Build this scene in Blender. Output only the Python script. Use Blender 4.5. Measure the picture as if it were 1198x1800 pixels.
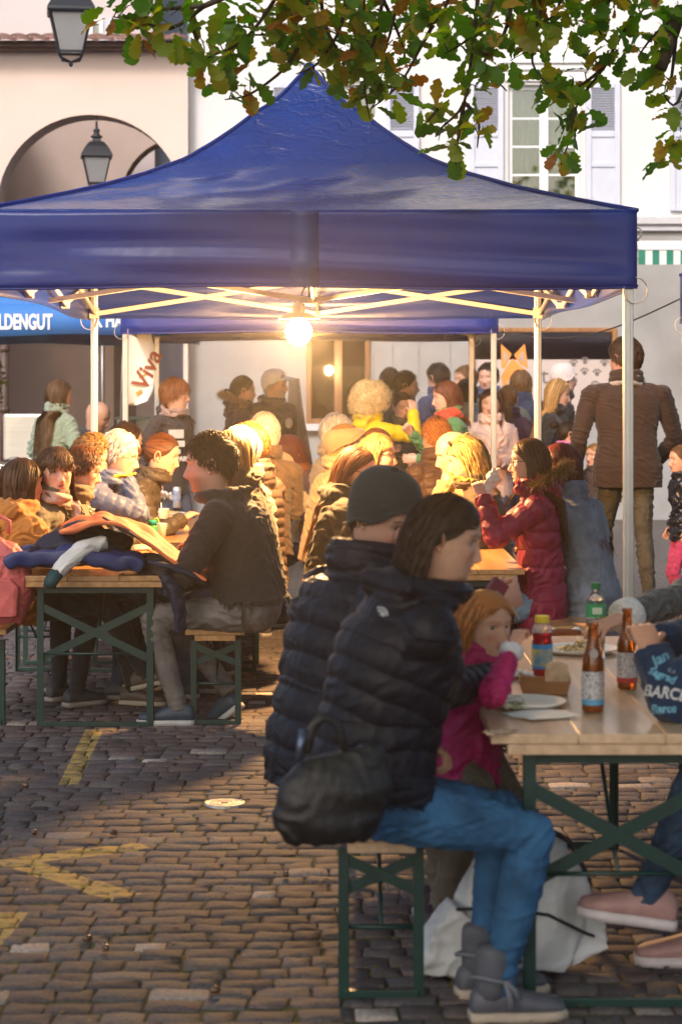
import bpy, math, random
import numpy as np
from mathutils import Vector, Matrix

for _o in list(bpy.data.objects):
    bpy.data.objects.remove(_o)
SC = bpy.context.scene
COL = SC.collection
R = math.radians
FPX, CAMZ, HZN, CXP = 3700.0, 1.68, 678.0, 599.0


def W(px, py, s):
    """metres from a photo pixel and the scale (pixels per metre) at that distance"""
    return Vector(((px - CXP) / s, FPX / s, CAMZ - (py - HZN) / s))


def G(px, py):
    """point on the ground under a photo pixel"""
    s = (py - HZN) / CAMZ
    return Vector(((px - CXP) / s, FPX / s, 0.0))


# ------------------------------------------------------------------ camera, sky, sun, exposure
cam = bpy.data.cameras.new('camera')
cam.sensor_fit = 'VERTICAL'
cam.sensor_height = 36.0
cam.sensor_width = 24.0
cam.lens = 36.0 * FPX / 1800.0
cam.shift_y = -(900.0 - HZN) / 1800.0
cam.clip_end = 800
cam.dof.use_dof = True
cam.dof.focus_distance = 10.9
cam.dof.aperture_fstop = 4.2
camo = bpy.data.objects.new('camera', cam)
COL.objects.link(camo)
camo.location = (0, 0, CAMZ)
camo.rotation_euler = (R(90), 0, 0)
SC.camera = camo

world = bpy.data.worlds.new('World')
SC.world = world
world.use_nodes = True
wn = world.node_tree
wn.nodes.clear()
w_out = wn.nodes.new('ShaderNodeOutputWorld')
w_bg = wn.nodes.new('ShaderNodeBackground')
w_sky = wn.nodes.new('ShaderNodeTexSky')
w_sky.sky_type = 'NISHITA'
w_sky.sun_disc = False
SUN_EL, SUN_ROT = R(38), R(200)
w_sky.sun_elevation = SUN_EL
w_sky.sun_rotation = SUN_ROT
w_sky.air_density = 1.0
w_sky.dust_density = 4.0
w_sky.ozone_density = 1.2
w_bg.inputs['Strength'].default_value = 0.14
wn.links.new(w_sky.outputs[0], w_bg.inputs['Color'])
wn.links.new(w_bg.outputs[0], w_out.inputs['Surface'])

sun = bpy.data.lights.new('sun', 'SUN')
sun.energy = 1.4
sun.angle = R(12)
sun.color = (1.0, 0.96, 0.95)
suno = bpy.data.objects.new('sun', sun)
COL.objects.link(suno)
# the sky's sun stands at azimuth SUN_ROT (clockwise from +Y): the lamp shines from there
_sd = Vector((math.sin(SUN_ROT) * math.cos(SUN_EL), math.cos(SUN_ROT) * math.cos(SUN_EL), math.sin(SUN_EL)))
suno.rotation_euler = _sd.to_track_quat('Z', 'Y').to_euler()

SC.render.engine = 'CYCLES'
SC.view_settings.view_transform = 'Standard'
SC.view_settings.look = 'None'
SC.view_settings.gamma = 1.0
SC.view_settings.use_curve_mapping = False
SC.view_settings.exposure = 0.65
SC.cycles.use_denoising = True
SC.cycles.max_bounces = 7
SC.cycles.transparent_max_bounces = 12
SC.cycles.sample_clamp_indirect = 6.0
SC.cycles.caustics_reflective = False
SC.cycles.caustics_refractive = False

# ------------------------------------------------------------------ helpers
def tag(o, label=None, cat=None, group=None, kind=None):
    if label: o['label'] = label
    if cat: o['category'] = cat
    if group: o['group'] = group
    if kind: o['kind'] = kind
    return o


def link(name, data, parent=None, loc=None, rot=None):
    o = bpy.data.objects.new(name, data)
    COL.objects.link(o)
    if parent is not None: o.parent = parent
    if loc is not None: o.location = loc
    if rot is not None: o.rotation_euler = rot
    return o


def thing(name, label, cat, loc=(0, 0, 0), rz=0.0, group=None):
    o = link(name, None, None, loc, (0, 0, rz))
    o.empty_display_size = 0.1
    return tag(o, label, cat, group)


def copy_tree(o, parent=None):
    c = o.copy()
    COL.objects.link(c)
    if parent is not None: c.parent = parent
    for ch in list(o.children):
        copy_tree(ch, c)
    return c


def mesh_np(name, v, f, smooth=True, mats=(), mi=None):
    me = bpy.data.meshes.new(name)
    me.from_pydata([tuple(map(float, p)) for p in v], [], [tuple(map(int, q)) for q in f])
    for m in mats: me.materials.append(m)
    if smooth: me.polygons.foreach_set('use_smooth', np.ones(len(me.polygons), dtype=bool))
    if mi is not None: me.polygons.foreach_set('material_index', np.asarray(mi, dtype=np.int32))
    me.update()
    return me


class MB:
    def __init__(self):
        self.v, self.f, self.m = [], [], []

    def add(self, vs, fs, mi=0):
        b = len(self.v)
        self.v.extend([tuple(p) for p in vs])
        self.f.extend([tuple(i + b for i in q) for q in fs])
        self.m.extend([mi] * len(fs))
        return self

    def box(self, c, size, rot=None, mi=0):
        hx, hy, hz = size[0] / 2, size[1] / 2, size[2] / 2
        vs = [Vector((x * hx, y * hy, z * hz)) for x in (-1, 1) for y in (-1, 1) for z in (-1, 1)]
        if rot is not None:
            mt = rot if isinstance(rot, Matrix) else Matrix.Rotation(rot, 3, 'Z')
            vs = [mt @ p for p in vs]
        c = Vector(c)
        return self.add([p + c for p in vs], [(0, 1, 3, 2), (4, 6, 7, 5), (0, 4, 5, 1), (2, 3, 7, 6), (0, 2, 6, 4), (1, 5, 7, 3)], mi)

    def bx(self, x0, x1, y0, y1, z0, z1, mi=0):
        return self.box(((x0 + x1) / 2, (y0 + y1) / 2, (z0 + z1) / 2), (x1 - x0, y1 - y0, z1 - z0), None, mi)

    def bar(self, p, q, w, h=None, up=(0, 0, 1), mi=0):
        p, q = Vector(p), Vector(q)
        h = w if h is None else h
        d = q - p
        L = d.length
        d.normalize()
        u = Vector(up)
        if abs(d.dot(u)) > 0.98: u = Vector((0, 1, 0))
        sx = d.cross(u).normalized()
        uz = sx.cross(d)
        mt = Matrix((d, sx, uz)).transposed()
        return self.box((p + q) / 2, (L, w, h), mt, mi)

    def loft(self, rings, cap=True, mi=0, closed=True):
        n = len(rings[0])
        vs = [p for r in rings for p in r]
        fs = []
        for i in range(len(rings) - 1):
            for j in range(n if closed else n - 1):
                k = (j + 1) % n
                fs.append((i * n + j, i * n + k, (i + 1) * n + k, (i + 1) * n + j))
        if cap and closed:
            fs.append(tuple(range(n - 1, -1, -1)))
            b = (len(rings) - 1) * n
            fs.append(tuple(range(b, b + n)))
        return self.add(vs, fs, mi)

    def tube(self, pts, r, n=8, cap=True, mi=0, flat=1.0):
        pts = [Vector(p) for p in pts]
        rr = r if isinstance(r, (list, tuple)) else [r] * len(pts)
        rings, prev = [], None
        for i, p in enumerate(pts):
            d = (pts[min(i + 1, len(pts) - 1)] - pts[max(i - 1, 0)])
            if d.length < 1e-9: d = Vector((0, 0, 1))
            d.normalize()
            if prev is None:
                a = Vector((0, 0, 1)) if abs(d.z) < 0.9 else Vector((0, 1, 0))
                u = d.cross(a).normalized()
            else:
                u = (prev - d * prev.dot(d))
                u = u.normalized() if u.length > 1e-6 else d.orthogonal().normalized()
            prev = u
            w = d.cross(u)
            rings.append([p + (u * math.cos(2 * math.pi * k / n) + w * math.sin(2 * math.pi * k / n) * flat) * rr[i] for k in range(n)])
        return self.loft(rings, cap, mi)

    def lathe(self, prof, n=20, o=(0, 0, 0), mi=0, cap=True):
        o = Vector(o)
        rings = [[o + Vector((r * math.cos(2 * math.pi * k / n), r * math.sin(2 * math.pi * k / n), z)) for k in range(n)] for r, z in prof]
        return self.loft(rings, cap, mi)

    def ell(self, c, rad, nu=16, nv=10, rot=None, mi=0):
        c = Vector(c)
        vs, fs = [], []
        for i in range(nv + 1):
            th = math.pi * i / nv
            th = min(max(th, 0.02), math.pi - 0.02)
            for j in range(nu):
                ph = 2 * math.pi * j / nu
                p = Vector((rad[0] * math.sin(th) * math.cos(ph), rad[1] * math.sin(th) * math.sin(ph), rad[2] * math.cos(th)))
                if rot is not None: p = rot @ p
                vs.append(c + p)
        for i in range(nv):
            for j in range(nu):
                k = (j + 1) % nu
                fs.append((i * nu + j, (i + 1) * nu + j, (i + 1) * nu + k, i * nu + k))
        fs.append(tuple(range(nu)))
        fs.append(tuple(range(nv * nu + nu - 1, nv * nu - 1, -1)))
        return self.add(vs, fs, mi)

    def build(self, name, mat, parent=None, smooth=False, loc=None, rot=None, bevel=0.0, seg=2, solid=0.0, sub=0):
        me = bpy.data.meshes.new(name)
        me.from_pydata([tuple(p) for p in self.v], [], self.f)
        for m in (mat if isinstance(mat, (list, tuple)) else [mat]):
            me.materials.append(m)
        me.polygons.foreach_set('material_index', np.array(self.m, dtype=np.int32))
        if smooth: me.polygons.foreach_set('use_smooth', np.ones(len(me.polygons), dtype=bool))
        me.update()
        o = link(name, me, parent, loc, rot)
        if solid:
            md = o.modifiers.new('solid', 'SOLIDIFY'); md.thickness = solid; md.offset = 0
        if bevel:
            md = o.modifiers.new('edge', 'BEVEL'); md.width = bevel; md.segments = seg; md.limit_method = 'ANGLE'
        if sub:
            md = o.modifiers.new('sub', 'SUBSURF'); md.levels = sub; md.render_levels = sub
        return o


# ------------------------------------------------------------------ materials
_MC = {}


def nodes_of(m):
    m.use_nodes = True
    return m.node_tree.nodes, m.node_tree.links, m.node_tree.nodes['Principled BSDF']


def mat(name, col, rough=0.7, var=0.15, scale=12.0, bump=0.0, bscale=60.0, metal=0.0, spec=0.5, sheen=0.0, coat=0.0, trans=0.0,
        stretch=None, detail=6.0, col2=None, gen='Object', bdist=0.004, isl=0.0, croug=0.1):
    key = (name, tuple(col), rough, var, scale, bump, bscale, metal, spec, sheen, coat, trans, stretch, col2, isl)
    if key in _MC: return _MC[key]
    m = bpy.data.materials.new(name)
    N, L, B = nodes_of(m)
    B.inputs['Roughness'].default_value = rough
    B.inputs['Metallic'].default_value = metal
    B.inputs['Specular IOR Level'].default_value = spec
    if sheen: B.inputs['Sheen Weight'].default_value = sheen
    if coat:
        B.inputs['Coat Weight'].default_value = coat
        B.inputs['Coat Roughness'].default_value = croug
    if trans: B.inputs['Transmission Weight'].default_value = trans
    tc = N.new('ShaderNodeTexCoord')
    mp = N.new('ShaderNodeMapping')
    L.new(tc.outputs[gen], mp.inputs[0])
    if stretch: mp.inputs['Scale'].default_value = stretch
    nz = N.new('ShaderNodeTexNoise')
    nz.inputs['Scale'].default_value = scale
    nz.inputs['Detail'].default_value = detail
    nz.inputs['Roughness'].default_value = 0.62
    L.new(mp.outputs[0], nz.inputs['Vector'])
    mx = N.new('ShaderNodeMix'); mx.data_type = 'RGBA'
    c = np.array(col[:3], dtype=float)
    lo = np.clip(c * (1 - var), 0, 1)
    hi = np.clip(c * (1 + var), 0, 1) if col2 is None else np.array(col2[:3])
    mx.inputs['A'].default_value = (*lo, 1)
    mx.inputs['B'].default_value = (*hi, 1)
    rp = N.new('ShaderNodeMapRange')
    rp.inputs['From Min'].default_value = 0.32
    rp.inputs['From Max'].default_value = 0.68
    L.new(nz.outputs['Fac'], rp.inputs['Value'])
    L.new(rp.outputs[0], mx.inputs['Factor'])
    out = mx.outputs['Result']
    if isl:
        geo = N.new('ShaderNodeNewGeometry')
        mr = N.new('ShaderNodeMapRange')
        mr.inputs['To Min'].default_value = 1 - isl
        mr.inputs['To Max'].default_value = 1 + isl
        L.new(geo.outputs['Random Per Island'], mr.inputs['Value'])
        m2 = N.new('ShaderNodeMix'); m2.data_type = 'RGBA'; m2.blend_type = 'MULTIPLY'
        m2.inputs['Factor'].default_value = 1
        L.new(out, m2.inputs['A']); L.new(mr.outputs[0], m2.inputs['B'])
        out = m2.outputs['Result']
    L.new(out, B.inputs['Base Color'])
    if bump:
        nb = N.new('ShaderNodeTexNoise')
        nb.inputs['Scale'].default_value = bscale
        nb.inputs['Detail'].default_value = 4
        L.new(mp.outputs[0], nb.inputs['Vector'])
        bp = N.new('ShaderNodeBump')
        bp.inputs['Strength'].default_value = bump
        bp.inputs['Distance'].default_value = bdist
        L.new(nb.outputs['Fac'], bp.inputs['Height'])
        L.new(bp.outputs[0], B.inputs['Normal'])
    _MC[key] = m
    return m


def hexc(r, g, b):
    """sRGB 0-255 to linear"""
    f = lambda u: (u / 255 / 12.92) if u / 255 <= 0.04045 else ((u / 255 + 0.055) / 1.055) ** 2.4
    return (f(r), f(g), f(b))


def glass_mat(name, tint=(1, 1, 1), gl=0.12, rough=0.02, trans=None):
    """window glass: see-through with mirror reflections"""
    m = bpy.data.materials.new(name)
    m.use_nodes = True
    N, L = m.node_tree.nodes, m.node_tree.links
    N.clear()
    o = N.new('ShaderNodeOutputMaterial')
    t = N.new('ShaderNodeBsdfTransparent'); t.inputs[0].default_value = (*tint, 1)
    g = N.new('ShaderNodeBsdfGlossy'); g.inputs['Roughness'].default_value = rough
    fr = N.new('ShaderNodeFresnel'); fr.inputs[0].default_value = 1.5
    ad = N.new('ShaderNodeMath'); ad.operation = 'ADD'; ad.inputs[1].default_value = gl; ad.use_clamp = True
    mx = N.new('ShaderNodeMixShader')
    L.new(fr.outputs[0], ad.inputs[0]); L.new(ad.outputs[0], mx.inputs[0])
    L.new(t.outputs[0], mx.inputs[1]); L.new(g.outputs[0], mx.inputs[2])
    L.new(mx.outputs[0], o.inputs['Surface'])
    return m


def wood_mat(name, col, col2, sc=3.0, rough=0.5, axis='Y'):
    st = {'X': (0.25, 6, 6), 'Y': (6, 0.25, 6), 'Z': (6, 6, 0.25)}[axis]
    return mat(name, col, rough, 0.2, sc, 0.25, 14.0, col2=col2, stretch=st, coat=0.25)


def text_mesh(name, body, size, m, parent, mw, extrude=0.002, bold=0.0, align='LEFT', shear=0.0):
    """a word as thin raised letters; mw places its x-right, y-up plane"""
    cu = bpy.data.curves.new(name, 'FONT')
    cu.body = body
    cu.size = size
    cu.extrude = extrude
    cu.offset = bold
    cu.align_x = align
    cu.shear = shear
    cu.resolution_u = 3
    tmp = bpy.data.objects.new('lettering_source', cu)
    COL.objects.link(tmp)
    dg = bpy.context.evaluated_depsgraph_get()
    me = bpy.data.meshes.new_from_object(tmp.evaluated_get(dg))
    bpy.data.objects.remove(tmp)
    me.materials.clear()
    me.materials.append(m)
    me.transform(mw)
    me.name = name
    return link(name, me, parent)


# axes for writing on a surface that faces the camera side (-Y)
def face_cam(loc, rz=0.0, roll=0.0):
    return Matrix.Translation(loc) @ Matrix.Rotation(rz, 4, 'Z') @ Matrix.Rotation(R(90), 4, 'X') @ Matrix.Rotation(roll, 4, 'Z')
# ------------------------------------------------------------------ ground
PAINT = [(G(0, 1518), G(250, 1486), 0.062), (G(46, 1521), G(224, 1577), 0.062), (G(-30, 1660), G(18, 1603), 0.06), (G(166, 1283), G(120, 1380), 0.042)]


def cobble_mat(name, per_object):
    m = bpy.data.materials.new(name)
    N, L, B = nodes_of(m)
    geo = N.new('ShaderNodeNewGeometry')
    rnd = N.new('ShaderNodeObjectInfo').outputs['Random'] if per_object else geo.outputs['Random Per Island']
    cr = N.new('ShaderNodeValToRGB')
    e = cr.color_ramp.elements
    e[0].position, e[0].color = 0.0, (0.075, 0.064, 0.068, 1)
    e[1].position, e[1].color = 1.0, (0.140, 0.116, 0.113, 1)
    for p, c in ((0.25, (0.098, 0.078, 0.079, 1)), (0.5, (0.115, 0.090, 0.087, 1)), (0.75, (0.090, 0.083, 0.090, 1)), (0.965, (0.135, 0.116, 0.113, 1)), (0.985, (0.40, 0.35, 0.32, 1))):
        x = e.new(p); x.color = c
    L.new(rnd, cr.inputs[0])
    nz = N.new('ShaderNodeTexNoise'); nz.inputs['Scale'].default_value = 70; nz.inputs['Detail'].default_value = 8
    L.new(geo.outputs['Position'], nz.inputs['Vector'])
    mr = N.new('ShaderNodeMapRange'); mr.inputs['From Min'].default_value = 0.3; mr.inputs['From Max'].default_value = 0.7
    mr.inputs['To Min'].default_value = 0.62; mr.inputs['To Max'].default_value = 1.35
    L.new(nz.outputs['Fac'], mr.inputs['Value'])
    mu = N.new('ShaderNodeMix'); mu.data_type = 'RGBA'; mu.blend_type = 'MULTIPLY'; mu.inputs['Factor'].default_value = 1
    L.new(cr.outputs[0], mu.inputs['A']); L.new(mr.outputs[0], mu.inputs['B'])
    # big soft stains
    nb = N.new('ShaderNodeTexNoise'); nb.inputs['Scale'].default_value = 1.3; nb.inputs['Detail'].default_value = 5
    L.new(geo.outputs['Position'], nb.inputs['Vector'])
    mr2 = N.new('ShaderNodeMapRange'); mr2.inputs['From Min'].default_value = 0.3; mr2.inputs['From Max'].default_value = 0.7
    mr2.inputs['To Min'].default_value = 0.75; mr2.inputs['To Max'].default_value = 1.2
    L.new(nb.outputs['Fac'], mr2.inputs['Value'])
    mu2 = N.new('ShaderNodeMix'); mu2.data_type = 'RGBA'; mu2.blend_type = 'MULTIPLY'; mu2.inputs['Factor'].default_value = 1
    L.new(mu.outputs['Result'], mu2.inputs['A']); L.new(mr2.outputs[0], mu2.inputs['B'])
    # worn yellow parking lines painted over the stones
    fac = None
    for a, b, hw in PAINT:
        d = (b - a); ln = d.length; d = d / ln
        sb = N.new('ShaderNodeVectorMath'); sb.operation = 'SUBTRACT'; sb.inputs[1].default_value = (a.x, a.y, 0)
        L.new(geo.outputs['Position'], sb.inputs[0])
        du = N.new('ShaderNodeVectorMath'); du.operation = 'DOT_PRODUCT'; du.inputs[1].default_value = (d.x, d.y, 0)
        dv = N.new('ShaderNodeVectorMath'); dv.operation = 'DOT_PRODUCT'; dv.inputs[1].default_value = (-d.y, d.x, 0)
        L.new(sb.outputs[0], du.inputs[0]); L.new(sb.outputs[0], dv.inputs[0])
        ab = N.new('ShaderNodeMath'); ab.operation = 'ABSOLUTE'; L.new(dv.outputs['Value'], ab.inputs[0])
        l1 = N.new('ShaderNodeMath'); l1.operation = 'LESS_THAN'; l1.inputs[1].default_value = hw; L.new(ab.outputs[0], l1.inputs[0])
        g1 = N.new('ShaderNodeMath'); g1.operation = 'GREATER_THAN'; g1.inputs[1].default_value = 0; L.new(du.outputs['Value'], g1.inputs[0])
        l2 = N.new('ShaderNodeMath'); l2.operation = 'LESS_THAN'; l2.inputs[1].default_value = ln; L.new(du.outputs['Value'], l2.inputs[0])
        m1 = N.new('ShaderNodeMath'); m1.operation = 'MULTIPLY'; L.new(l1.outputs[0], m1.inputs[0]); L.new(g1.outputs[0], m1.inputs[1])
        m2 = N.new('ShaderNodeMath'); m2.operation = 'MULTIPLY'; L.new(m1.outputs[0], m2.inputs[0]); L.new(l2.outputs[0], m2.inputs[1])
        if fac is None: fac = m2.outputs[0]
        else:
            mm = N.new('ShaderNodeMath'); mm.operation = 'MAXIMUM'; L.new(fac, mm.inputs[0]); L.new(m2.outputs[0], mm.inputs[1]); fac = mm.outputs[0]
    nw = N.new('ShaderNodeTexNoise'); nw.inputs['Scale'].default_value = 26; nw.inputs['Detail'].default_value = 6
    L.new(geo.outputs['Position'], nw.inputs['Vector'])
    wr = N.new('ShaderNodeMapRange'); wr.inputs['From Min'].default_value = 0.34; wr.inputs['From Max'].default_value = 0.5; wr.inputs['To Max'].default_value = 0.72
    wr.inputs['To Min'].default_value = 0.12
    L.new(nw.outputs['Fac'], wr.inputs['Value'])
    mf = N.new('ShaderNodeMath'); mf.operation = 'MULTIPLY'; L.new(fac, mf.inputs[0]); L.new(wr.outputs[0], mf.inputs[1])
    mp = N.new('ShaderNodeMix'); mp.data_type = 'RGBA'; mp.inputs['B'].default_value = (0.46, 0.32, 0.09, 1)
    L.new(mf.outputs[0], mp.inputs['Factor']); L.new(mu2.outputs['Result'], mp.inputs['A'])
    L.new(mp.outputs['Result'], B.inputs['Base Color'])
    rr = N.new('ShaderNodeMapRange'); B.inputs['Specular IOR Level'].default_value = 0.22; rr.inputs['To Min'].default_value = 0.66; rr.inputs['To Max'].default_value = 0.95
    L.new(nz.outputs['Fac'], rr.inputs['Value']); L.new(rr.outputs[0], B.inputs['Roughness'])
    bp = N.new('ShaderNodeBump'); bp.inputs['Strength'].default_value = 0.5; bp.inputs['Distance'].default_value = 0.004
    n3 = N.new('ShaderNodeTexNoise'); n3.inputs['Scale'].default_value = 38; n3.inputs['Detail'].default_value = 5
    L.new(geo.outputs['Position'], n3.inputs['Vector'])
    L.new(n3.outputs['Fac'], bp.inputs['Height']); L.new(bp.outputs[0], B.inputs['Normal'])
    return m


def joint_mat():
    m = bpy.data.materials.new('joint_earth')
    N, L, B = nodes_of(m)
    geo = N.new('ShaderNodeNewGeometry')
    nz = N.new('ShaderNodeTexNoise'); nz.inputs['Scale'].default_value = 7; nz.inputs['Detail'].default_value = 7
    L.new(geo.outputs['Position'], nz.inputs['Vector'])
    cr = N.new('ShaderNodeValToRGB'); e = cr.color_ramp.elements
    e[0].position, e[0].color = 0.40, (0.045, 0.036, 0.030, 1)
    e[1].position, e[1].color = 0.58, (0.075, 0.085, 0.022, 1)
    L.new(nz.outputs['Fac'], cr.inputs[0]); L.new(cr.outputs[0], B.inputs['Base Color'])
    B.inputs['Roughness'].default_value = 0.95
    bp = N.new('ShaderNodeBump'); bp.inputs['Strength'].default_value = 0.7; bp.inputs['Distance'].default_value = 0.01
    n2 = N.new('ShaderNodeTexNoise'); n2.inputs['Scale'].default_value = 160
    L.new(geo.outputs['Position'], n2.inputs['Vector']); L.new(n2.outputs['Fac'], bp.inputs['Height']); L.new(bp.outputs[0], B.inputs['Normal'])
    return m


def far_ground_mat():
    m = bpy.data.materials.new('distant_paving')
    N, L, B = nodes_of(m)
    geo = N.new('ShaderNodeNewGeometry')
    br = N.new('ShaderNodeTexBrick')
    br.inputs['Color1'].default_value = (0.13, 0.10, 0.09, 1); br.inputs['Color2'].default_value = (0.09, 0.075, 0.07, 1)
    br.inputs['Mortar'].default_value = (0.03, 0.03, 0.02, 1)
    br.inputs['Scale'].default_value = 1.0; br.inputs['Brick Width'].default_value = 0.15; br.inputs['Row Height'].default_value = 0.125
    br.inputs['Mortar Size'].default_value = 0.008
    L.new(geo.outputs['Position'], br.inputs['Vector']); L.new(br.outputs['Color'], B.inputs['Base Color'])
    B.inputs['Roughness'].default_value = 0.55
    bp = N.new('ShaderNodeBump'); bp.inputs['Strength'].default_value = 0.6; bp.inputs['Distance'].default_value = 0.01; bp.invert = True
    L.new(br.outputs['Fac'], bp.inputs['Height']); L.new(bp.outputs[0], B.inputs['Normal'])
    return m


rng = random.Random(11)
FAR_Y = 16.5
mb = MB()
mb.add([(-45, -30, -0.05), (45, -30, -0.05), (45, FAR_Y, -0.05), (-45, FAR_Y, -0.05)], [(0, 1, 2, 3)], 0)
mb.add([(-45, FAR_Y, -0.004), (45, FAR_Y, -0.004), (45, 60, -0.004), (-45, 60, -0.004)], [(0, 1, 2, 3)], 1)
ground = mb.build('ground', [far_ground_mat(), far_ground_mat()])
tag(ground, kind='structure')
pave = MB()
nx, ny = 60, 90
vs = [(-6 + 12 * i / nx, 3.2 + (FAR_Y - 3.2) * j / ny, -0.0068 + rng.uniform(-0.003, 0.002)) for j in range(ny + 1) for i in range(nx + 1)]
fs = [(j * (nx + 1) + i, j * (nx + 1) + i + 1, (j + 1) * (nx + 1) + i + 1, (j + 1) * (nx + 1) + i) for j in range(ny) for i in range(nx)]
pave.add(vs, fs)
pavement = pave.build('pavement', joint_mat(), None, True)
tag(pavement, kind='structure')


def cobble_geo(w, d, rg):
    """rounded rectangular stone: skirt, worn edge and uneven top; 24 quads/tris"""
    n = 10
    out, mid, top = [], [], []
    a = [rg.uniform(-0.008, 0.008) for _ in range(n)]
    for k in range(n):
        t = 2 * math.pi * (k + 0.5) / n
        c, s_ = math.cos(t), math.sin(t)
        ex = 0.17
        x = math.copysign(abs(c) ** ex, c) * w / 2 + a[k] * 0.6
        y = math.copysign(abs(s_) ** ex, s_) * d / 2 + a[(k * 3) % n] * 0.6
        out.append((x, y, -0.045))
        mid.append((x * 0.985, y * 0.985, -0.0035 + rg.uniform(-0.0012, 0.0012)))
        top.append((x * 0.91 + rg.uniform(-.003, .003), y * 0.89 + rg.uniform(-.003, .003), 0.0 + rg.uniform(-0.002, 0.002)))
    vs = out + mid + top + [(0, 0, 0.0015 + rg.uniform(-0.002, 0.003))]
    fs = []
    for k in range(n):
        j = (k + 1) % n
        fs += [(k, j, n + j, n + k), (n + k, n + j, 2 * n + j, 2 * n + k), (2 * n + k, 2 * n + j, 3 * n)]
    return vs, fs


cm_obj, cm_isl = cobble_mat('cobble_stone', True), cobble_mat('cobble_stones', False)
variants = []
for i in range(14):
    v_, f_ = cobble_geo(1.0 * 0.14, 1.0 * 0.112, rng)
    variants.append(mesh_np('cobble', v_, f_, True, [cm_obj]))
stones = []
y = 4.45
row = 0
COVER = G(395, 1412)
while y < FAR_Y - 0.05:
    d = rng.uniform(0.088, 0.118)
    half = 0.175 * y + 1.15
    x = -half + rng.uniform(0, 0.1)
    while x < half:
        w = rng.choice((0.085, 0.10, 0.115, 0.13, 0.145, 0.17)) * rng.uniform(0.94, 1.06)
        cx = x + w / 2
        yy = y + d / 2 + 0.05 * math.sin(cx * 0.9 + row * 0.02) + 0.012 * math.sin(cx * 3.1 + row * 1.7) + 0.035 * cx * 0.4 + rng.uniform(-0.007, 0.007)
        if (Vector((cx, yy, 0)) - COVER).length > 0.115:
            stones.append((cx, yy, w, d))
        x += w
    y += d
    row += 1


def in_view(c):
    px = CXP + c[0] * FPX / c[1]
    py = HZN + CAMZ * FPX / c[1]
    return -30 < px < 1228 and py < 1815


vis = sorted([c for c in stones if in_view(c)], key=lambda c: c[1])[:298]
vset = set(vis)
for c in vis:
    o = link('cobble', rng.choice(variants), pavement, (c[0], c[1], rng.uniform(-0.003, 0.003)), (rng.uniform(-.018, .018), rng.uniform(-.013, .013), rng.uniform(-.08, .08) + (math.pi if rng.random() < .5 else 0)))
    o.scale = ((c[2] - 0.003) / 0.14, (c[3] - 0.003) / 0.112, 1)
vv, ff = [], []
for c in stones:
    if c in vset: continue
    v_, f_ = cobble_geo(c[2] - 0.003, c[3] - 0.003, rng)
    b = len(vv)
    r_ = rng.uniform(-.08, .08); tx, ty, dz = rng.uniform(-.018, .018), rng.uniform(-.013, .013), rng.uniform(-0.003, 0.003)
    cr_, sr_ = math.cos(r_), math.sin(r_)
    vv += [(c[0] + p[0] * cr_ - p[1] * sr_, c[1] + p[0] * sr_ + p[1] * cr_, p[2] + dz + tx * p[0] + ty * p[1]) for p in v_]
    ff += [tuple(i + b for i in q) for q in f_]
tag(link('cobble_paving', mesh_np('cobble_paving', vv, ff, True, [cm_isl]), pavement), kind='stuff')

# moss tufts in the joints
mb = MB()
for c in stones:
    if c[1] > 13 or rng.random() > 0.5: continue
    for _ in range(rng.choice((1, 2, 3))):
        along = rng.random() < 0.6
        px_ = c[0] + (rng.uniform(-.5, .5) * c[2] if along else c[2] / 2)
        py_ = c[1] + (c[3] / 2 if along else rng.uniform(-.5, .5) * c[3])
        if (0.5 + 0.5 * math.sin(px_ * 2.1 + 1.3 * math.sin(py_ * 1.7)) * math.sin(py_ * 1.9 + px_)) < rng.uniform(0.25, 0.7): continue
        r_ = rng.uniform(0.004, 0.012)
        n = 5
        vs = [(px_ + r_ * rng.uniform(.7, 1.6) * math.cos(k * 6.283 / n), py_ + r_ * 0.7 * math.sin(k * 6.283 / n), -0.010) for k in range(n)] + [(px_, py_, rng.uniform(-0.001, 0.005))]
        mb.add(vs, [(k, (k + 1) % n, n) for k in range(n)])
moss = mb.build('moss', mat('moss', (0.10, 0.115, 0.02), 0.95, 0.4, 40, col2=(0.17, 0.15, 0.03)), None, True)
tag(moss, kind='stuff')

# round valve cover
cv = thing('valve_cover', 'small round pale metal valve cover set in the cobbles', 'cover', (COVER.x, COVER.y, 0))
iron = mat('cover_iron', (0.42, 0.40, 0.36), 0.45, 0.25, 60, 0.3, 120, metal=0.4)
MB().lathe([(0.082, -0.03), (0.082, 0.004), (0.074, 0.006), (0.072, 0.001)], 40).build('rim', iron, cv, True)
mb = MB().lathe([(0.071, -0.02), (0.071, 0.002), (0.0, 0.002)], 40)
for r_ in (0.062, 0.050, 0.038):
    mb.lathe([(r_, 0.002), (r_, 0.006), (r_ - 0.005, 0.006), (r_ - 0.005, 0.002)], 40, cap=False)
mb.build('lid', iron, cv)
MB().box((0, 0, 0.004), (0.03, 0.03, 0.006)).build('key_square', mat('cover_dark', (0.03, 0.03, 0.03), 0.5), cv, bevel=0.002)

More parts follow.
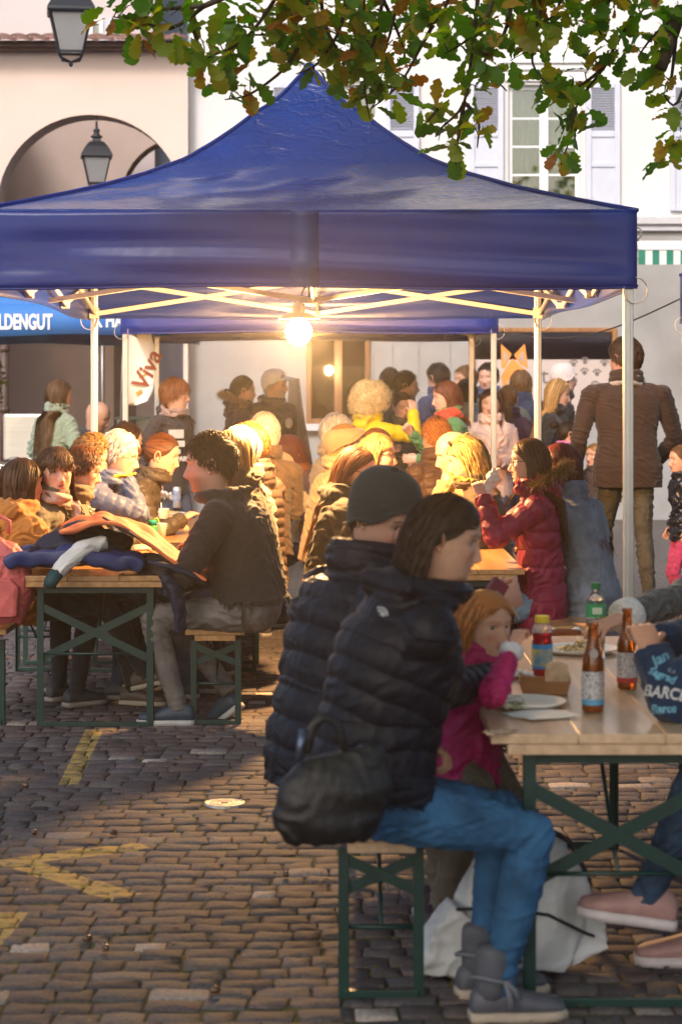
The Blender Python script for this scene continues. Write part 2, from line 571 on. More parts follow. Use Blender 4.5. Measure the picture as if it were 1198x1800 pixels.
# chestnuts / acorns and litter on the stones
nut_m = mat('acorn_shell', (0.10, 0.045, 0.02), 0.25, 0.3, 30, coat=0.5)
for i, (px, py) in enumerate(((502, 1544), (60, 1469), (45, 1387), (154, 1658), (186, 1675), (200, 1470), (378, 1750), (487, 1342), (705, 1640))):
    g = G(px, py)
    o = MB().ell((0, 0, 0.012), (0.017, 0.011, 0.011), 12, 8).lathe([(0.012, 0.003), (0.004, 0.001)], 8).build('acorn', nut_m, None, True, (g.x, g.y, 0.004), (0, 0, rng.uniform(0, 6)))
    where = ['in front of the small bench', 'beside the upper yellow line', 'near the faded yellow line', 'below the yellow line, one of a close pair', 'beside another acorn below the yellow line',
             'just above the tip of the yellow line', 'at the bottom edge of the paving', 'behind the round valve cover', 'under the small bench'][i]
    tag(o, 'brown acorn lying on the cobbles ' + where, 'acorn', 'acorns on the cobbles')
mb = MB()
for _ in range(420):
    yy = rng.uniform(5.4, 12.5)
    xx = rng.uniform(-0.17, 0.17) * yy
    L_ = rng.uniform(0.004, 0.02) * rng.uniform(.5, 1); a_ = rng.uniform(0, 6.28)
    ca, sa = math.cos(a_), math.sin(a_)
    pts = [(L_, 0, .006), (0, L_ * .45, .010), (-L_, 0, .005), (0, -L_ * .45, .009)]
    mb.add([(xx + p[0] * ca - p[1] * sa, yy + p[0] * sa + p[1] * ca, p[2] + rng.uniform(0, .003)) for p in pts], [(0, 1, 2, 3)])
tag(mb.build('fallen_leaves', mat('dry_leaf', (0.22, 0.13, 0.05), 0.8, 0.5, 2, isl=0.6)), kind='stuff')

# ------------------------------------------------------------------ buildings
FS = 140.0
FY = FPX / FS


def X(px, s=FS): return (px - CXP) / s
def Z(py, s=FS): return CAMZ - (py - HZN) / s


plaster_w = mat('white_plaster', (0.68, 0.66, 0.64), 0.9, 0.06, 0.7, 0.15, 90)
plaster_g = mat('grey_plaster', (0.34, 0.325, 0.31), 0.9, 0.10, 1.7, 0.25, 60)
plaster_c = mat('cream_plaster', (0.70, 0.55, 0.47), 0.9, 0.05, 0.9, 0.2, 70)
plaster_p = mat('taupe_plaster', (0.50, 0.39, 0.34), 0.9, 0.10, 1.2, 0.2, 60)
plaster_pk = mat('pale_pink_plaster', (0.62, 0.54, 0.54), 0.9, 0.05, 0.8, 0.1, 60)
stone_g = mat('grey_stone_trim', (0.55, 0.54, 0.55), 0.8, 0.08, 6, 0.2, 60)
white_paint = mat('white_paint', (0.80, 0.80, 0.80), 0.4, 0.04, 5)
shut_m = mat('shutter_paint', (0.56, 0.58, 0.66), 0.5, 0.05, 5)
pane_m = glass_mat('window_glass', (0.85, 0.9, 0.88), 0.10)
dark_room = mat('dark_interior', (0.03, 0.025, 0.02), 0.9)
curtain_m = mat('green_curtain', (0.16, 0.22, 0.12), 0.9, 0.3, 3, 0.0, stretch=(9, 9, 0.3))


def wall_open(mb, x0, x1, z0, z1, y0, y1, holes, mi=0):
    xs = sorted({x0, x1, *[h[0] for h in holes], *[h[1] for h in holes]})
    zs = sorted({z0, z1, *[h[2] for h in holes], *[h[3] for h in holes]})
    for i in range(len(xs) - 1):
        # merge vertically where no hole cuts the column
        cxx = (xs[i] + xs[i + 1]) / 2
        run = None
        for j in range(len(zs) - 1):
            cz = (zs[j] + zs[j + 1]) / 2
            hit = any(h[0] < cxx < h[1] and h[2] < cz < h[3] for h in holes)
            if hit:
                if run is not None: mb.bx(xs[i], xs[i + 1], y0, y1, run, zs[j], mi); run = None
            elif run is None: run = zs[j]
        if run is not None: mb.bx(xs[i], xs[i + 1], y0, y1, run, z1, mi)


WX0 = X(333)
win_c = [X(956), X(956 - 352), X(956 + 352), X(956 + 704)]
wz0, wz1, wh = 3.92, 5.46, 0.455
holes_up = [(c - wh, c + wh, wz0, wz1) for c in win_c]
bigz = [(c - wh, c + wh, 7.1, 8.7) for c in win_c]
facade = thing('townhouse', 'white townhouse with grey shutters and a shop window behind the blue tent', 'building', (0, FY, 0))
mb = MB()
wall_open(mb, WX0, 9.0, 3.80, 17.5, 0, 0.35, holes_up + bigz + [(h[0], h[1], h[2] + 3.3 * q, h[3] + 3.3 * q) for h in bigz for q in (1, 2)])
mb.build('upper_wall', plaster_w, facade)
SW = (X(826), X(1083), Z(738), Z(576))     # shop window
BW = (X(538), X(650), Z(745), Z(588))      # brown casement
mb = MB()
wall_open(mb, WX0, 9.0, -0.05, 3.62, 0.02, 0.35, [SW, BW])
mb.build('lower_wall', plaster_g, facade)
MB().bx(WX0, 9.0, -0.10, 0.36, 3.70, 3.80).bx(WX0, 9.0, -0.05, 0.36, 3.62, 3.70).build('cornice', stone_g, facade, bevel=0.012)
MB().bx(WX0 + 0.002, 9.0, 0.37, 7, -0.05, 17.5).build('interior_block', dark_room, facade)
mb = MB()
for p in (655, 690, 735, 790):
    mb.bx(X(p) - 0.01, X(p) + 0.01, 0.008, 0.05, 0.0, 2.55)
mb.build('panel_joint', mat('joint_grey', (0.30, 0.29, 0.29), 0.9), facade)


def casement(cx, z0, z1, hw, parent):
    fr = MB()
    e = 0.06
    y0, y1 = 0.08, 0.15
    fr.bx(cx - hw, cx - hw + e, y0, y1, z0, z1).bx(cx + hw - e, cx + hw, y0, y1, z0, z1)
    fr.bx(cx - hw + e, cx + hw - e, y0, y1, z1 - e, z1).bx(cx - hw + e, cx + hw - e, y0, y1, z0, z0 + e)
    fr.bx(cx - 0.055, cx + 0.055, y0 - 0.01, y1, z0 + e, z1 - e)
    w = fr.build('window', white_paint, parent, bevel=0.006)
    for sx in (-1, 1):
        xa, xb = sorted((cx + sx * 0.055, cx + sx * (hw - e)))
        zz = [z0 + e + (z1 - z0 - 2 * e) * i / 4 for i in range(5)]
        for i in range(4):
            MB().bx(xa, xb, 0.105, 0.111, zz[i] + (0.012 if i else 0), zz[i + 1] - (0.012 if i < 3 else 0)).build('pane', pane_m, w)
            if i: MB().bx(xa, xb, 0.09, 0.135, zz[i] - 0.012, zz[i] + 0.012).build('glazing_bar', white_paint, w)
    # curtain with folds inside the room
    n = 60
    rows = [[(cx - hw + 2 * hw * i / n, 0.24 + 0.018 * math.sin(i * 1.3) + 0.01 * math.sin(i * 0.37 + z), z) for i in range(n + 1)] for z in (z0, z1)]
    MB().loft(rows, False, 0, False).build('curtain', curtain_m, w, True, solid=0.004)
    return w


def shutter(x0, x1, z0, z1, parent):
    y0, y1 = -0.06, -0.012
    e = 0.07
    fr = MB()
    zm = z0 + (z1 - z0) * 0.60
    zl = z0 + (z1 - z0) * 0.36
    fr.bx(x0, x0 + e, y0, y1, z0, z1).bx(x1 - e, x1, y0, y1, z0, z1)
    fr.bx(x0 + e, x1 - e, y0, y1, z1 - e, z1).bx(x0 + e, x1 - e, y0, y1, z0, z0 + e)
    fr.bx(x0 + e, x1 - e, y0, y1, zm - 0.04, zm + 0.04).bx(x0 + e, x1 - e, y0, y1, zl - 0.03, zl + 0.03)
    s_ = fr.build('shutter', shut_m, parent, bevel=0.006)
    MB().bx(x0 + e, x1 - e, -0.042, -0.02, z0 + e, zl - 0.03).bx(x0 + e, x1 - e, -0.042, -0.02, zl + 0.03, zm - 0.04).build('panel', shut_m, s_)
    lv = MB()
    z = zm + 0.06
    rot = Matrix.Rotation(R(-38), 3, 'X')
    while z < z1 - e - 0.01:
        lv.box(((x0 + x1) / 2, -0.036, z), (x1 - x0 - 2 * e, 0.045, 0.007), rot)
        z += 0.032
    tag(lv.build('louver', shut_m, s_), kind='stuff')
    MB().bx(x0 + 0.02, x0 + 0.05, -0.012, 0.003, z0 + 0.3, z0 + 0.34).bx(x0 + 0.02, x0 + 0.05, -0.012, 0.003, z1 - 0.34, z1 - 0.3).build('hinge', white_paint, s_)


for c in win_c:
    casement(c, wz0, wz1, wh, facade)
    for q in (0, 3.3, 6.6): casement(c, 7.1 + q, 8.7 + q, wh, facade)
    for z0, z1 in ((wz0 - 0.05, wz1 + 0.02), (7.05, 8.72), (10.35, 12.02), (13.65, 15.32)):
        shutter(c - wh - 0.06 - 0.43, c - wh - 0.06, z0, z1, facade)
        shutter(c + wh + 0.06, c + wh + 0.06 + 0.43, z0, z1, facade)
        MB().bx(c - wh - 0.05, c + wh + 0.05, -0.035, 0.0, z1 + 0.02, z1 + 0.13).bx(c - wh - 0.12, c + wh + 0.12, -0.09, 0.0, z1 + 0.24, z1 + 0.31).bx(c - wh - 0.08, c + wh + 0.08, -0.05, 0, z1 + 0.16, z1 + 0.24).build('window_hood', white_paint, facade, bevel=0.008)
    MB().bx(c - wh - 0.04, c + wh + 0.04, -0.07, 0.1, wz0 - 0.06, wz0).build('window_sill', stone_g, facade, bevel=0.006)

# brown timber casement of the ground floor
brown = wood_mat('brown_timber', (0.17, 0.065, 0.025), (0.26, 0.11, 0.045), 3, 0.45, 'Z')
fr = MB()
x0, x1, z0, z1 = BW
e = 0.065
fr.bx(x0, x0 + e, -0.02, 0.12, z0, z1).bx(x1 - e, x1, -0.02, 0.12, z0, z1).bx(x0 + e, x1 - e, -0.02, 0.12, z1 - e, z1).bx(x0 + e, x1 - e, -0.02, 0.12, z0, z0 + e)
cxm = (x0 + x1) / 2
fr.bx(cxm - 0.05, cxm + 0.05, -0.01, 0.11, z0 + e, z1 - e)
bwn = fr.build('window', brown, facade, bevel=0.006)
for xa, xb in ((x0 + e, cxm - 0.05), (cxm + 0.05, x1 - e)):
    MB().bx(xa, xb, 0.05, 0.056, z0 + e, z1 - e).build('pane', glass_mat('brown_window_glass', (0.5, 0.45, 0.4), 0.03, 0.015), bwn)
MB().bx(x0 - 0.08, x1 + 0.08, -0.09, 0.02, z0 - 0.09, z0).build('window_sill', stone_g, facade, bevel=0.01)
MB().bx(x0 + 0.03, x1 - 0.03, 0.22, 0.25, z0 + 0.02, z1 - 0.4).build('curtain', mat('warm_net_curtain', (0.30, 0.17, 0.09), 0.9, 0.3, 2.5, stretch=(6, 1, .8)), bwn)

# shop window with frosted band, fox head and paw prints
x0, x1, z0, z1 = SW
orange_fr = wood_mat('orange_timber', (0.30, 0.12, 0.04), (0.40, 0.18, 0.06), 3, 0.4, 'Z')
fr = MB()
e = 0.055
fr.bx(x0, x0 + e, -0.02, 0.12, z0, z1).bx(x1 - e, x1, -0.02, 0.12, z0, z1).bx(x0 + e, x1 - e, -0.02, 0.12, z1 - e, z1).bx(x0 + e, x1 - e, -0.02, 0.12, z0, z0 + e)
shop = fr.build('shop_window', orange_fr, facade, bevel=0.006)
MB().bx(x0 + e, x1 - e, 0.05, 0.058, z0 + e, z1 - e).build('pane', glass_mat('shop_glass', (0.42, 0.38, 0.36), 0.09, 0.05), shop)
frost_z = Z(632)
MB().bx(x0 + e, x1 - e, 0.040, 0.044, z0 + e, frost_z).build('frosted_film', mat('frosted_film', (0.52, 0.43, 0.39), 0.6, 0.05, 3), shop)
fox_o = mat('fox_orange_print', (0.80, 0.28, 0.05), 0.6, 0.06, 5)
fox_g = mat('fox_grey_print', (0.40, 0.32, 0.28), 0.6)


def decal(polys, name, m, y=0.036):
    b = MB()
    for k, pg in enumerate(polys):
        pts = [(X(p[0]), y - 0.0005 * k, Z(p[1])) for p in pg]
        n = len(pts)
        b.add(pts + [(p[0], 0.0395, p[2]) for p in pts], [tuple(range(n))] + [(i, n + i, n + (i + 1) % n, (i + 1) % n) for i in range(n)])
    return b.build(name, m, shop)


decal([[(880, 604), (899, 622), (888, 645), (881, 648)], [(922, 604), (928, 648), (914, 640), (903, 624)], [(888, 648), (901, 630), (914, 643), (926, 652), (931, 668), (918, 682), (912, 702), (900, 712), (890, 700), (884, 680), (880, 662)],
       [(881, 690), (893, 712), (884, 724), (878, 712)]], 'fox_print', fox_o)
decal([[(884, 616), (893, 626), (886, 638)], [(919, 616), (922, 638), (911, 630)], [(890, 668), (898, 672), (893, 678)], [(912, 668), (920, 664), (916, 676)], [(897, 700), (906, 700), (901, 708)]], 'fox_marking', fox_g, 0.0325)
grey_pr = mat('grey_window_print', (0.16, 0.13, 0.12), 0.7)
text_mesh('lettering', 'ta', 0.30, grey_pr, shop, face_cam((X(950), 0.036, Z(674))), 0.001)
text_mesh('lettering', 's', 0.30, grey_pr, shop, face_cam((X(1000), 0.036, Z(674))), 0.001)
for (px, py) in ((1008, 640), (1028, 636), (1027, 655), (1049, 657), (1046, 678), (1062, 640)):
    b = MB()
    for dx, dy, r_ in ((0, 0.0, 0.030), (-0.042, 0.03, 0.014), (-0.016, 0.05, 0.015), (0.016, 0.05, 0.015), (0.042, 0.03, 0.014)):
        b.add([(X(px) + dx + r_ * math.cos(t * .785), 0.036, Z(py) + dy + r_ * math.sin(t * .785)) for t in range(8)] +
              [(X(px) + dx + r_ * math.cos(t * .785), 0.0395, Z(py) + dy + r_ * math.sin(t * .785)) for t in range(8)],
              [tuple(range(8))] + [(i, 8 + i, 8 + (i + 1) % 8, (i + 1) % 8) for i in range(8)])
    b.build('paw_print', grey_pr, shop)
mb = MB()
for _ in range(14):
    mb.ell((rng.uniform(x0 + .2, x1 - .2), 0.30, rng.uniform(frost_z + .05, z1 - .2)), (0.05, 0.03, 0.07), 8, 6)
mb.bx(x0, x1, 0.26, 0.34, frost_z + .02, frost_z + .05).build('shelf_goods', mat('shelf_goods', (0.10, 0.06, 0.04), 0.7, .5, 3, isl=.6), shop)

# striped awning over the door at the edge of the house
awn = thing('striped_awning', 'rolled-up awning showing its green and white striped edge by the tent corner', 'awning', (0, 0, 0))
sA = 150.0
aw_w, aw_g = mat('awning_white', (0.72, 0.70, 0.66), 0.8, 0.06, 8), mat('awning_green', (0.02, 0.20, 0.13), 0.8, 0.1, 8)
mb = MB()
ax, ay = X(1121, sA), FPX / sA
for i in range(26):
    xa, xb = ax + 0.082 * i, ax + 0.082 * (i + 1)
    mb.add([(xa, ay, Z(465, sA)), (xb, ay, Z(465, sA)), (xb, ay, Z(436, sA)), (xa, ay, Z(436, sA))], [(0, 1, 2, 3)], i % 2)
mb.build('awning_cloth', [aw_g, aw_w], awn, solid=0.004)
MB().tube([(ax, ay + .07, Z(436, sA) + .03), (ax + 2.13, ay + .07, Z(436, sA) + .03)], .06, 14).build('awning_roll', aw_w, awn, True)
MB().tube([(ax, ay, Z(436, sA) - .01), (ax + 2.2, ay, Z(436, sA) - .01)], 0.018).bar((ax + 0.1, ay, Z(440, sA)), (ax + 0.1, FY, Z(440, sA) - 0.1), 0.02).bar((ax + 2.1, ay, Z(440, sA)), (ax + 2.1, FY, Z(440, sA) - 0.1), 0.02).build('awning_rail', white_paint, awn)

# ---- arcade house, cream
arc = thing('arcade_house', 'cream house with a round arched passage under a tiled eave', 'building', (0, FY - 0.25, 0))
acx, ar, spring = X(163), 162 / FS, Z(368)
zt = Z(97)
XL, XR = -9.0, WX0 - 0.003
mb = MB()
na = 28
arcp = [(acx - ar * math.cos(math.pi * i / na), spring + ar * 1.0 * math.sin(math.pi * i / na)) for i in range(na + 1)]
D = 0.55
for (pa, pb) in zip(arcp[:-1], arcp[1:]):
    vs = [(pa[0], 0, pa[1]), (pb[0], 0, pb[1]), (pb[0], 0, zt), (pa[0], 0, zt), (pa[0], D, pa[1]), (pb[0], D, pb[1]), (pb[0], D, zt), (pa[0], D, zt)]
    mb.add(vs, [(0, 1, 2, 3), (7, 6, 5, 4), (0, 4, 5, 1)])
mb.bx(XL, acx - ar, 0, D, -0.05, zt).bx(acx + ar, XR, 0, D, -0.05, zt)
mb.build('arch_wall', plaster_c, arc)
# passage: side walls, vault ceiling, back wall with the second arch
DB = 3.6
mb = MB()
bcx, br_ = X(322, FPX / (FY + DB)), 0.86
bsp = Z(352, FPX / (FY + DB))
xl, xr_ = acx - ar - 0.5, WX0 - 0.004
arcb = [(bcx - br_ * math.cos(math.pi * i / 20), bsp + br_ * math.sin(math.pi * i / 20)) for i in range(21)]
for (pa, pb) in zip(arcb[:-1], arcb[1:]):
    mb.add([(pa[0], DB, pa[1]), (pb[0], DB, pb[1]), (pb[0], DB, 6.2), (pa[0], DB, 6.2), (pa[0], DB + .5, pa[1]), (pb[0], DB + .5, pb[1])], [(0, 1, 2, 3), (0, 4, 5, 1)])
mb.bx(xl, bcx - br_, DB, DB + 0.5, -0.05, 6.2).bx(bcx + br_, bcx + br_ + 1.0, DB, DB + 0.5, -0.05, 6.2)
mb.bx(xl - 0.2, xl, D, DB, -0.05, 6.2)
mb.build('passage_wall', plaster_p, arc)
MB().bx(X(196, 126), X(234, 126), DB - 0.10, DB - 0.004, 0.0, Z(560, 126)).build('passage_door', mat('dark_door', (0.05, 0.035, 0.03), 0.6), arc)
dp = mat('drainpipe_brown', (0.07, 0.04, 0.035), 0.5)
MB().tube([(X(16), -0.09, 0.0), (X(16), -0.09, 2.6)], 0.055, 12).tube([(X(16), -0.09, 1.35), (X(16), -0.09, 1.42)], 0.066, 12).tube([(X(16), -0.09, 2.1), (X(16), -0.09, 2.17)], 0.066, 12).build('drainpipe', dp, arc, True)
MB().tube([(X(182, 128), DB - 1.0, 0), (X(182, 128), DB - 1.0, 2.3), (X(182, 128), DB - 0.9, 2.36)], 0.03, 10).build('steel_pipe', mat('zinc', (0.45, 0.45, 0.46), 0.35, 0.1, 8, metal=0.8), arc, True)
MB().bx(X(45), acx - ar - .02 + .35, -0.03, -0.005, 0.9, 1.25).build('notice', mat('notice_blue', (0.10, 0.13, 0.25), 0.6, .6, 9), arc)
# eave: fascia, soffit, row of tiles
MB().bx(XL, XR + 0.0, -0.20, D, zt + 0.002, zt + 0.06).bx(XL, XR, -0.28, -0.20, zt + 0.03, zt + 0.10).build('eave', mat('eave_wood', (0.12, 0.07, 0.055), 0.7, .2, 6), arc, bevel=0.006)
mb = MB()
rot = Matrix.Rotation(R(13), 3, 'X')
tile_m = mat('roof_clay', (0.20, 0.10, 0.075), 0.8, 0.3, 9, 0.3, 60, isl=0.35)
nt = 0
for rw in range(3):
    xx = XL + (0.1 if rw % 2 else 0)
    while xx < XR - 0.1:
        c_ = Vector((xx + 0.1, -0.22 + rw * 0.30, zt + 0.115 + rw * 0.07))
        seg = [[c_ + rot @ Vector((0.098 * math.cos(math.pi * k / 6), yy, 0.035 * math.sin(math.pi * k / 6) + .0)) for k in range(7)] for yy in (-0.19, 0.19)]
        inn = [[p - Vector((0, 0, 0.014)) for p in r_] for r_ in seg]
        mb.loft([seg[0], seg[1]], False, 0, False).loft([inn[0], seg[0]], False, 0, False)
        xx += 0.2
tag(mb.build('roof_tiles', tile_m, arc, True), kind='stuff')
# pale house rising behind the eave
ph = thing('pale_house', 'pale pink house rising behind the tiled eave of the arcade', 'building', (0, FY + 5.5, 0))
sP = FPX / (FY + 5.5)
mb = MB()
pw = (X(157, sP), X(182, sP), Z(118, sP), Z(35, sP))
pw2 = (X(28, sP), X(66, sP), Z(118, sP), Z(-40, sP))
wall_open(mb, -11, X(272, sP), -0.05, 16, 0, 0.4, [pw])
mb.bx(-11, X(272, sP), 0.41, 7, -0.05, 15.9)
mb.build('wall', plaster_pk, ph)
fr = MB()
x0, x1, z0, z1 = pw
fr.bx(x0, x0 + .06, -0.04, .1, z0, z1).bx(x1 - .06, x1, -0.04, .1, z0, z1).bx(x0 + .06, x1 - .06, -0.04, .1, z1 - .06, z1).bx(x0 + .06, x1 - .06, -0.04, .1, (z0 + z1) / 2 - .02, (z0 + z1) / 2 + .02)
w_ = fr.build('window', white_paint, ph)
MB().bx(x0 + .06, x1 - .06, 0.04, 0.05, z0, z1 - .06).build('pane', pane_m, w_)
MB().bx(x1 + .02, x1 + .22, -0.06, -0.02, z0, z1 + .03).build('shutter', shut_m, ph)

# ---- lanterns
lan_m = mat('lantern_black', (0.018, 0.022, 0.028), 0.4, 0.2, 20, metal=0.4)
lan_g = glass_mat('lantern_glass', (0.97, 0.97, 0.95), 0.06, 0.2)
_n, _l = lan_g.node_tree.nodes, lan_g.node_tree.links
_o = [q for q in _n if q.type == 'OUTPUT_MATERIAL'][0]
_mx = _o.inputs['Surface'].links[0].from_node
_d, _t, _a, _b = _n.new('ShaderNodeBsdfDiffuse'), _n.new('ShaderNodeBsdfTranslucent'), _n.new('ShaderNodeMixShader'), _n.new('ShaderNodeMixShader')
_d.inputs[0].default_value = _t.inputs[0].default_value = (.8, .8, .78, 1)
_a.inputs[0].default_value, _b.inputs[0].default_value = .6, .5
_l.new(_d.outputs[0], _a.inputs[1]); _l.new(_t.outputs[0], _a.inputs[2])
_l.new(_mx.outputs[0], _b.inputs[1]); _l.new(_a.outputs[0], _b.inputs[2]); _l.new(_b.outputs[0], _o.inputs['Surface'])


def lantern(label, c, h, chain_top):
    """four-sided street lantern, h high from tail to finial; c is the middle of the hood rim"""
    k = h / 1.0
    t = thing('hanging_lantern', label, 'lantern', c, R(8), 'iron lanterns over the square')
    q = lambda hw, z: [(hw * sx * k, hw * sy * k, z * k) for sx, sy in ((-1, -1), (1, -1), (1, 1), (-1, 1))]
    MB().loft([q(.235, -.01), q(.245, .01), q(.24, .04), q(.175, .16), q(.115, .235), q(.07, .25), q(.06, .30)]).build('hood', lan_m, t, bevel=.006 * k)
    MB().lathe([(.075 * k, .30 * k), (.095 * k, .33 * k), (.05 * k, .36 * k), (.04 * k, .40 * k), (.06 * k, .42 * k), (.02 * k, .46 * k), (.016 * k, .56 * k)], 12).build('finial', lan_m, t, True)
    fr = MB()
    tp, bt = q(.205, -.01), q(.12, -.40)
    for a, b in zip(tp, bt): fr.bar(a, b, .018 * k)
    for i in range(4):
        fr.bar(bt[i], bt[(i + 1) % 4], .022 * k)
        fr.bar(tp[i], tp[(i + 1) % 4], .018 * k)
        fr.tube([bt[i], tuple(np.array(bt[i]) * (.75, .75, 1) - (0, 0, .07 * k)), (0, 0, -.50 * k)], .012 * k, 6)
    fr.build('frame', lan_m, t)
    MB().lathe([(0.006 * k, -.55 * k), (.022 * k, -.53 * k), (.022 * k, -.51 * k), (.006 * k, -.49 * k)], 10).build('tail_knob', lan_m, t, True)
    for i in range(4):
        j = (i + 1) % 4
        MB().add([tp[i], tp[j], bt[j], bt[i]], [(0, 1, 2, 3)]).build('pane', lan_g, t, solid=.004)
    MB().lathe([(.025 * k, -.02 * k), (.04 * k, -.10 * k), (.05 * k, -.18 * k), (.02 * k, -.26 * k)], 12).build('lamp_bulb', mat('frosted_bulb', (.8, .8, .78), .3), t, True)
    ch = MB()
    z = .55 * k
    i = 0
    while c[2] + z < chain_top:
        pts = [(0.016 * k * math.cos(a), 0, z + .03 * k + .032 * k * math.sin(a)) for a in [2 * math.pi * j / 10 for j in range(11)]]
        if i % 2: pts = [(p[1], p[0], p[2]) for p in pts]
        ch.tube(pts, .006 * k, 5)
        z += .045 * k
        i += 1
    ch.build('chain', lan_m, t, True)
    return t


lantern('iron lantern hanging on a chain inside the round arch', Vector((X(170, 141), FPX / 141, Z(277, 141))), 0.80, Z(206))
lantern('large dark iron lantern hanging high in front of the tiled eave', Vector((X(125, 186), FPX / 186, Z(24, 186))), 0.92, 7.0)
wl = thing('span_wire', 'steel wire strung over the square holding the large lantern', 'wire', (0, FPX / 186, 7.0))
MB().tube([(-11, 0, 0.35), (X(125, 186), 0, 0.0), (9.0, 6.0, 0.6)], 0.008, 6).build('wire', lan_m, wl)

# greenery seen through the passage, shrub at the picture edge
leaf_far = mat('park_leaves', (0.10, 0.16, 0.035), 0.6, 0.4, 2, isl=0.5)
bark_m = mat('bark', (0.075, 0.055, 0.045), 0.9, 0.35, 14, 0.8, 25, stretch=(1, 1, .25))


def leafy(name, label, c, rad, n, size, trunk=None, seed=1, m=None):
    rg = random.Random(seed)
    t = thing(name, label, 'tree' if trunk else 'shrub', (c[0], c[1], 0))
    b = MB()
    for _ in range(n):
        th, u = rg.uniform(0, 6.283), rg.uniform(-1, 1)
        rr = rg.uniform(0.35, 1.0) ** 0.6
        sxy = math.sqrt(1 - u * u)
        p = Vector((rad[0] * rr * sxy * math.cos(th), rad[1] * rr * sxy * math.sin(th), c[2] + rad[2] * rr * u))
        if math.sin(p.x * 3.1 / rad[0] + seed) * math.sin(p.z * 2.7 / rad[2]) > 0.55: continue
        d = Vector((rg.gauss(0, 1), rg.gauss(0, 1), rg.gauss(0, .6))).normalized()
        e_ = d.cross(Vector((rg.gauss(0, 1), rg.gauss(0, 1), rg.gauss(0, 1)))).normalized()
        s_ = size * rg.uniform(.6, 1.3)
        b.add([p - d * s_, p + e_ * s_ * .45, p + d * s_, p - e_ * s_ * .45], [(0, 1, 2, 3)])
    b.build('crown', m or leaf_far, t)
    tr = MB()
    th_ = trunk or 0.02
    tr.tube([(0, 0, -.05), (.03, 0, c[2] * .5), (0, .02, c[2])], [th_ * 1.2, th_, th_ * .7], 10)
    for i in range(6):
        a = i * 1.05
        tr.tube([(0, 0, c[2] * (.6 + .05 * i)), (rad[0] * .5 * math.cos(a), rad[1] * .5 * math.sin(a), c[2] + rad[2] * .25)], [th_ * .5, th_ * .15], 6)
    tr.build('trunk', bark_m, t, True)
    return t


leafy('park_tree', 'green tree seen through the arched passage', (-3.0, 41, 3.6), (2.6, 1.6, 2.4), 1500, .13, .22, 3)
leafy('park_tree', 'pale green bushy tree beyond the passage with a bare stem', (-4.6, 46, 2.4), (3.0, 1.5, 2.2), 1500, .14, .16, 8, mat('park_leaves_pale', (0.22, 0.26, 0.10), 0.6, 0.4, 2, isl=0.4))
leafy('potted_shrub', 'small leafy green shrub beside the drainpipe', (X(-12, 165), FPX / 165, Z(668, 165)), (.16, .16, .30), 260, .035, .015, 5)
# ------------------------------------------------------------------ tents
def tarp_mat(name, col, rough=0.22):
    m = bpy.data.materials.new(name)
    N, L, B = nodes_of(m)
    tc = N.new('ShaderNodeTexCoord')
    nz = N.new('ShaderNodeTexNoise'); nz.inputs['Scale'].default_value = 1.5; nz.inputs['Detail'].default_value = 6
    L.new(tc.outputs['Object'], nz.inputs['Vector'])
    mx = N.new('ShaderNodeMix'); mx.data_type = 'RGBA'
    mx.inputs['A'].default_value = (*[c * .85 for c in col], 1); mx.inputs['B'].default_value = (*[min(1, c * 1.15) for c in col], 1)
    L.new(nz.outputs['Fac'], mx.inputs['Factor']); L.new(mx.outputs['Result'], B.inputs['Base Color'])
    B.inputs['Roughness'].default_value = rough
    B.inputs['Specular IOR Level'].default_value = 0.9
    B.inputs['Coat Weight'].default_value = 0.9
    B.inputs['Coat Roughness'].default_value = 0.17
    # crumple: thin creases from distorted ridged noise
    mp = N.new('ShaderNodeMapping'); mp.inputs['Scale'].default_value = (1.0, 1.0, 1.7)
    L.new(tc.outputs['Object'], mp.inputs[0])
    n1 = N.new('ShaderNodeTexVoronoi'); n1.feature = 'DISTANCE_TO_EDGE'; n1.inputs['Scale'].default_value = 5.5
    nd = N.new('ShaderNodeTexNoise'); nd.inputs['Scale'].default_value = 4; nd.inputs['Detail'].default_value = 5; nd.inputs['Distortion'].default_value = 1.2
    L.new(mp.outputs[0], nd.inputs['Vector'])
    va = N.new('ShaderNodeMix'); va.data_type = 'VECTOR'; va.inputs['Factor'].default_value = 0.32
    L.new(mp.outputs[0], va.inputs['A']); L.new(nd.outputs['Color'], va.inputs['B'])
    L.new(va.outputs['Result'], n1.inputs['Vector'])
    mr = N.new('ShaderNodeMapRange'); mr.inputs['From Max'].default_value = 0.12
    L.new(n1.outputs['Distance'], mr.inputs['Value'])
    n2 = N.new('ShaderNodeTexNoise'); n2.inputs['Scale'].default_value = 14; n2.inputs['Detail'].default_value = 4; n2.inputs['Distortion'].default_value = 2.0
    L.new(mp.outputs[0], n2.inputs['Vector'])
    ad = N.new('ShaderNodeMath'); ad.operation = 'MULTIPLY_ADD'; ad.inputs[1].default_value = 0.55
    L.new(mr.outputs[0], ad.inputs[0]); L.new(n2.outputs['Fac'], ad.inputs[2])
    bp = N.new('ShaderNodeBump'); bp.inputs['Strength'].default_value = 0.55; bp.inputs['Distance'].default_value = 0.016
    L.new(ad.outputs[0], bp.inputs['Height']); L.new(bp.outputs[0], B.inputs['Normal'])
    tl = N.new('ShaderNodeBsdfTranslucent'); tl.inputs[0].default_value = (*[c * .8 for c in col], 1)
    ms = N.new('ShaderNodeMixShader'); ms.inputs[0].default_value = 0.34
    L.new(B.outputs[0], ms.inputs[1]); L.new(tl.outputs[0], ms.inputs[2])
    L.new(ms.outputs[0], N['Material Output'].inputs['Surface'])
    return m


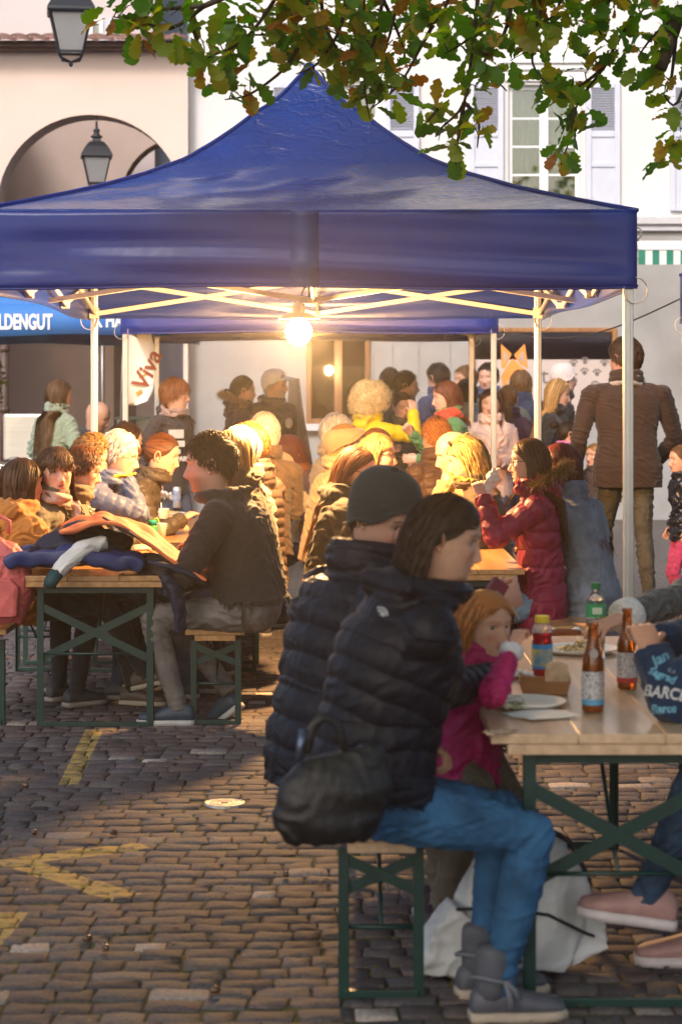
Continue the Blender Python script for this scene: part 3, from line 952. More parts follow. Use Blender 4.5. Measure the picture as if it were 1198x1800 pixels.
navy = tarp_mat('tent_cloth', (0.0015, 0.058, 0.40))
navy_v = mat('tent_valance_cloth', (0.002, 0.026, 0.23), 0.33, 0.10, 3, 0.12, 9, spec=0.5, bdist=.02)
alu = mat('aluminium', (0.60, 0.60, 0.60), 0.32, 0.06, 8, metal=0.85)
truss_m = mat('truss_enamel', (0.66, 0.62, 0.56), 0.4, 0.05, 8)
plast = mat('grey_plastic', (0.30, 0.27, 0.25), 0.5)
strap_m = mat('white_webbing', (0.6, 0.57, 0.52), 0.8)

# hip silhouette measured off the photograph: (pixels from the apex, pixel row)
HIP = [(0, 120), (14, 130), (40, 160), (63, 180), (93, 198), (128, 225), (163, 249), (213, 279), (283, 305), (363, 327), (413, 338), (488, 353), (550, 364), (583, 370)]


def hip_profile(t, half=1.5, y0=9.51, cx=-0.165):
    yy = y0 + half * (1 - t)
    s = FPX / yy
    px = half * t * s + (cx * s + CXP) - 535 * 0 - (CXP + cx * s)
    py = np.interp(px, [h[0] for h in HIP], [h[1] for h in HIP])
    return CAMZ - (py - HZN) / s


def tent(label, cx, y0, length, zb=2.12, zv=2.455, half=1.5, hero=False, dz=0.0, sway=1):
    rg = random.Random(int(abs(cx) * 100) + int(y0))
    yc = y0 + length / 2
    t = thing('gazebo_tent', label, 'tent', (cx, yc, 0), 0, 'blue folding tents')
    hl = length / 2
    n = 44 if hero else 16
    prof = [hip_profile(i / n) + dz for i in range(n + 1)]
    rid = hl - half          # half of the ridge
    b = MB()
    # hip ring at parameter tt: rectangle half*tt by rid + half*tt
    m = 56 if hero else 20

    def pt(tt, side, u):
        x, y = half * tt, rid + half * tt
        z = float(np.interp(tt, [i / n for i in range(n + 1)], prof))
        sag = 0.022 * math.sin(math.pi * tt) * (1 - u * u)
        w_ = 0.0
        if hero:
            w_ = 0.006 * math.sin(9 * u + 21 * tt + 2 * side) * math.sin(math.pi * tt) + 0.004 * math.sin(31 * u * tt + 5 * tt) * math.sin(math.pi * tt)
            w_ *= (1 - u ** 6)
        z = z - sag + w_
        if side == 0: return (x * u, -y, z)
        if side == 1: return (x, y * u, z)
        if side == 2: return (-x * u, y, z)
        return (-x, -y * u, z)
    for side in range(4):
        rings = [[pt(max(i / n, .004), side, -1 + 2 * j / m) for j in range(m + 1)] for i in range(n + 1)]
        b.loft(rings, False, 0, False)
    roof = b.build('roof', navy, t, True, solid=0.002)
    MB().tube([(0, -rid - .05, prof[0] - .005), (0, rid + .05, prof[0] - .005)], 0.03, 10).build('ridge_seam', navy, roof, True)
    for sx in (-1, 1):
        for sy in (-1, 1):
            pts = [(sx * half * i / n * 1.002, sy * (rid + half * i / n * 1.002), prof[i] + .001) for i in range(n + 1)]
            MB().tube(pts, 0.011, 6).build('hem_piping', navy_v, roof, True)
    zv = prof[-1] - dz + .001
    # valances with soft horizontal folds
    nn = 60 if hero else 16
    kk = 14 if hero else 5
    for side in range(4):
        Ls = half if side % 2 == 0 else hl
        ph = rg.uniform(0, 6)
        rows = []
        for k in range(kk + 1):
            v = k / kk
            z = zv + dz + (zb - zv) * v
            row = []
            for j in range(nn + 1):
                u = -1 + 2 * j / nn
                edge = 1 - abs(u) ** 8
                amp = 0.013 if hero else 0.008
                o_ = edge * amp * (math.sin(9.5 * v + 1.7 * math.sin(2.2 * u + ph) + 1.2 * u) + 0.6 * math.sin(17 * v - 3.1 * u + ph)) * (0.25 + 0.75 * v)
                zz = z + (0.008 * math.sin(4 * u + ph) * v if 0 < k else 0)
                q = Ls * u
                row.append({0: (q, -hl - o_, zz), 1: (half + o_, q, zz), 2: (-q, hl + o_, zz), 3: (-half - o_, -q, zz)}[side])
            rows.append(row)
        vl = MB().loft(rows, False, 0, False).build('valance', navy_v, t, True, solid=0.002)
        hm = [(p[0] * 1.001, p[1] * 1.001, p[2] + .004) for p in rows[-1]]
        MB().tube(hm, 0.006, 5).build('hem', navy_v, vl, True)
        if hero and side == 0:
            stripx = 0.0
            cols = [[(stripx + (-.062 + .124 * a), rows[k][int((stripx / half + 1) / 2 * nn)][1] - 0.006, rows[k][nn // 2][2]) for a in (0, .5, 1)] for k in range(kk + 1)]
            MB().loft(cols, False, 0, False).build('shade_strip', mat('valance_shade', (0.020, 0.050, 0.21), 0.5, .1, 6), vl, True, solid=.002)  # strip colour stands in for the shading down the valance's middle
    # legs
    zt = zb + 0.30
    for sx in (-1, 1):
        for sy in (-1, 1):
            lx, ly = sx * (half - .035), sy * (hl - .035)
            up = MB()
            for ox, oy in ((0, 0),):
                up.box((lx, ly, (zt + .55) / 2), (.040, .040, zt - .55))
                for a, bb in ((1, 0), (-1, 0), (0, 1), (0, -1)):
                    up.box((lx + a * .0215, ly + bb * .0215, (zt + .55) / 2), (.004 if a else .016, .004 if bb else .016, zt - .56))
            lg = up.build('leg', alu, t, bevel=.003)
            MB().box((lx, ly, .23), (.030, .030, .50)).build('lower_tube', alu, lg, bevel=.003)
            MB().box((lx, ly, .60), (.056, .056, .07)).build('clamp', plast, lg, bevel=.006)
            MB().box((lx, ly, .006), (.12, .12, .012)).build('foot_plate', alu, lg, bevel=.003)
            MB().box((lx, ly, zb + .04), (.062, .062, .075)).build('slider', truss_m, lg, bevel=.006)
            MB().box((lx, ly, zt - .03), (.062, .062, .08)).build('corner_bracket', truss_m, lg, bevel=.006)
            if hero or sway:
                # rolled strap hanging by the leg head
                pts = [(lx + sx * .03 + .055 * math.sin(a) * sx, ly - .03, zb - .01 + .06 * math.cos(a)) for a in [i * .5 for i in range(11)]]
                ribbon = [[(p[0], p[1] - .012, p[2]), (p[0], p[1] + .012, p[2])] for p in pts]
                MB().loft(ribbon, False, 0, False).build('strap', strap_m, lg, True, solid=.003)
    # scissor trusses: front, back (2 crosses), sides (3), and the two inner ones to the middle post
    zh, zl = zt - .04, zb + .035

    def scissor(p, q, k):
        p, q = Vector(p), Vector(q)
        nrm = (q - p).cross(Vector((0, 0, 1))).normalized() * .011
        for i in range(k):
            a, c = p.lerp(q, i / k), p.lerp(q, (i + 1) / k)
            for (za, zc, of) in ((zh, zl, 1), (zl, zh, -1)):
                MB().bar((a.x + nrm.x * of, a.y + nrm.y * of, za), (c.x + nrm.x * of, c.y + nrm.y * of, zc), .014, .030).build('truss_bar', truss_m, t, bevel=.003)
            for z in (zh, zl):
                if i: MB().box((a.x, a.y, z), (.05, .05, .035)).build('joint', truss_m, t, bevel=.006)
    i_ = .035
    ks = 2 if length < 3.6 else 3
    scissor((-half + i_, -hl + i_, 0), (half - i_, -hl + i_, 0), 2)
    scissor((-half + i_, hl - i_, 0), (half - i_, hl - i_, 0), 2)
    scissor((-half + i_, -hl + i_, 0), (-half + i_, hl - i_, 0), ks)
    scissor((half - i_, -hl + i_, 0), (half - i_, hl - i_, 0), ks)
    scissor((-half + i_, 0.0, 0), (0, 0, 0), 1)
    scissor((0, 0, 0), (half - i_, 0, 0), 1)
    scissor((0, -hl + i_, 0), (0, 0, 0), 1)
    scissor((0, 0, 0), (0, hl - i_, 0), 1)
    MB().tube([(0, 0, zl), (0, 0, prof[0] - .06)], .02, 10).build('centre_post', alu, t, True)
    MB().tube([(0, -rid, prof[0] - .04), (0, rid, prof[0] - .04)], .02, 10).build('ridge_bar', alu, t, True)
    return t


T1 = tent('large blue tent with the lit lamp, peaked roof over the eating tables', -0.165, 9.51, 4.45, hero=True)
T2 = tent('second blue tent joined behind the peaked one', -0.25, 16.74, 2.95, dz=-.02)
T3 = tent('blue tent corner with one leg past the tall man in brown', 2.43 + 1.5, 12.1, 3.0)
CLIP = thing('spring_hook', 'small steel hook on the corner of the large blue tent', 'hook', W(1119, 412, 388))
MB().tube([(.002, 0, .03), (.016, -.004, .022), (.016, -.004, -.012), (.004, -.002, -.02), (.002, 0, -.03)], .004, 6).build('hook', alu, CLIP, True)

# ------------------------------------------------------------------ the lit lamp
LP = Vector((-0.235, 11.73, 2.0))
lamp = thing('work_lamp', 'glaring lit lamp hanging under the peaked tent', 'lamp', LP)
bulb_m = bpy.data.materials.new('lit_bulb')
N, L, B = nodes_of(bulb_m)
B.inputs['Base Color'].default_value = (1, .85, .6, 1)
B.inputs['Emission Color'].default_value = (1.0, 0.54, 0.20, 1)
B.inputs['Emission Strength'].default_value = 3000.0
MB().ell((0, 0, -.02), (.070, .070, .075), 20, 14).build('bulb', bulb_m, lamp, True)
MB().lathe([(.03, .05), (.034, .06), (.034, .13), (.012, .15), (.010, .17)], 14).build('socket', mat('lamp_socket', (.55, .53, .5), .4), lamp, True)
MB().tube([(0, 0, .16), (.03, .0, .22), (.07, 0, .30), (.07, 0, .44)], .006, 6).build('lamp_cord', mat('black_rubber', (.02, .02, .02), .6), lamp, True)
MB().lathe([(.030, .062), (.060, .085), (.115, .055), (.118, .052), (.060, .080), (.030, .055)], 20).build('reflector', alu, lamp, True)
# ------------------------------------------------------------------ blue parasol with lettering and the white banner
par_m = mat('parasol_cloth', (0.02, 0.16, 0.50), 0.7, 0.08, 3, 0.1, 8)
par = thing('market_parasol', 'bright blue square parasol with white lettering behind the tent leg', 'parasol', (-3.4, 21, 0))
x0, x1, y0, y1 = -5.6, -1.55, 19.0, 23.2
zv0, zv1 = 2.135, 2.42
cx, cy, zc = (x0 + x1) / 2 + 3.4, (y0 + y1) / 2 - 21, 3.25
P4 = [(x0 + 3.4, y0 - 21), (x1 + 3.4, y0 - 21), (x1 + 3.4, y1 - 21), (x0 + 3.4, y1 - 21)]
for i in range(4):
    a, c = P4[i], P4[(i + 1) % 4]
    rows = [[(a[0] + (c[0] - a[0]) * u + (cx - a[0] - (c[0] - a[0]) * u) * k, a[1] + (c[1] - a[1]) * u + (cy - a[1] - (c[1] - a[1]) * u) * k, zv1 + (zc - zv1) * (k ** .92)) for u in [j / 10 for j in range(11)]] for k in [j / 8 * .99 for j in range(9)]]
    MB().loft(rows, False, 0, False).build('roof_panel', par_m, par, True, solid=.003)
    rows = [[(a[0] + (c[0] - a[0]) * j / 20, a[1] + (c[1] - a[1]) * j / 20, z + (0.012 * math.sin(j * .9) if z < 2.2 else 0)) for j in range(21)] for z in (zv1, (zv0 + zv1) / 2, zv0)]
    MB().loft(rows, False, 0, False).build('valance', par_m, par, True, solid=.003)
    MB().tube([(a[0], a[1], zv1 + .01), (cx, cy, zc - .05)], .014, 6).build('rib', strap_m, par, True)
MB().tube([(cx, cy, 0), (cx, cy, zc + .05)], .03, 12).build('pole', alu, par, True)
MB().lathe([(.32, 0), (.32, .06), (.06, .09), (.05, .25)], 24, (cx, cy, 0)).build('base', plast, par)
white_print = mat('white_print', (0.80, 0.80, 0.78), 0.7)
sL = FPX / 18.98
text_mesh('lettering', 'HALDENGUT', 0.19, white_print, par, face_cam(((92 - CXP) / sL + 3.4, y0 - 21 - .008, CAMZ - (578 - HZN) / sL)) @ Matrix.Diagonal((.56, 1, 1, 1)), .002, .006, 'RIGHT')
text_mesh('lettering', 'X HAUS', 0.17, white_print, par, face_cam(((163 - CXP) / sL + 3.4, y0 - 21 - .008, CAMZ - (574 - HZN) / sL)) @ Matrix.Diagonal((.68, 1, 1, 1)), .002, .006)

ban = thing('beach_banner', 'white hanging banner with brown slanted lettering beside the tent leg', 'banner', W(246, 715, 205))
sB = 205
bp_ = lambda px, py: Vector(((px - 246) / sB, 0, -(py - 715) / sB))
outl = [(222, 560, 262, 562), (219, 585, 266, 590), (219, 610, 271, 610), (218, 640, 274, 635), (218, 665, 274, 660), (219, 690, 270, 685), (220, 708, 260, 705), (224, 713, 240, 712)]
rows = []
for i, (a, ya, c, yb) in enumerate(outl):
    rows.append([bp_(a + (c - a) * u, ya + (yb - ya) * u) + Vector((0, 0.05 * math.sin(u * 3.1) + .01 * math.sin(i), 0)) for u in [j / 8 for j in range(9)]])
MB().loft(rows, False, 0, False).build('cloth', mat('banner_white', (0.78, 0.74, 0.66), 0.8, .04, 3), ban, True, solid=.003)
lett = mat('brown_print', (0.28, 0.06, 0.02), 0.7)
tx = text_mesh('lettering', 'Viva', 0.21, lett, ban, face_cam(bp_(256, 690) + Vector((0, -.006, 0)), 0, R(66)), .0015, .004, shear=.15)
for v in tx.data.vertices:
    u = min(max((v.co.x * sB + 246 - 219) / 55, 0), 1)
    v.co.y += 0.05 * math.sin(u * 3.1) - .012
MB().add([bp_(244, 662) + Vector((0, .03, 0)), bp_(266, 652) + Vector((0, .03, 0)), bp_(266, 655) + Vector((0, .03, 0)), bp_(244, 666) + Vector((0, .03, 0))], [(0, 1, 2, 3)]).add(
    [bp_(238, 690) + Vector((0, .03, 0)), bp_(248, 684) + Vector((0, .03, 0)), bp_(250, 690) + Vector((0, .03, 0)), bp_(240, 697) + Vector((0, .03, 0))], [(0, 1, 2, 3)]).build('print_mark', mat('ochre_print', (0.6, .30, .06), .7), ban, solid=.002)
MB().tube([bp_(212, 760) + Vector((0, .03, 0)), bp_(216, 640), bp_(221, 558)], .012, 8).build('banner_pole', alu, ban, True)
MB().tube([bp_(212, 760) + Vector((0, .03, 0)), bp_(212, 715 + 205 * 1.45) + Vector((0, .03, 0))], .016, 8).build('lower_pole', alu, ban, True)

# thin black cable from tent to tent
cab = MB()
pa, pb = W(880, 583, 225), W(1195, 525, 243)
pts = []
for i in range(25):
    u = i / 24
    p = pa.lerp(pb, u)
    p.z -= 0.16 * math.sin(math.pi * u) * (1 - .2 * u)
    pts.append(p)
tag(cab.tube(pts, .006, 6).build('power_cable', mat('black_rubber', (.02, .02, .02), .6), None, True), 'thin black cable sagging between two blue tents', 'cable')
tag(MB().tube([W(990, 968, 170), W(1090, 972, 172), W(1290, 978, 176)], .012, 8).build('barrier_tube', mat('orange_tube', (.6, .16, .04), .5), None, True, None), 'thin orange barrier tube low behind the tall man in brown', 'barrier')
# ------------------------------------------------------------------ beer tables and benches
beech = wood_mat('beech_top', (0.40, 0.20, 0.075), (0.52, 0.29, 0.12), 4, 0.28, 'Y')
beech_w = wood_mat('worn_beech', (0.60, 0.40, 0.25), (0.72, 0.51, 0.34), 4, 0.30, 'Y')
green = mat('green_steel', (0.003, 0.030, 0.026), 0.4, 0.2, 20, spec=.5)
edge_m = mat('worn_edge', (0.42, 0.27, 0.17), 0.5, 0.35, 9, stretch=(4, 1, .6), col2=(0.55, 0.44, 0.34))


def trestle(parent, hw, y, z, w=.034, table=True, dirn=1):
    """one folding leg frame: two angle-iron legs, two cross rails, X brace"""
    for sx in (-1, 1):
        b = MB()
        b.box((sx * hw, y, z / 2), (w, .005, z)).box((sx * hw + sx * (w / 2 - .0025), y + .0165 * dirn, z / 2), (.005, w - .004, z))
        b.build('leg', green, parent, bevel=.0015)
    bars = MB()
    if table:
        bars.bar((-hw, y + .005 * dirn, z - .10), (hw, y + .005 * dirn, z - .36), .038, .004, up=(0, 1, 0))
        bars.bar((-hw, y + .011 * dirn, z - .36), (hw, y + .011 * dirn, z - .10), .038, .004, up=(0, 1, 0))
        bars.bar((-hw, y + .016 * dirn, z - .02), (hw, y + .016 * dirn, z - .02), .02, .03)
    else:
        bars.bar((-hw, y + .005 * dirn, z - .03), (hw, y + .005 * dirn, z - .12), .030, .004, up=(0, 1, 0))
        bars.bar((-hw, y + .011 * dirn, z - .12), (hw, y + .011 * dirn, z - .03), .030, .004, up=(0, 1, 0))
    bars.build('brace', green, parent)
    zr = z - .335 if table else z - .22
    MB().tube([(-hw, y + .012 * dirn, zr), (hw, y + .012 * dirn, zr)], .007, 8).build('rail', green, parent, True)
    MB().bar((-hw, y, .012), (hw, y, .012), .022, .022).build('foot_bar', green, parent, bevel=.002)
    MB().tube([(0, y + .012 * dirn, zr), (0, y + .50 * dirn, z - .01)], .006, 8).build('folding_stay', green, parent, True)


def table_(label, xc, y0, width, length=2.2, h=.75, m=None, name='beer_table', cat='table', grp='folding beer tables', rz=0.0, batten=True):
    t = thing(name, label, cat, (xc, y0 + length / 2, 0), rz, grp)
    hl = length / 2
    seat = name == 'beer_bench'
    n = 1 if seat else 3
    m = m or beech
    th = .028
    pw = width / n
    for i in range(n):
        b = MB().box((-width / 2 + pw * (i + .5), 0, h - th / 2), (pw - (.0007 if n > 1 else 0), length, th))
        b.build('plank', m, t, bevel=.004)
    bt = MB()
    for y in (-hl + .03, hl - .03):
        bt.box((0, y, h - th - .015), (width - .09, .05, .028))
    bt.bx(-width / 2 + .05, -width / 2 + .075, -hl + .06, hl - .06, h - th - .028, h - th - .001)
    bt.bx(width / 2 - .075, width / 2 - .05, -hl + .06, hl - .06, h - th - .028, h - th - .001)
    bt.build('batten', m, t, bevel=.002)
    hw = width / 2 - (.035 if seat else .11)
    trestle(t, hw, -hl + .075, h - th - .03, .034 if not seat else .03, not seat, 1)
    trestle(t, hw, hl - .16, h - th - .03, .03 if not seat else .026, not seat, -1)
    return t


def bench_(label, xc, y0, width=.27, length=2.2, h=.48, m=None):
    return table_(label, xc, y0, width, length, h, m, 'beer_bench', 'bench', 'folding beer benches')


# near group
table_('worn beer table with two brown bottles and a juice bottle on it', .40 + .35, 5.62, .70, m=beech_w)
bench_('worn bench carrying the woman in blue jeans', .11, 5.70, .275, m=beech_w, h=.47)
bench_('bench on the far side of the worn table with the bottles', 1.42, 5.70, .275, m=beech_w, h=.47)
# left group under the tent
table_('beer table with the pile of jackets on its end', -1.21, 10.30, .76)
bench_('bench end beside the bearded man in the dark hoodie', -.62, 10.36, .29)
bench_('bench end below the pink backpack', -1.79, 10.36, .29)
table_('beer table continuing behind the one with the pile of jackets', -1.21, 12.6, .76)
bench_('bench further back beside the brown quilted jacket', -.62, 12.62, .29)
bench_('bench further back under the white-haired man', -1.79, 12.62, .29)
# right group under the tent
table_('beer table corner in front of the girl in the crimson jacket', .58, 10.66, .70)
bench_('bench under the woman with glasses and long brown hair', -.02, 10.8, .28)
bench_('bench under the girl in the crimson jacket', 1.18, 10.5, .28)
table_('beer table with wine bottles behind the green beanie', .50, 13.0, .70)
bench_('bench behind the woman with glasses', -.10, 13.0, .28)
bench_('bench behind the blond woman with sunglasses', 1.10, 13.0, .28)


# ------------------------------------------------------------------ table ware
def bottle_mat(name, col, tr=.75, rough=.04):
    m = bpy.data.materials.new(name)
    N, L, B = nodes_of(m)
    B.inputs['Base Color'].default_value = (*col, 1)
    B.inputs['Roughness'].default_value = rough
    B.inputs['Transmission Weight'].default_value = tr
    B.inputs['IOR'].default_value = 1.45
    return m


amber = bottle_mat('amber_glass', (0.35, 0.10, 0.012), .7)
green_gl = bottle_mat('green_glass', (0.10, 0.22, 0.03), .75)
clear_pet = bottle_mat('clear_plastic', (.92, .95, .94), .95)
paper_w = mat('white_paper', (0.80, 0.80, 0.80), 0.85, 0.04, 20)
kraft = mat('kraft_card', (0.36, 0.19, 0.09), 0.8, 0.12, 14)
food_m = mat('noodles', (0.62, 0.48, 0.24), 0.6, 0.35, 26, 0.6, 40, isl=.35)


def comic_label(name, base, accent):
    """pale label busy with dark doodles"""
    m = bpy.data.materials.new(name)
    N, L, B = nodes_of(m)
    tc = N.new('ShaderNodeTexCoord')
    v = N.new('ShaderNodeTexVoronoi'); v.inputs['Scale'].default_value = 95; v.feature = 'DISTANCE_TO_EDGE'
    nz = N.new('ShaderNodeTexNoise'); nz.inputs['Scale'].default_value = 60; nz.inputs['Distortion'].default_value = 3
    L.new(tc.outputs['Object'], v.inputs['Vector']); L.new(tc.outputs['Object'], nz.inputs['Vector'])
    a = N.new('ShaderNodeMath'); a.operation = 'LESS_THAN'; a.inputs[1].default_value = 0.07
    L.new(v.outputs['Distance'], a.inputs[0])
    g = N.new('ShaderNodeMath'); g.operation = 'GREATER_THAN'; g.inputs[1].default_value = 0.50; L.new(nz.outputs['Fac'], g.inputs[0])
    mu = N.new('ShaderNodeMath'); mu.operation = 'MULTIPLY'; L.new(a.outputs[0], mu.inputs[0]); L.new(g.outputs[0], mu.inputs[1])
    mx = N.new('ShaderNodeMix'); mx.data_type = 'RGBA'; mx.inputs['A'].default_value = (*base, 1); mx.inputs['B'].default_value = (*accent, 1)
    L.new(mu.outputs[0], mx.inputs['Factor']); L.new(mx.outputs['Result'], B.inputs['Base Color'])
    B.inputs['Roughness'].default_value = .6
    return m


def beer(label, p, band, bandc, k=1.0, rz=0, grp='brown beer bottles', full=True):
    t = thing('beer_bottle', label, 'bottle', p, rz, grp)
    pr = [(.0, .0), (.029, .0), (.0305, .006), (.0305, .125), (.029, .140), (.022, .165), (.0155, .185), (.0135, .225), (.0135, .232), (.0155, .234), (.0155, .245), (.012, .246)]
    MB().lathe([(r * k, z * k) for r, z in pr], 28).build('glass', amber, t, True)
    if full:
        MB().lathe([(.0312 * k, .036 * k), (.0312 * k, .112 * k)], 28, cap=False).build('paper_label', comic_label('doodle_label', (.55, .55, .60), (.05, .05, .07)), t, True)
        MB().lathe([(.0313 * k, .020 * k), (.0313 * k, .036 * k)], 28, cap=False).build('label_band', mat('band_' + bandc, band, .5), t, True)
        MB().add([(.014 * k * math.cos(a) * .9, -.0238 * k - .002, .162 * k + .014 * k * math.sin(a)) for a in [i * .785 for i in range(8)]], [tuple(range(8))]).build('neck_label', mat('neck_grey', (.35, .33, .34), .6), t, solid=.003)
    return t


TZ = .752
def on_table(px, py, z=TZ):
    s = (py - HZN) / (CAMZ - z)
    return Vector(((px - CXP) / s, FPX / s, z))


beer('brown beer bottle with a blue band under its doodled label', on_table(1041, 1250), (.10, .35, .62), 'blue', 1.03)
beer('brown beer bottle with a red band under its doodled label', on_table(1101, 1210), (.45, .05, .05), 'red', 1.0, .5)

t = thing('juice_bottle', 'yellow-capped bottle of red juice with a blue label', 'bottle', on_table(952, 1186))
jm = bottle_mat('red_juice', (.42, .015, .03), .45, .08)
MB().lathe([(0, 0), (.030, 0), (.033, .008), (.033, .05), (.031, .055), (.033, .062), (.033, .105), (.030, .118), (.0335, .128), (.0335, .137)], 28).build('juice', jm, t, True)
MB().lathe([(.0337, .137), (.033, .145), (.026, .158), (.019, .166), (.019, .168)], 28, cap=False).build('shoulder', bottle_mat('bottle_plastic', (.9, .75, .7), .7, .15), t, True)
MB().lathe([(0, .190), (.0225, .190), (.0235, .187), (.0235, .168), (0, .168)], 24).build('cap', mat('yellow_cap', (.72, .58, .04), .4, .06, 12), t)
MB().lathe([(.0338, .022), (.0338, .100)], 28, cap=False).build('blue_label', mat('juice_label', (.02, .22, .62), .45, .1, 22, col2=(.06, .36, .72)), t, True)
MB().lathe([(.0341, .030), (.0341, .085)], 28, cap=False).build('label_print', mat('juice_print', (.03, .26, .6), .5, .1, 24, col2=(.65, .55, .05)), t, True)

t = thing('water_bottle', 'clear plastic bottle with green cap and green label', 'bottle', on_table(1046, 1160))
MB().lathe([(0, .0), (.028, 0), (.032, .01), (.031, .05), (.033, .06), (.033, .13), (.031, .14), (.033, .148), (.033, .190), (.030, .205), (.018, .225), (.0125, .232), (.0125, .24)], 28).build('bottle_body', clear_pet, t, True)
MB().lathe([(0, .262), (.015, .262), (.016, .259), (.016, .240), (0, .240)], 20).build('cap', mat('green_cap', (.01, .16, .05), .4), t)
MB().lathe([(.0338, .146), (.0338, .192)], 28, cap=False).build('green_label', mat('green_label', (.02, .28, .10), .5, .1, 30, col2=(.05, .36, .14)), t, True)
MB().add([(-.015, -.0342, .158), (.017, -.0342, .158), (.017, -.0342, .180), (-.015, -.0342, .180)], [(0, 1, 2, 3)]).build('label_field', mat('label_field', (.55, .68, .55), .6), t, solid=.001)


def noodles(t, c, rad, n, m, seed, name='noodles', seglen=.05):
    rg = random.Random(seed)
    b = MB()
    for i in range(n):
        a, r_ = rg.uniform(0, 6.28), rad * math.sqrt(rg.random())
        p = Vector((c[0] + r_ * math.cos(a), c[1] + r_ * math.sin(a), c[2] + rg.uniform(0, .028) * (1 - r_ / rad)))
        d = Vector((rg.gauss(0, 1), rg.gauss(0, 1), rg.gauss(0, .25))).normalized() * seglen * .4
        b.tube([p - d, p + Vector((rg.uniform(-.01, .01), rg.uniform(-.01, .01), .006)), p + d], .0028, 5)
    return b.build(name, m, t, True)


def plate(label, p, r, seed, food=True, rim=True):
    t = thing('paper_plate', label, 'plate', p, 0, 'white plates of food')
    MB().lathe([(0, .001), (r * .72, .001), (r * .78, .004), (r * .97, .016), (r, .017), (r * .985, .012), (r * .78, .0), (0, .0)], 40).build('dish', paper_w, t, True)
    if food: noodles(t, (0, 0, .008), r * .55, 60, food_m, seed)
    return t


plate('white plate with scraps of food nearest the table end', on_table(925, 1240, TZ), .115, 3, False)
tt = bpy.data.objects[-1] if False else None
noodles(None, on_table(903, 1242, TZ + .010), .035, 22, mat('cabbage', (.55, .55, .38), .6, .3, 30, isl=.3), 5, 'food_scrap')
tag(bpy.data.objects['food_scrap'], 'little heap of pale cabbage on the plate nearest the table end', 'food')
plate('white plate heaped with noodles behind the clear bottle', on_table(1018, 1146, TZ), .135, 4)
# fork and crust
t = thing('bread_slice', 'pale slice of bread standing on the plate edge', 'bread', on_table(978, 1212, TZ + .012))
MB().loft([[(x * .035, y, z * .085) for x, z in ((-1, 0), (1, 0), (1.1, .5), (.9, .9), (0, 1.05), (-.9, .9), (-1.05, .5))] for y in (-.009, .009)]).build('slice', mat('bread', (.62, .48, .34), .9, .2, 40, .5, 80), t, bevel=.004)
t = thing('card_tray', 'open brown cardboard food tray on the worn table', 'tray', on_table(957, 1218, TZ), R(-6))
for (a, c) in (((-.065, -.045), (.065, -.045)), ((.065, -.045), (.065, .045)), ((.065, .045), (-.065, .045)), ((-.065, .045), (-.065, -.045))):
    f = 1.18
    MB().add([(a[0], a[1], .002), (c[0], c[1], .002), (c[0] * f, c[1] * f, .042), (a[0] * f, a[1] * f, .042)], [(0, 1, 2, 3)]).build('tray_side', kraft, t, solid=.002)
MB().box((0, 0, .002), (.13, .09, .002)).build('tray_base', kraft, t)
rg = random.Random(3)


def sheet(name, label, p, w, d, rz, m, amp, seed, cat, crumple=0.0, fold=None):
    rg = random.Random(seed)
    n = 12
    ph = [rg.uniform(0, 6.28) for _ in range(6)]
    rows = []
    for j in range(n + 1):
        row = []
        for i in range(n + 1):
            u, v = i / n - .5, j / n - .5
            z = amp * (1 + math.sin(5 * u + ph[0] + 3 * v) * .6 + math.sin(8 * v + ph[1] + 4 * u) * .4 + crumple * (math.sin(23 * u + ph[2] + 9 * v) + math.sin(19 * v - 13 * u + ph[3])))
            row.append((u * w, v * d, max(.001, z)))
        rows.append(row)
    o = MB().loft(rows, False, 0, False).build(name, m, None, True, p, (0, 0, rz), solid=.0015)
    return tag(o, label, cat)


sheet('paper_napkin', 'flat white paper napkin by the blue-banded bottle', on_table(950, 1258, TZ), .17, .15, R(28), paper_w, .004, 2, 'napkin')
sheet('crumpled_napkin', 'crumpled white napkin beside the red juice bottle', on_table(900, 1190, TZ), .12, .10, R(12), paper_w, .012, 7, 'napkin', .5)
sheet('meat_paper', 'white paper under sausage pieces by the clear bottle', on_table(985, 1112, TZ), .16, .10, R(5), paper_w, .008, 9, 'paper', .3)
t = thing('sausage', 'browned sausage piece on the white paper', 'food', on_table(992, 1118, TZ + .014), R(12))
MB().tube([(-.07, 0, .012), (-.03, .008, .014), (.02, .004, .014), (.06, -.01, .012)], [.010, .013, .013, .009], 10).build('sausage', mat('sausage', (.20, .06, .025), .35, .3, 40), t, True)
t = thing('tumbler', 'small glass of yellow drink in the hands by the printed sleeve', 'glass', on_table(1131, 1172, TZ))
MB().lathe([(0, 0), (.024, 0), (.03, .10), (.028, .10), (.0225, .006), (0, .006)], 22).build('glass', clear_pet, t, True)
MB().lathe([(0, .008), (.022, .008), (.0245, .06), (0, .06)], 22).build('drink', bottle_mat('yellow_drink', (.85, .55, .04), .6), t, True)
# torn tape flap of the table corner
sheet('torn_cover', 'torn pale paper flap hanging at the worn table corner', Vector((.425, 5.635, TZ - .002)), .10, .06, R(60), mat('torn_paper', (.5, .36, .26), .85, .2, 20), .004, 4, 'paper', .6)

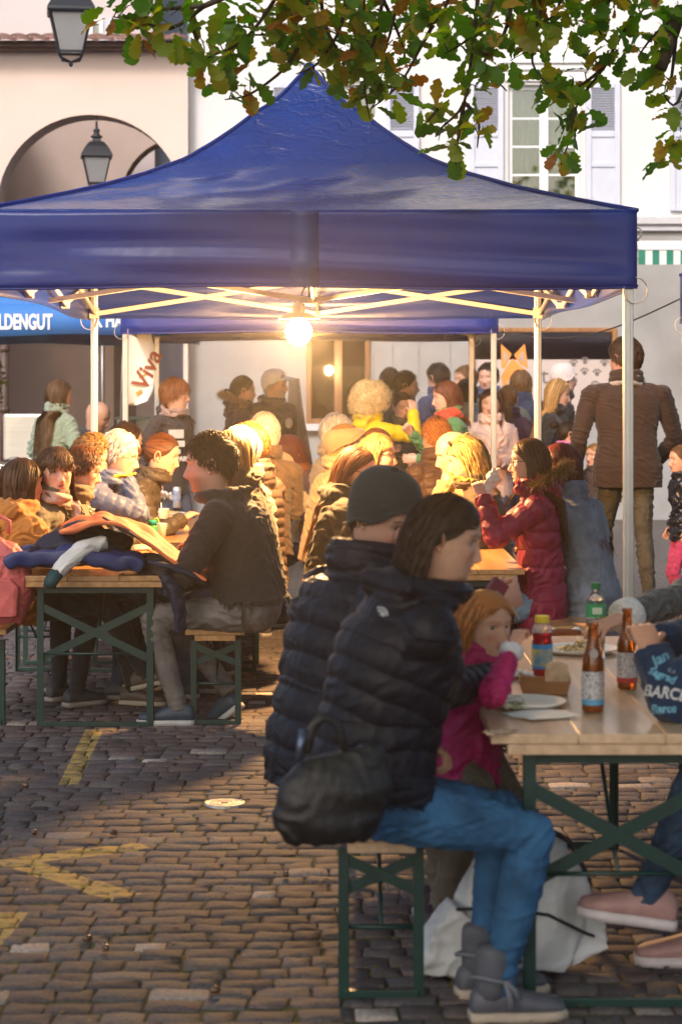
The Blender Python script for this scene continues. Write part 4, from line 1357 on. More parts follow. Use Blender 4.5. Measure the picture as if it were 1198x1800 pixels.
# far group, left table
beer('brown beer bottle neck behind the orange jacket', on_table(222, 962, TZ), (.1, .1, .1), 'dark', 1.0, 0, 'brown beer bottles', False)
t = thing('drinking_bottle', 'green plastic drinking bottle with teal lid', 'bottle', on_table(268, 955, TZ))
MB().lathe([(0, 0), (.030, 0), (.034, .01), (.034, .08), (.030, .10), (.026, .108)], 24).build('bottle_body', bottle_mat('green_plastic', (.10, .55, .16), .6, .15), t, True)
MB().lathe([(0, .138), (.024, .138), (.028, .132), (.028, .108), (0, .108)], 24).build('lid', mat('teal_lid', (.01, .24, .16), .4), t, True)
MB().tube([(.0, 0, .135), (.03, 0, .15), (.04, 0, .12)], .005, 6).build('loop', mat('lime_loop', (.4, .55, .05), .5), t, True)


def wine(label, p, gl, cap, lab, k=1.0, grp='wine bottles on the tables'):
    t = thing('wine_bottle', label, 'bottle', p, 0, grp)
    MB().lathe([(r * k, z * k) for r, z in [(0, 0), (.034, 0), (.037, .006), (.037, .17), (.033, .195), (.018, .215), (.014, .235), (.014, .298), (.0, .298)]], 24).build('glass', gl, t, True)
    MB().lathe([(r * k, z * k) for r, z in [(.0148, .235), (.0155, .30), (0, .301)]], 20).build('foil', mat('foil_' + cap[0], cap[1], .35, .1, 20), t, True)
    MB().lathe([(.0376 * k, .05 * k), (.0376 * k, .14 * k)], 24, cap=False).build('paper_label', lab, t, True)
    return t


lab_c = mat('cream_label', (.62, .50, .36), .7, .12, 60)
wine('green wine bottle with red foil near the white paper cup', on_table(259, 925, TZ), green_gl, ('red', (.35, .03, .04)), lab_c, .92)
for i, (px, py) in enumerate(((687, 848), (700, 846), (710, 842))):
    wine('pale wine bottle with pink foil, ' + ['first of three before the yellow coat', 'middle one of three before the yellow coat', 'tallest of three before the yellow coat'][i],
         on_table(px, py, TZ), bottle_mat('pale_glass', (.7, .62, .5), .8), ('pink', (.55, .12, .10)), lab_c, (.82, .84, .98)[i])
cup_m = mat('white_cup', (.78, .74, .68), .5, .03, 8)


def cup(label, p, k=1.0, name='paper_cup', grp='white cups on the table'):
    t = thing(name, label, 'cup', p, 0, grp)
    MB().lathe([(0, 0), (.032 * k, 0), (.045 * k, .115 * k), (.047 * k, .117 * k), (.044 * k, .115 * k), (.030 * k, .004), (0, .004)], 26).build('cup_body', cup_m, t, True)
    return t


t = cup('tall white paper cup with a straw beside the wine bottle', on_table(286, 925, TZ), 1.0)
MB().tube([(0, .01, .01), (-.012, .02, .155)], .004, 8).build('straw', cup_m, t, True)
cup('short pale cup standing in front of the white paper cup', on_table(284, 945, TZ), .75)
cup('small white cup by the camouflage sleeves', on_table(188, 935, TZ), .5)
t = thing('drink_can', 'blue and silver drink can beside the bearded man', 'can', on_table(311, 893, TZ))
MB().lathe([(0, 0), (.026, 0), (.031, .008), (.031, .145), (.026, .158), (.026, .160), (0, .158)], 24).build('can_body', mat('can_silver', (.6, .6, .62), .3, .05, 10, metal=.6), t, True)
MB().lathe([(.0314, .05), (.0314, .135)], 24, cap=False).build('print_band', mat('can_blue', (.05, .12, .36), .4, .4, 26, col2=(.4, .45, .55)), t, True)
plate('white plate of noodles beside the green drinking bottle', on_table(225, 945, TZ), .11, 8)
plate('white plate under the paper by the drink can', on_table(300, 905, TZ), .11, 9)
t = sheet('crumpled_paper', 'crumpled white food paper beside the drink can', on_table(285, 880, TZ + .0), .20, .12, .2, paper_w, .035, 12, 'paper', .5)
for i, (px, py) in enumerate(((668, 872), (760, 870))):
    plate(['white plate on the table behind the green beanie', 'white plate in front of the blond woman'][i], on_table(px, py, TZ), .11, 20 + i)

# pile of clothes on the end of the far table, pink backpack, leaning menu board, grill
def cloth_pile(name, label, poly, z_fn, m, cat, thick=.02, seed=0, n=26, par=None):
    """crumpled garment: quad patch between four corners with folds and thickness"""
    rg = random.Random(seed)
    ph = [rg.uniform(0, 6.28) for _ in range(8)]
    A, Bq, C, D = [Vector(p) for p in poly]
    rows = []
    for j in range(n + 1):
        v = j / n
        row = []
        for i in range(n + 1):
            u = i / n
            p = A.lerp(Bq, u).lerp(D.lerp(C, u), v)
            e = (4 * u * (1 - u)) ** .45 * (4 * v * (1 - v)) ** .45
            f = .012 * math.sin(13 * u + 5 * v + ph[0] + 1.3 * math.sin(6 * v + ph[1])) + .009 * math.sin(19 * v - 9 * u + ph[2]) + .006 * math.sin(31 * u + 17 * v + ph[3])
            wob = Vector((.018 * math.sin(7 * v + ph[4]) * (1 - e), .018 * math.sin(8 * u + ph[5]) * (1 - e), 0))
            row.append(p + wob + Vector((0, 0, z_fn(u, v) + f * (.4 + e))))
        rows.append(row)
    o = MB().loft(rows, False, 0, False).build(name, m, par, True, solid=thick, sub=1)
    if par is None: tag(o, label, cat)
    return o


TT = .752
or_m = mat('orange_softshell', (0.62, 0.16, 0.055), 0.75, .1, 8, .2, 300)
nv_m = mat('navy_quilt', (0.014, 0.03, 0.13), 0.5, .2, 8, .2, 60)
dk_m = mat('dark_navy_lining', (0.01, 0.012, 0.035), 0.7, .2, 8)
wh_m = mat('white_sleeve', (0.66, 0.66, 0.64), 0.7, .06, 8, .2, 60)
cloth_pile('navy_jacket', 'navy quilted jacket lying under the orange jacket on the table end', [(-1.62, 10.22, TT + .05), (-.95, 10.24, TT + .03), (-.98, 10.62, TT + .03), (-1.62, 10.62, TT + .06)], lambda u, v: .05 * math.sin(math.pi * u) + .014 * abs(math.sin(u * 19)), nv_m, 'jacket', .07, 3)
cloth_pile('folded_coat', 'dark folded coat bundled beneath the orange jacket', [(-1.52, 10.34, TT + .10), (-1.10, 10.32, TT + .10), (-1.05, 10.75, TT + .10), (-1.50, 10.75, TT + .10)], lambda u, v: .10 * math.sin(math.pi * u) * math.sin(math.pi * v), dk_m, 'coat', .09, 5)
cloth_pile('orange_jacket', 'orange softshell jacket spread over the pile on the table end', [(-1.36, 10.26, TT + .21), (-.64, 10.20, TT + .01), (-.70, 10.75, TT + .06), (-1.46, 11.0, TT + .19)], lambda u, v: .11 * math.sin(math.pi * min(1, u * 1.25)) - .03 * max(0, u - .8) * 5, or_m, 'jacket', .02, 7)
o = bpy.data.objects['orange_jacket']
MB().tube([(-1.16, 10.28, TT + .285), (-1.11, 10.25, TT + .26), (-1.04, 10.23, TT + .225), (-.98, 10.215, TT + .185)], [.010, .014, .014, .008], 8, flat=.5).build('pocket_zip', dk_m, o, True)
MB().tube([(-.93, 10.20, TT + .075), (-.84, 10.195, TT + .055), (-.74, 10.20, TT + .02), (-.66, 10.22, TT - .03)], [.02, .03, .032, .022], 8, flat=.5).build('lining_edge', dk_m, o, True)
t = thing('loose_sleeve', 'white sleeve with a teal cuff hanging over the table edge', 'sleeve', (0, 0, 0))
MB().tube([(-1.16, 10.34, TT + .16), (-1.26, 10.26, TT + .13), (-1.33, 10.20, TT + .07), (-1.37, 10.17, TT + .02)], [.05, .062, .058, .048], 14, flat=.75).build('sleeve_tube', wh_m, t, True, sub=1)
MB().tube([(-1.37, 10.172, TT + .025), (-1.40, 10.16, TT - .02), (-1.405, 10.155, TT - .045)], [.046, .044, .040], 14, flat=.75).build('cuff', mat('teal_cuff', (.004, .05, .06), .7), t, True)
t = thing('hanging_sleeve', 'dark navy sleeve hanging off the table end beside the green leg', 'sleeve', (0, 0, 0))
MB().tube([(-.86, 10.22, TT + .02), (-.80, 10.20, TT - .06), (-.785, 10.21, TT - .16), (-.775, 10.22, TT - .265)], [.055, .058, .055, .045], 14, flat=.6).build('sleeve_tube', dk_m, t, True, sub=1)

pk_m = mat('pink_nylon', (0.50, 0.10, 0.10), 0.6, .12, 8, .3, 60)
t = thing('pink_backpack', 'pink padded backpack standing on the bench end', 'backpack', W(0, 1102, 356))
b = MB()
rings = []
for i in range(15):
    v = i / 14
    w_ = .17 * (math.sin(math.pi * min(1, .12 + v * .95)) ** .45)
    d_ = .12 * (math.sin(math.pi * min(1, .10 + v * .93)) ** .5)
    rings.append([(w_ * math.copysign(abs(math.cos(a)) ** .7, math.cos(a)), d_ * math.copysign(abs(math.sin(a)) ** .7, math.sin(a)) - .02 * v, .015 + .46 * v + .008 * math.sin(a * 5 + v * 9)) for a in [2 * math.pi * k / 26 for k in range(26)]])
b.loft(rings).build('bag_body', pk_m, t, True, sub=1)
MB().loft([[(x * s_, -.125 - dy, z) for x, z in ((-.11, .06), (.11, .06), (.12, .2), (.08, .25), (-.08, .25), (-.12, .2))] for dy, s_ in ((-.03, 1), (.012, .96), (.022, .8))]).build('front_pocket', pk_m, t, True, bevel=.01)
MB().tube([(-.04, .02, .46), (-.045, .02, .52), (0, .02, .545), (.045, .02, .52), (.04, .02, .46)], .010, 8).build('grab_loop', pk_m, t, True)

t = thing('menu_board', 'dark leaning menu board behind the man in the white cap', 'sign', W(520, 772, 178), R(-8))
slate = mat('slate_black', (.018, .018, .02), .6, .3, 8)
MB().add([(-.13, 0, -.62), (.16, 0, -.62), (-.01, .10, .60), (-.08, .10, .60)], [(0, 1, 2, 3)]).build('board', slate, t, solid=.03)
MB().bar((.16, .05, -.62), (-.01, .16, .60), .03).bar((-.13, .05, -.62), (-.08, .16, .60), .03).build('board_frame', wood_mat('dark_frame', (.05, .03, .02), (.08, .05, .03)), t)
MB().bar((.14, .45, -.62), (-.02, .15, .55), .03).bar((-.12, .45, -.62), (-.07, .15, .55), .03).build('back_leg', bpy.data.materials['dark_frame'], t)

t = thing('gas_grill', 'steel barbecue with raised lid behind the woman in green tweed', 'grill', (X(60, 198), FPX / 198, 0))
steel = mat('brushed_steel', (.58, .55, .50), .35, .1, 4, metal=.7, stretch=(.3, 8, 8))
MB().box((0, 0, .88), (.78, .5, .22)).build('firebox', steel, t, bevel=.02)
MB().box((0, .18, 1.22), (.60, .05, .42)).build('grill_lid', steel, t, bevel=.03)
MB().tube([(-.25, .14, 1.02), (.25, .14, 1.02)], .012, 8).build('lid_handle', alu, t, True)
gr_ = MB()
for i in range(26): gr_.bar((-.34 + i * .027, -.22, 1.0), (-.34 + i * .027, .15, 1.0), .006)
tag(gr_.build('grill_grate', plast, t), kind='stuff')
for i in range(4): MB().lathe([(0, 0), (.022, 0), (.02, .02), (0, .02)], 14).build('knob', plast, t, True, (-.27 + i * .18, -.252, .86), (R(90), 0, 0))
MB().box((0, 0, .40), (.74, .46, .70)).build('cabinet', mat('cabinet_dark', (.06, .055, .05), .5), t, bevel=.01)
MB().box((-.62, 0, .95), (.42, .45, .03)).box((.62, 0, .95), (.42, .45, .03)).build('side_shelf', steel, t, bevel=.006)
t = thing('serving_counter', 'small timber counter with trays at the edge beside the grill', 'counter', (X(-6, 225), FPX / 225, 0))
MB().box((0, 0, 1.0), (.42, .7, .04)).box((0, 0, .5), (.38, .62, .96)).build('counter_body', wood_mat('counter_wood', (.13, .06, .03), (.2, .1, .05)), t, bevel=.006)
MB().box((0.02, -.1, 1.035), (.3, .36, .03)).build('counter_tray', steel, t, bevel=.006)
t = thing('glass_counter', 'glass fronted serving counter behind the brown haired woman in the tweed coat', 'counter', (X(252, 180), FPX / 180, 0))
MB().box((0, 0, .5), (.5, .6, 1.0)).build('counter_body', mat('counter_dark', (.07, .07, .07), .5), t, bevel=.01)
MB().box((0, 0, 1.18), (.46, .5, .34)).build('glass_case', glass_mat('case_glass', (.8, .92, .86), .12), t)
MB().box((0, 0, 1.365), (.5, .56, .02)).build('case_top', mat('case_top', (.2, .26, .22), .3), t)

# white backpack under the near table
t = thing('white_backpack', 'white drawstring backpack with black straps under the worn table', 'backpack', Vector((.505, 6.05, 0)), R(8))
rings = []
for i in range(17):
    v = i / 16
    w_ = .215 * (1 - .38 * v ** 2.2) * (math.sin(math.pi * min(1, .1 + v * .86)) ** .3)
    d_ = .13 * (math.sin(math.pi * min(1, .16 + v * .8)) ** .5)
    rings.append([((w_ + .012 * math.sin(a * 6 + v * 7)) * math.cos(a) + .03 * v, (d_ + .01 * math.sin(a * 7 - v * 5)) * math.sin(a), .012 + .40 * v + .012 * math.sin(3 * a + 5 * v)) for a in [2 * math.pi * k / 36 for k in range(36)]])
wb = mat('white_canvas', (0.60, 0.62, 0.64), 0.7, .06, 5, .5, 16, bdist=.02)
MB().loft(rings).build('bag_body', wb, t, True, sub=1)
MB().loft([[(.0 + x * 1, y, z) for x, z in ((-.30, .02), (-.16, .0), (-.13, .16), (-.20, .22), (-.27, .14))] for y in (-.10, -.02, .04)]).build('side_flap', wb, t, True, bevel=.015)
MB().loft([[(x, y, z) for x, z in ((.15, .01), (.26, .06), (.25, .17), (.19, .18), (.14, .12))] for y in (-.05, .02)]).build('corner_tab', wb, t, True, bevel=.01)
bk = mat('black_strap', (.012, .012, .014), .6)
MB().tube([(-.20, -.115, .21), (-.08, -.138, .215), (.06, -.135, .19), (.17, -.11, .13), (.205, -.07, .11)], .008, 8, flat=.6).build('cross_strap', bk, t, True)
MB().tube([(-.02, -.138, .33), (-.05, -.142, .24), (-.06, -.15, .14), (-.03, -.15, .06)], .013, 8, flat=.5).build('shoulder_strap', bk, t, True)
MB().tube([(.08, .0, .41), (.15, -.02, .37), (.195, -.03, .28), (.215, -.03, .17)], .008, 8).build('edge_piping', bk, t, True)
# ------------------------------------------------------------------ oak boughs over the tent
def oak_leaf(seed):
    rg = random.Random(seed)
    us = [i / 19 for i in range(20)]
    ph = rg.uniform(-.3, .3)
    half = [(u, (.03 + .36 * math.sin(math.pi * min(1, u * .93 + .02)) ** .8 * (.55 + .45 * u)) * (.60 + .40 * abs(math.sin(u * 13.2 + ph)) ** .8) if 0 < u < 1 else .012) for u in us]
    vs, n = [], len(half)
    for u, w in half: vs.append((u - .0, 0, .10 * math.sin(u * 2.6) * .5))
    for s in (1, -1):
        for u, w in half:
            w2 = w * rg.uniform(.94, 1.06)
            vs.append((u + rg.uniform(-.006, .006) + .10 * w, s * w2, .05 * math.sin(u * 2.6) + w2 * (.28 + .18 * math.sin(u * 7 + s)) - .05 * rg.random()))
    fs = []
    for i in range(n - 1):
        fs.append((i, i + 1, n + i + 1, n + i))
        fs.append((i, 2 * n + i, 2 * n + i + 1, i + 1))
    vs += [(-.16, .012, -.03), (-.16, -.012, -.03)]
    fs.append((0, n, 3 * n, 3 * n + 1))
    return vs, fs


def leaf_mat(name, per_object):
    m = bpy.data.materials.new(name)
    N, L, B = nodes_of(m)
    if per_object: rnd = N.new('ShaderNodeObjectInfo').outputs['Random']
    else: rnd = N.new('ShaderNodeNewGeometry').outputs['Random Per Island']
    tc = N.new('ShaderNodeTexCoord')
    nz = N.new('ShaderNodeTexNoise'); nz.inputs['Scale'].default_value = 22 if not per_object else 3; nz.inputs['Detail'].default_value = 4
    L.new(tc.outputs['Object'], nz.inputs['Vector'])
    ad = N.new('ShaderNodeMath'); ad.operation = 'MULTIPLY_ADD'; ad.inputs[1].default_value = .22; L.new(nz.outputs['Fac'], ad.inputs[0]); L.new(rnd, ad.inputs[2])
    sb = N.new('ShaderNodeMath'); sb.operation = 'SUBTRACT'; sb.inputs[1].default_value = .11; sb.use_clamp = True; L.new(ad.outputs[0], sb.inputs[0])
    cr = N.new('ShaderNodeValToRGB'); e = cr.color_ramp.elements
    e[0].position, e[0].color = 0, (.050, .14, .016, 1)
    e[1].position, e[1].color = 1, (.30, .10, .018, 1)
    for p, c in ((.30, (.085, .19, .022, 1)), (.55, (.16, .24, .03, 1)), (.76, (.27, .27, .035, 1)), (.90, (.36, .22, .03, 1)), (.96, (.30, .12, .02, 1))):
        x = e.new(p); x.color = c
    L.new(sb.outputs[0], cr.inputs[0]); L.new(cr.outputs[0], B.inputs['Base Color'])
    B.inputs['Roughness'].default_value = .5
    tl = N.new('ShaderNodeBsdfTranslucent')
    hs = N.new('ShaderNodeHueSaturation'); hs.inputs['Value'].default_value = 2.6; hs.inputs['Saturation'].default_value = 1.15
    L.new(cr.outputs[0], hs.inputs['Color']); L.new(hs.outputs[0], tl.inputs[0])
    ms = N.new('ShaderNodeMixShader'); ms.inputs[0].default_value = .55
    L.new(B.outputs[0], ms.inputs[1]); L.new(tl.outputs[0], ms.inputs[2]); L.new(ms.outputs[0], N['Material Output'].inputs['Surface'])
    return m


rg = random.Random(21)
oak = thing('oak_tree', 'oak tree reaching lobed green and rusty leaves over the blue tent', 'tree', (4.6, 8.9, 0))
OK = Vector((4.6, 8.9, 0))
tr = MB()
tr.tube([(0, 0, -.1), (.02, 0, .3), (-.05, .05, 2.2), (-.1, 0, 4.2), (-.3, .1, 5.6)], [.42, .30, .25, .20, .12], 16)
tr.build('trunk', bark_m, oak, True)
twig_m = mat('twig_bark', (.035, .026, .02), .85, .3, 30)


def tw(px, py, s=400): return W(px, py, s) - OK


# boughs above the picture, then hanging twigs: pixel path and distance scale
limbs = [[Vector((-.1, 0, 4.1)), tw(1250, -160, 400), tw(980, -140, 405), tw(720, -90, 410), tw(520, -60, 412), tw(360, 10, 418), tw(240, 20, 420)],
         [Vector((-.2, .05, 4.9)), tw(1180, -240, 380), tw(900, -200, 375), tw(640, -130, 380), tw(470, -20, 390)],
         [Vector((-.1, 0, 3.9)), tw(1300, -30, 395), tw(1190, 30, 400), tw(1160, 120, 402)]]
lb = MB()
for pth in limbs: lb.tube(pth, [.10, .05, .035, .028, .020, .012, .006][:len(pth)], 8)
for a_ in range(7):  # limbs for the added shade crown overhead
    e_ = Vector((-4.4 + 4.5 * math.cos(a_ * .9), -8.2 + 3.8 * math.sin(a_ * .9), 5.6))
    lb.tube([Vector((-.2, .05, 4.9)), Vector((-1.6, -3.6, 6.0)), e_], [.09, .06, .02], 8)
lb.build('bough', bark_m, oak, True)
TW = [([(360, 10), (300, 50), (240, 35), (200, 30)], 420), ([(330, 20), (345, 70), (350, 95)], 418), ([(520, -60), (440, 60), (380, 95), (345, 110)], 412), ([(530, 70), (500, 120), (440, 165), (395, 175)], 405),
      ([(560, -40), (520, 40), (470, 60), (430, 60)], 408), ([(620, -90), (600, 40), (560, 110), (520, 130)], 402), ([(690, -90), (660, 60), (640, 140), (650, 210)], 398), ([(760, 45), (735, 90), (700, 150), (640, 200)], 395),
      ([(720, -90), (690, 40), (670, 110)], 392), ([(845, -60), (830, 80), (815, 180), (775, 225), (765, 240)], 400), ([(815, 180), (805, 240), (800, 290)], 398), ([(815, 180), (840, 210), (838, 260)], 398), ([(770, 190), (750, 215)], 400),
      ([(880, -80), (860, 20), (820, 70), (780, 95)], 404), ([(900, 0), (885, 60), (850, 110), (890, 160)], 402), ([(960, -80), (945, 30), (935, 110), (965, 150)], 405), ([(1140, -140), (1115, 10), (1080, 80), (1060, 120), (1015, 180), (1000, 245), (985, 290)], 396),
      ([(1060, 120), (1020, 150), (990, 165)], 396), ([(1000, -100), (985, 0), (960, 40)], 404), ([(1080, -100), (1070, 0), (1050, 50), (1085, 90)], 402), ([(1190, 30), (1150, 60), (1120, 100)], 400), ([(1190, 30), (1180, 130), (1170, 160)], 400),
      ([(1230, 180), (1200, 250), (1170, 290)], 404), ([(1230, 60), (1190, 180), (1165, 165)], 402), ([(1150, -120), (1140, -10), (1120, 30)], 398), ([(800, -80), (780, 20), (740, 50)], 395), ([(600, -130), (640, 0), (620, 60)], 385), ([(560, -60), (570, 40), (600, 100), (610, 140)], 388),
      ([(655, -40), (700, 60), (715, 120)], 386), ([(480, -40), (500, 20), (480, 40)], 400)]
CL = [(205, 40, 22, 7), (235, 25, 30, 11), (265, 40, 28, 9), (300, 45, 24, 8), (240, 62, 20, 5), (275, 5, 28, 7), (320, 80, 22, 8), (345, 100, 20, 7), (360, 110, 26, 9), (385, 95, 26, 9), (410, 125, 20, 5), (405, 170, 26, 10), (430, 155, 26, 8),
      (440, 60, 30, 12), (470, 35, 30, 10), (465, 85, 30, 11), (500, 60, 32, 13), (485, 112, 24, 8), (530, 40, 34, 14), (515, 75, 28, 8), (560, 60, 36, 15), (560, 110, 34, 13), (590, 20, 36, 14), (600, 80, 36, 16), (600, 130, 34, 14), (640, 40, 38, 16),
      (650, 90, 38, 16), (640, 150, 36, 15), (655, 200, 24, 8), (620, 185, 22, 6), (690, 30, 36, 14), (690, 90, 34, 13), (680, 140, 30, 10), (690, 180, 24, 7), (720, 60, 32, 10), (735, 130, 14, 3), (740, 20, 34, 11), (490, 5, 36, 12), (560, 5, 38, 13), (640, 0, 38, 13),
      (780, 95, 26, 8), (800, 60, 28, 9), (830, 90, 30, 10), (860, 60, 30, 10), (880, 30, 34, 11), (850, 20, 30, 9), (800, 15, 30, 8), (900, 70, 28, 9), (930, 30, 32, 10), (945, 75, 26, 8), (895, 125, 18, 5), (960, 110, 18, 4), (840, 115, 22, 7), (850, 150, 16, 4), (815, 130, 18, 4),
      (760, 210, 20, 7), (785, 240, 24, 9), (800, 275, 24, 9), (770, 265, 20, 6), (835, 245, 16, 5), (825, 205, 18, 4), (838, 170, 18, 5),
      (970, 40, 30, 9), (1010, 50, 32, 11), (1040, 20, 32, 10), (1000, 15, 30, 8), (1070, 60, 28, 8), (1090, 95, 30, 10), (1120, 125, 18, 4), (1000, 150, 32, 13), (1030, 145, 28, 11), (975, 165, 24, 8), (1020, 190, 28, 10), (1005, 225, 18, 5), (1000, 265, 26, 10), (980, 285, 18, 5), (950, 160, 16, 4),
      (1120, 20, 30, 9), (1150, 45, 30, 10), (1160, 100, 30, 11), (1185, 70, 30, 11), (1180, 140, 28, 9), (1190, 20, 30, 9), (1195, 180, 22, 6), (1150, 150, 18, 4), (1180, 275, 28, 10), (1195, 210, 20, 5), (1165, 290, 16, 3), (1195, 250, 24, 6), (720, -10, 40, 10), (920, -10, 40, 10), (1080, -10, 40, 10)]
tb = MB()
nodes_tw = []
for pts, s in TW:
    q = [tw(p[0], p[1], s) for p in pts]
    # soften the path
    sm = []
    for i in range(len(q) - 1):
        for t in (0, .25, .5, .75):
            p0, p1, p2, p3 = q[max(i - 1, 0)], q[i], q[i + 1], q[min(i + 2, len(q) - 1)]
            sm.append(.5 * ((2 * p1) + (p2 - p0) * t + (2 * p0 - 5 * p1 + 4 * p2 - p3) * t * t + (3 * p1 - p0 - 3 * p2 + p3) * t ** 3))
    sm.append(q[-1])
    n = len(sm)
    tb.tube(sm, [.0085 * (1 - i / n) + .0022 for i in range(n)], 6)
    nodes_tw += sm
leaves = []
for (px, py, r, n) in CL:
    py -= 18; n = max(2, round(n * (.92 if py < 100 else .74))); c0 = tw(px, py, 400)
    near = min(nodes_tw, key=lambda q: (q.x - c0.x) ** 2 + (q.z - c0.z) ** 2)
    dy = near.y + rg.uniform(-.10, .10)
    c = Vector((c0.x, dy, c0.z))
    # keep the pixel: the spray shifts with its distance
    s_loc = FPX / (c.y + OK.y)
    c = tw(px, py, s_loc)
    if (near - c).length > .03: tb.tube([near, near.lerp(c, .5) + Vector((rg.uniform(-.02, .02), 0, .02)), c], [.0032, .0026, .0018], 5)
    n = int(n * 1.25)
    for i in range(n):
        a = rg.uniform(0, 6.28); b_ = rg.uniform(-1, 1)
        rr = r / 400 * (rg.random() ** .5)
        base = c + Vector((rr * math.cos(a), rg.uniform(-1, 1) * rr * .9, rr * math.sin(a)))
        d = (base - c).normalized() * .7 + Vector((rg.gauss(0, .45), rg.gauss(0, .6), rg.gauss(-.28, .4)))
        leaves.append((base, d.normalized(), rg.uniform(.085, .132), rg.uniform(0, 6.28), c))
tb.build('twig', twig_m, oak, True)


def leaf_rot(d, roll):
    up = Vector((0, 0, 1)) if abs(d.z) < .9 else Vector((0, 1, 0))
    y = up.cross(d).normalized(); z = d.cross(y)
    return Matrix((d, y, z)).transposed() @ Matrix.Rotation(roll, 3, 'X')


lm_o, lm_i = leaf_mat('oak_leaf', True), leaf_mat('oak_foliage', False)
lv = [mesh_np('leaf', *oak_leaf(i), True, [lm_o]) for i in range(7)]
lraw = [oak_leaf(i) for i in range(7)]
order = sorted(range(len(leaves)), key=lambda i: leaves[i][0].y)
first = set([i for i in order if leaves[i][0].z < 3.42][:298])
vv, ff = [], []
for i, (base, d, sz, roll, c) in enumerate(leaves):
    M_ = leaf_rot(d, rg.gauss(0, .7))
    if i in first:
        o = link('leaf', rg.choice(lv), oak)
        o.matrix_local = Matrix.Translation(base) @ M_.to_4x4() @ Matrix.Diagonal((sz, sz, sz, 1))
    else:
        v_, f_ = lraw[i % 7]
        b = len(vv)
        vv += [tuple(base + M_ @ (Vector(q) * sz)) for q in v_]
        ff += [tuple(j + b for j in q) for q in f_]
# the crown outside the picture, above and beside it
for i in range(2600):
    _lm = rg.choice(limbs); cpt = _lm[rg.randrange(1, len(_lm))]
    base = cpt + Vector((rg.gauss(0, .55), rg.gauss(0, .6), abs(rg.gauss(.35, .4))))
    if CAMZ - 0 + 0 and base.z < 3.55 * (base.y + OK.y) / 9.2 + .0: continue
    d = Vector((rg.gauss(0, 1), rg.gauss(0, 1), rg.gauss(-.3, .5))).normalized()
    M_ = leaf_rot(d, rg.gauss(0, .7)); sz = rg.uniform(.09, .15)
    v_, f_ = lraw[i % 7]
    b = len(vv)
    vv += [tuple(base + M_ @ (Vector(q) * sz)) for q in v_]
    ff += [tuple(j + b for j in q) for q in f_]
for i in range(1500):  # extra unseen band of leaves, added to shade the tent valance
    base = Vector((rg.uniform(-3.2, 3.4), rg.uniform(5.6, 7.6), 0))
    base.z = CAMZ + 690 / FPX * base.y + .42 + rg.uniform(0, 1.0)
    if base.z > 4.75: continue
    base -= OK
    d = Vector((rg.gauss(0, 1), rg.gauss(0, 1), rg.gauss(-.3, .5))).normalized()
    M_ = leaf_rot(d, rg.gauss(0, .7)); sz = rg.uniform(.12, .18)
    v_, f_ = lraw[i % 7]
    b = len(vv)
    vv += [tuple(base + M_ @ (Vector(q) * sz)) for q in v_]
    ff += [tuple(j + b for j in q) for q in f_]
# rest of the crown, unseen overhead, added and shaped to shade the foreground
for i in range(7500):
    th_ = rg.uniform(0, 6.283); rr_ = math.sqrt(rg.random())
    base = Vector((-4.4 + 6.5 * rr_ * math.cos(th_), -8.2 + 5.0 * rr_ * math.sin(th_), 0))
    wy = base.y + OK.y
    base.z = 4.7 + abs(rg.gauss(0, .8)) + .3 * math.sin(base.x * 1.7) * math.sin(base.y * 1.9)
    if base.z < CAMZ + 690 / FPX * max(wy, 0) + .55: continue
    d = Vector((rg.gauss(0, 1), rg.gauss(0, 1), rg.gauss(-.3, .5))).normalized()
    M_ = leaf_rot(d, rg.gauss(0, .7)); sz = rg.uniform(.24, .36)
    v_, f_ = lraw[i % 7]
    b = len(vv)
    vv += [tuple(base + M_ @ (Vector(q) * sz)) for q in v_]
    ff += [tuple(j + b for j in q) for q in f_]
tag(link('foliage', mesh_np('foliage', vv, ff, True, [lm_i]), oak), kind='stuff')
# ------------------------------------------------------------------ people
def attr_mat(name, rough=.5, sss=0.0, bump=.15, bscale=400, spec=.4, isl=0.0):
    m = bpy.data.materials.new(name)
    N, L, B = nodes_of(m)
    at = N.new('ShaderNodeAttribute'); at.attribute_name = 'Col'
    out = at.outputs['Color']
    tc = N.new('ShaderNodeTexCoord')
    nz = N.new('ShaderNodeTexNoise'); nz.inputs['Scale'].default_value = 55; nz.inputs['Detail'].default_value = 6
    L.new(tc.outputs['Object'], nz.inputs['Vector'])
    mr = N.new('ShaderNodeMapRange'); mr.inputs['To Min'].default_value = .88; mr.inputs['To Max'].default_value = 1.12
    L.new(nz.outputs['Fac'], mr.inputs['Value'])
    mu = N.new('ShaderNodeMix'); mu.data_type = 'RGBA'; mu.blend_type = 'MULTIPLY'; mu.inputs['Factor'].default_value = 1
    L.new(out, mu.inputs['A']); L.new(mr.outputs[0], mu.inputs['B'])
    L.new(mu.outputs['Result'], B.inputs['Base Color'])
    B.inputs['Roughness'].default_value = rough
    B.inputs['Specular IOR Level'].default_value = spec
    if sss:
        B.inputs['Subsurface Weight'].default_value = sss
        B.inputs['Subsurface Radius'].default_value = (1.0, .35, .2)
        B.inputs['Subsurface Scale'].default_value = .008
    nb = N.new('ShaderNodeTexNoise'); nb.inputs['Scale'].default_value = bscale
    L.new(tc.outputs['Object'], nb.inputs['Vector'])
    bp = N.new('ShaderNodeBump'); bp.inputs['Strength'].default_value = bump; bp.inputs['Distance'].default_value = .002
    L.new(nb.outputs['Fac'], bp.inputs['Height']); L.new(bp.outputs[0], B.inputs['Normal'])
    return m


skin_m = attr_mat('skin', .48, .12)


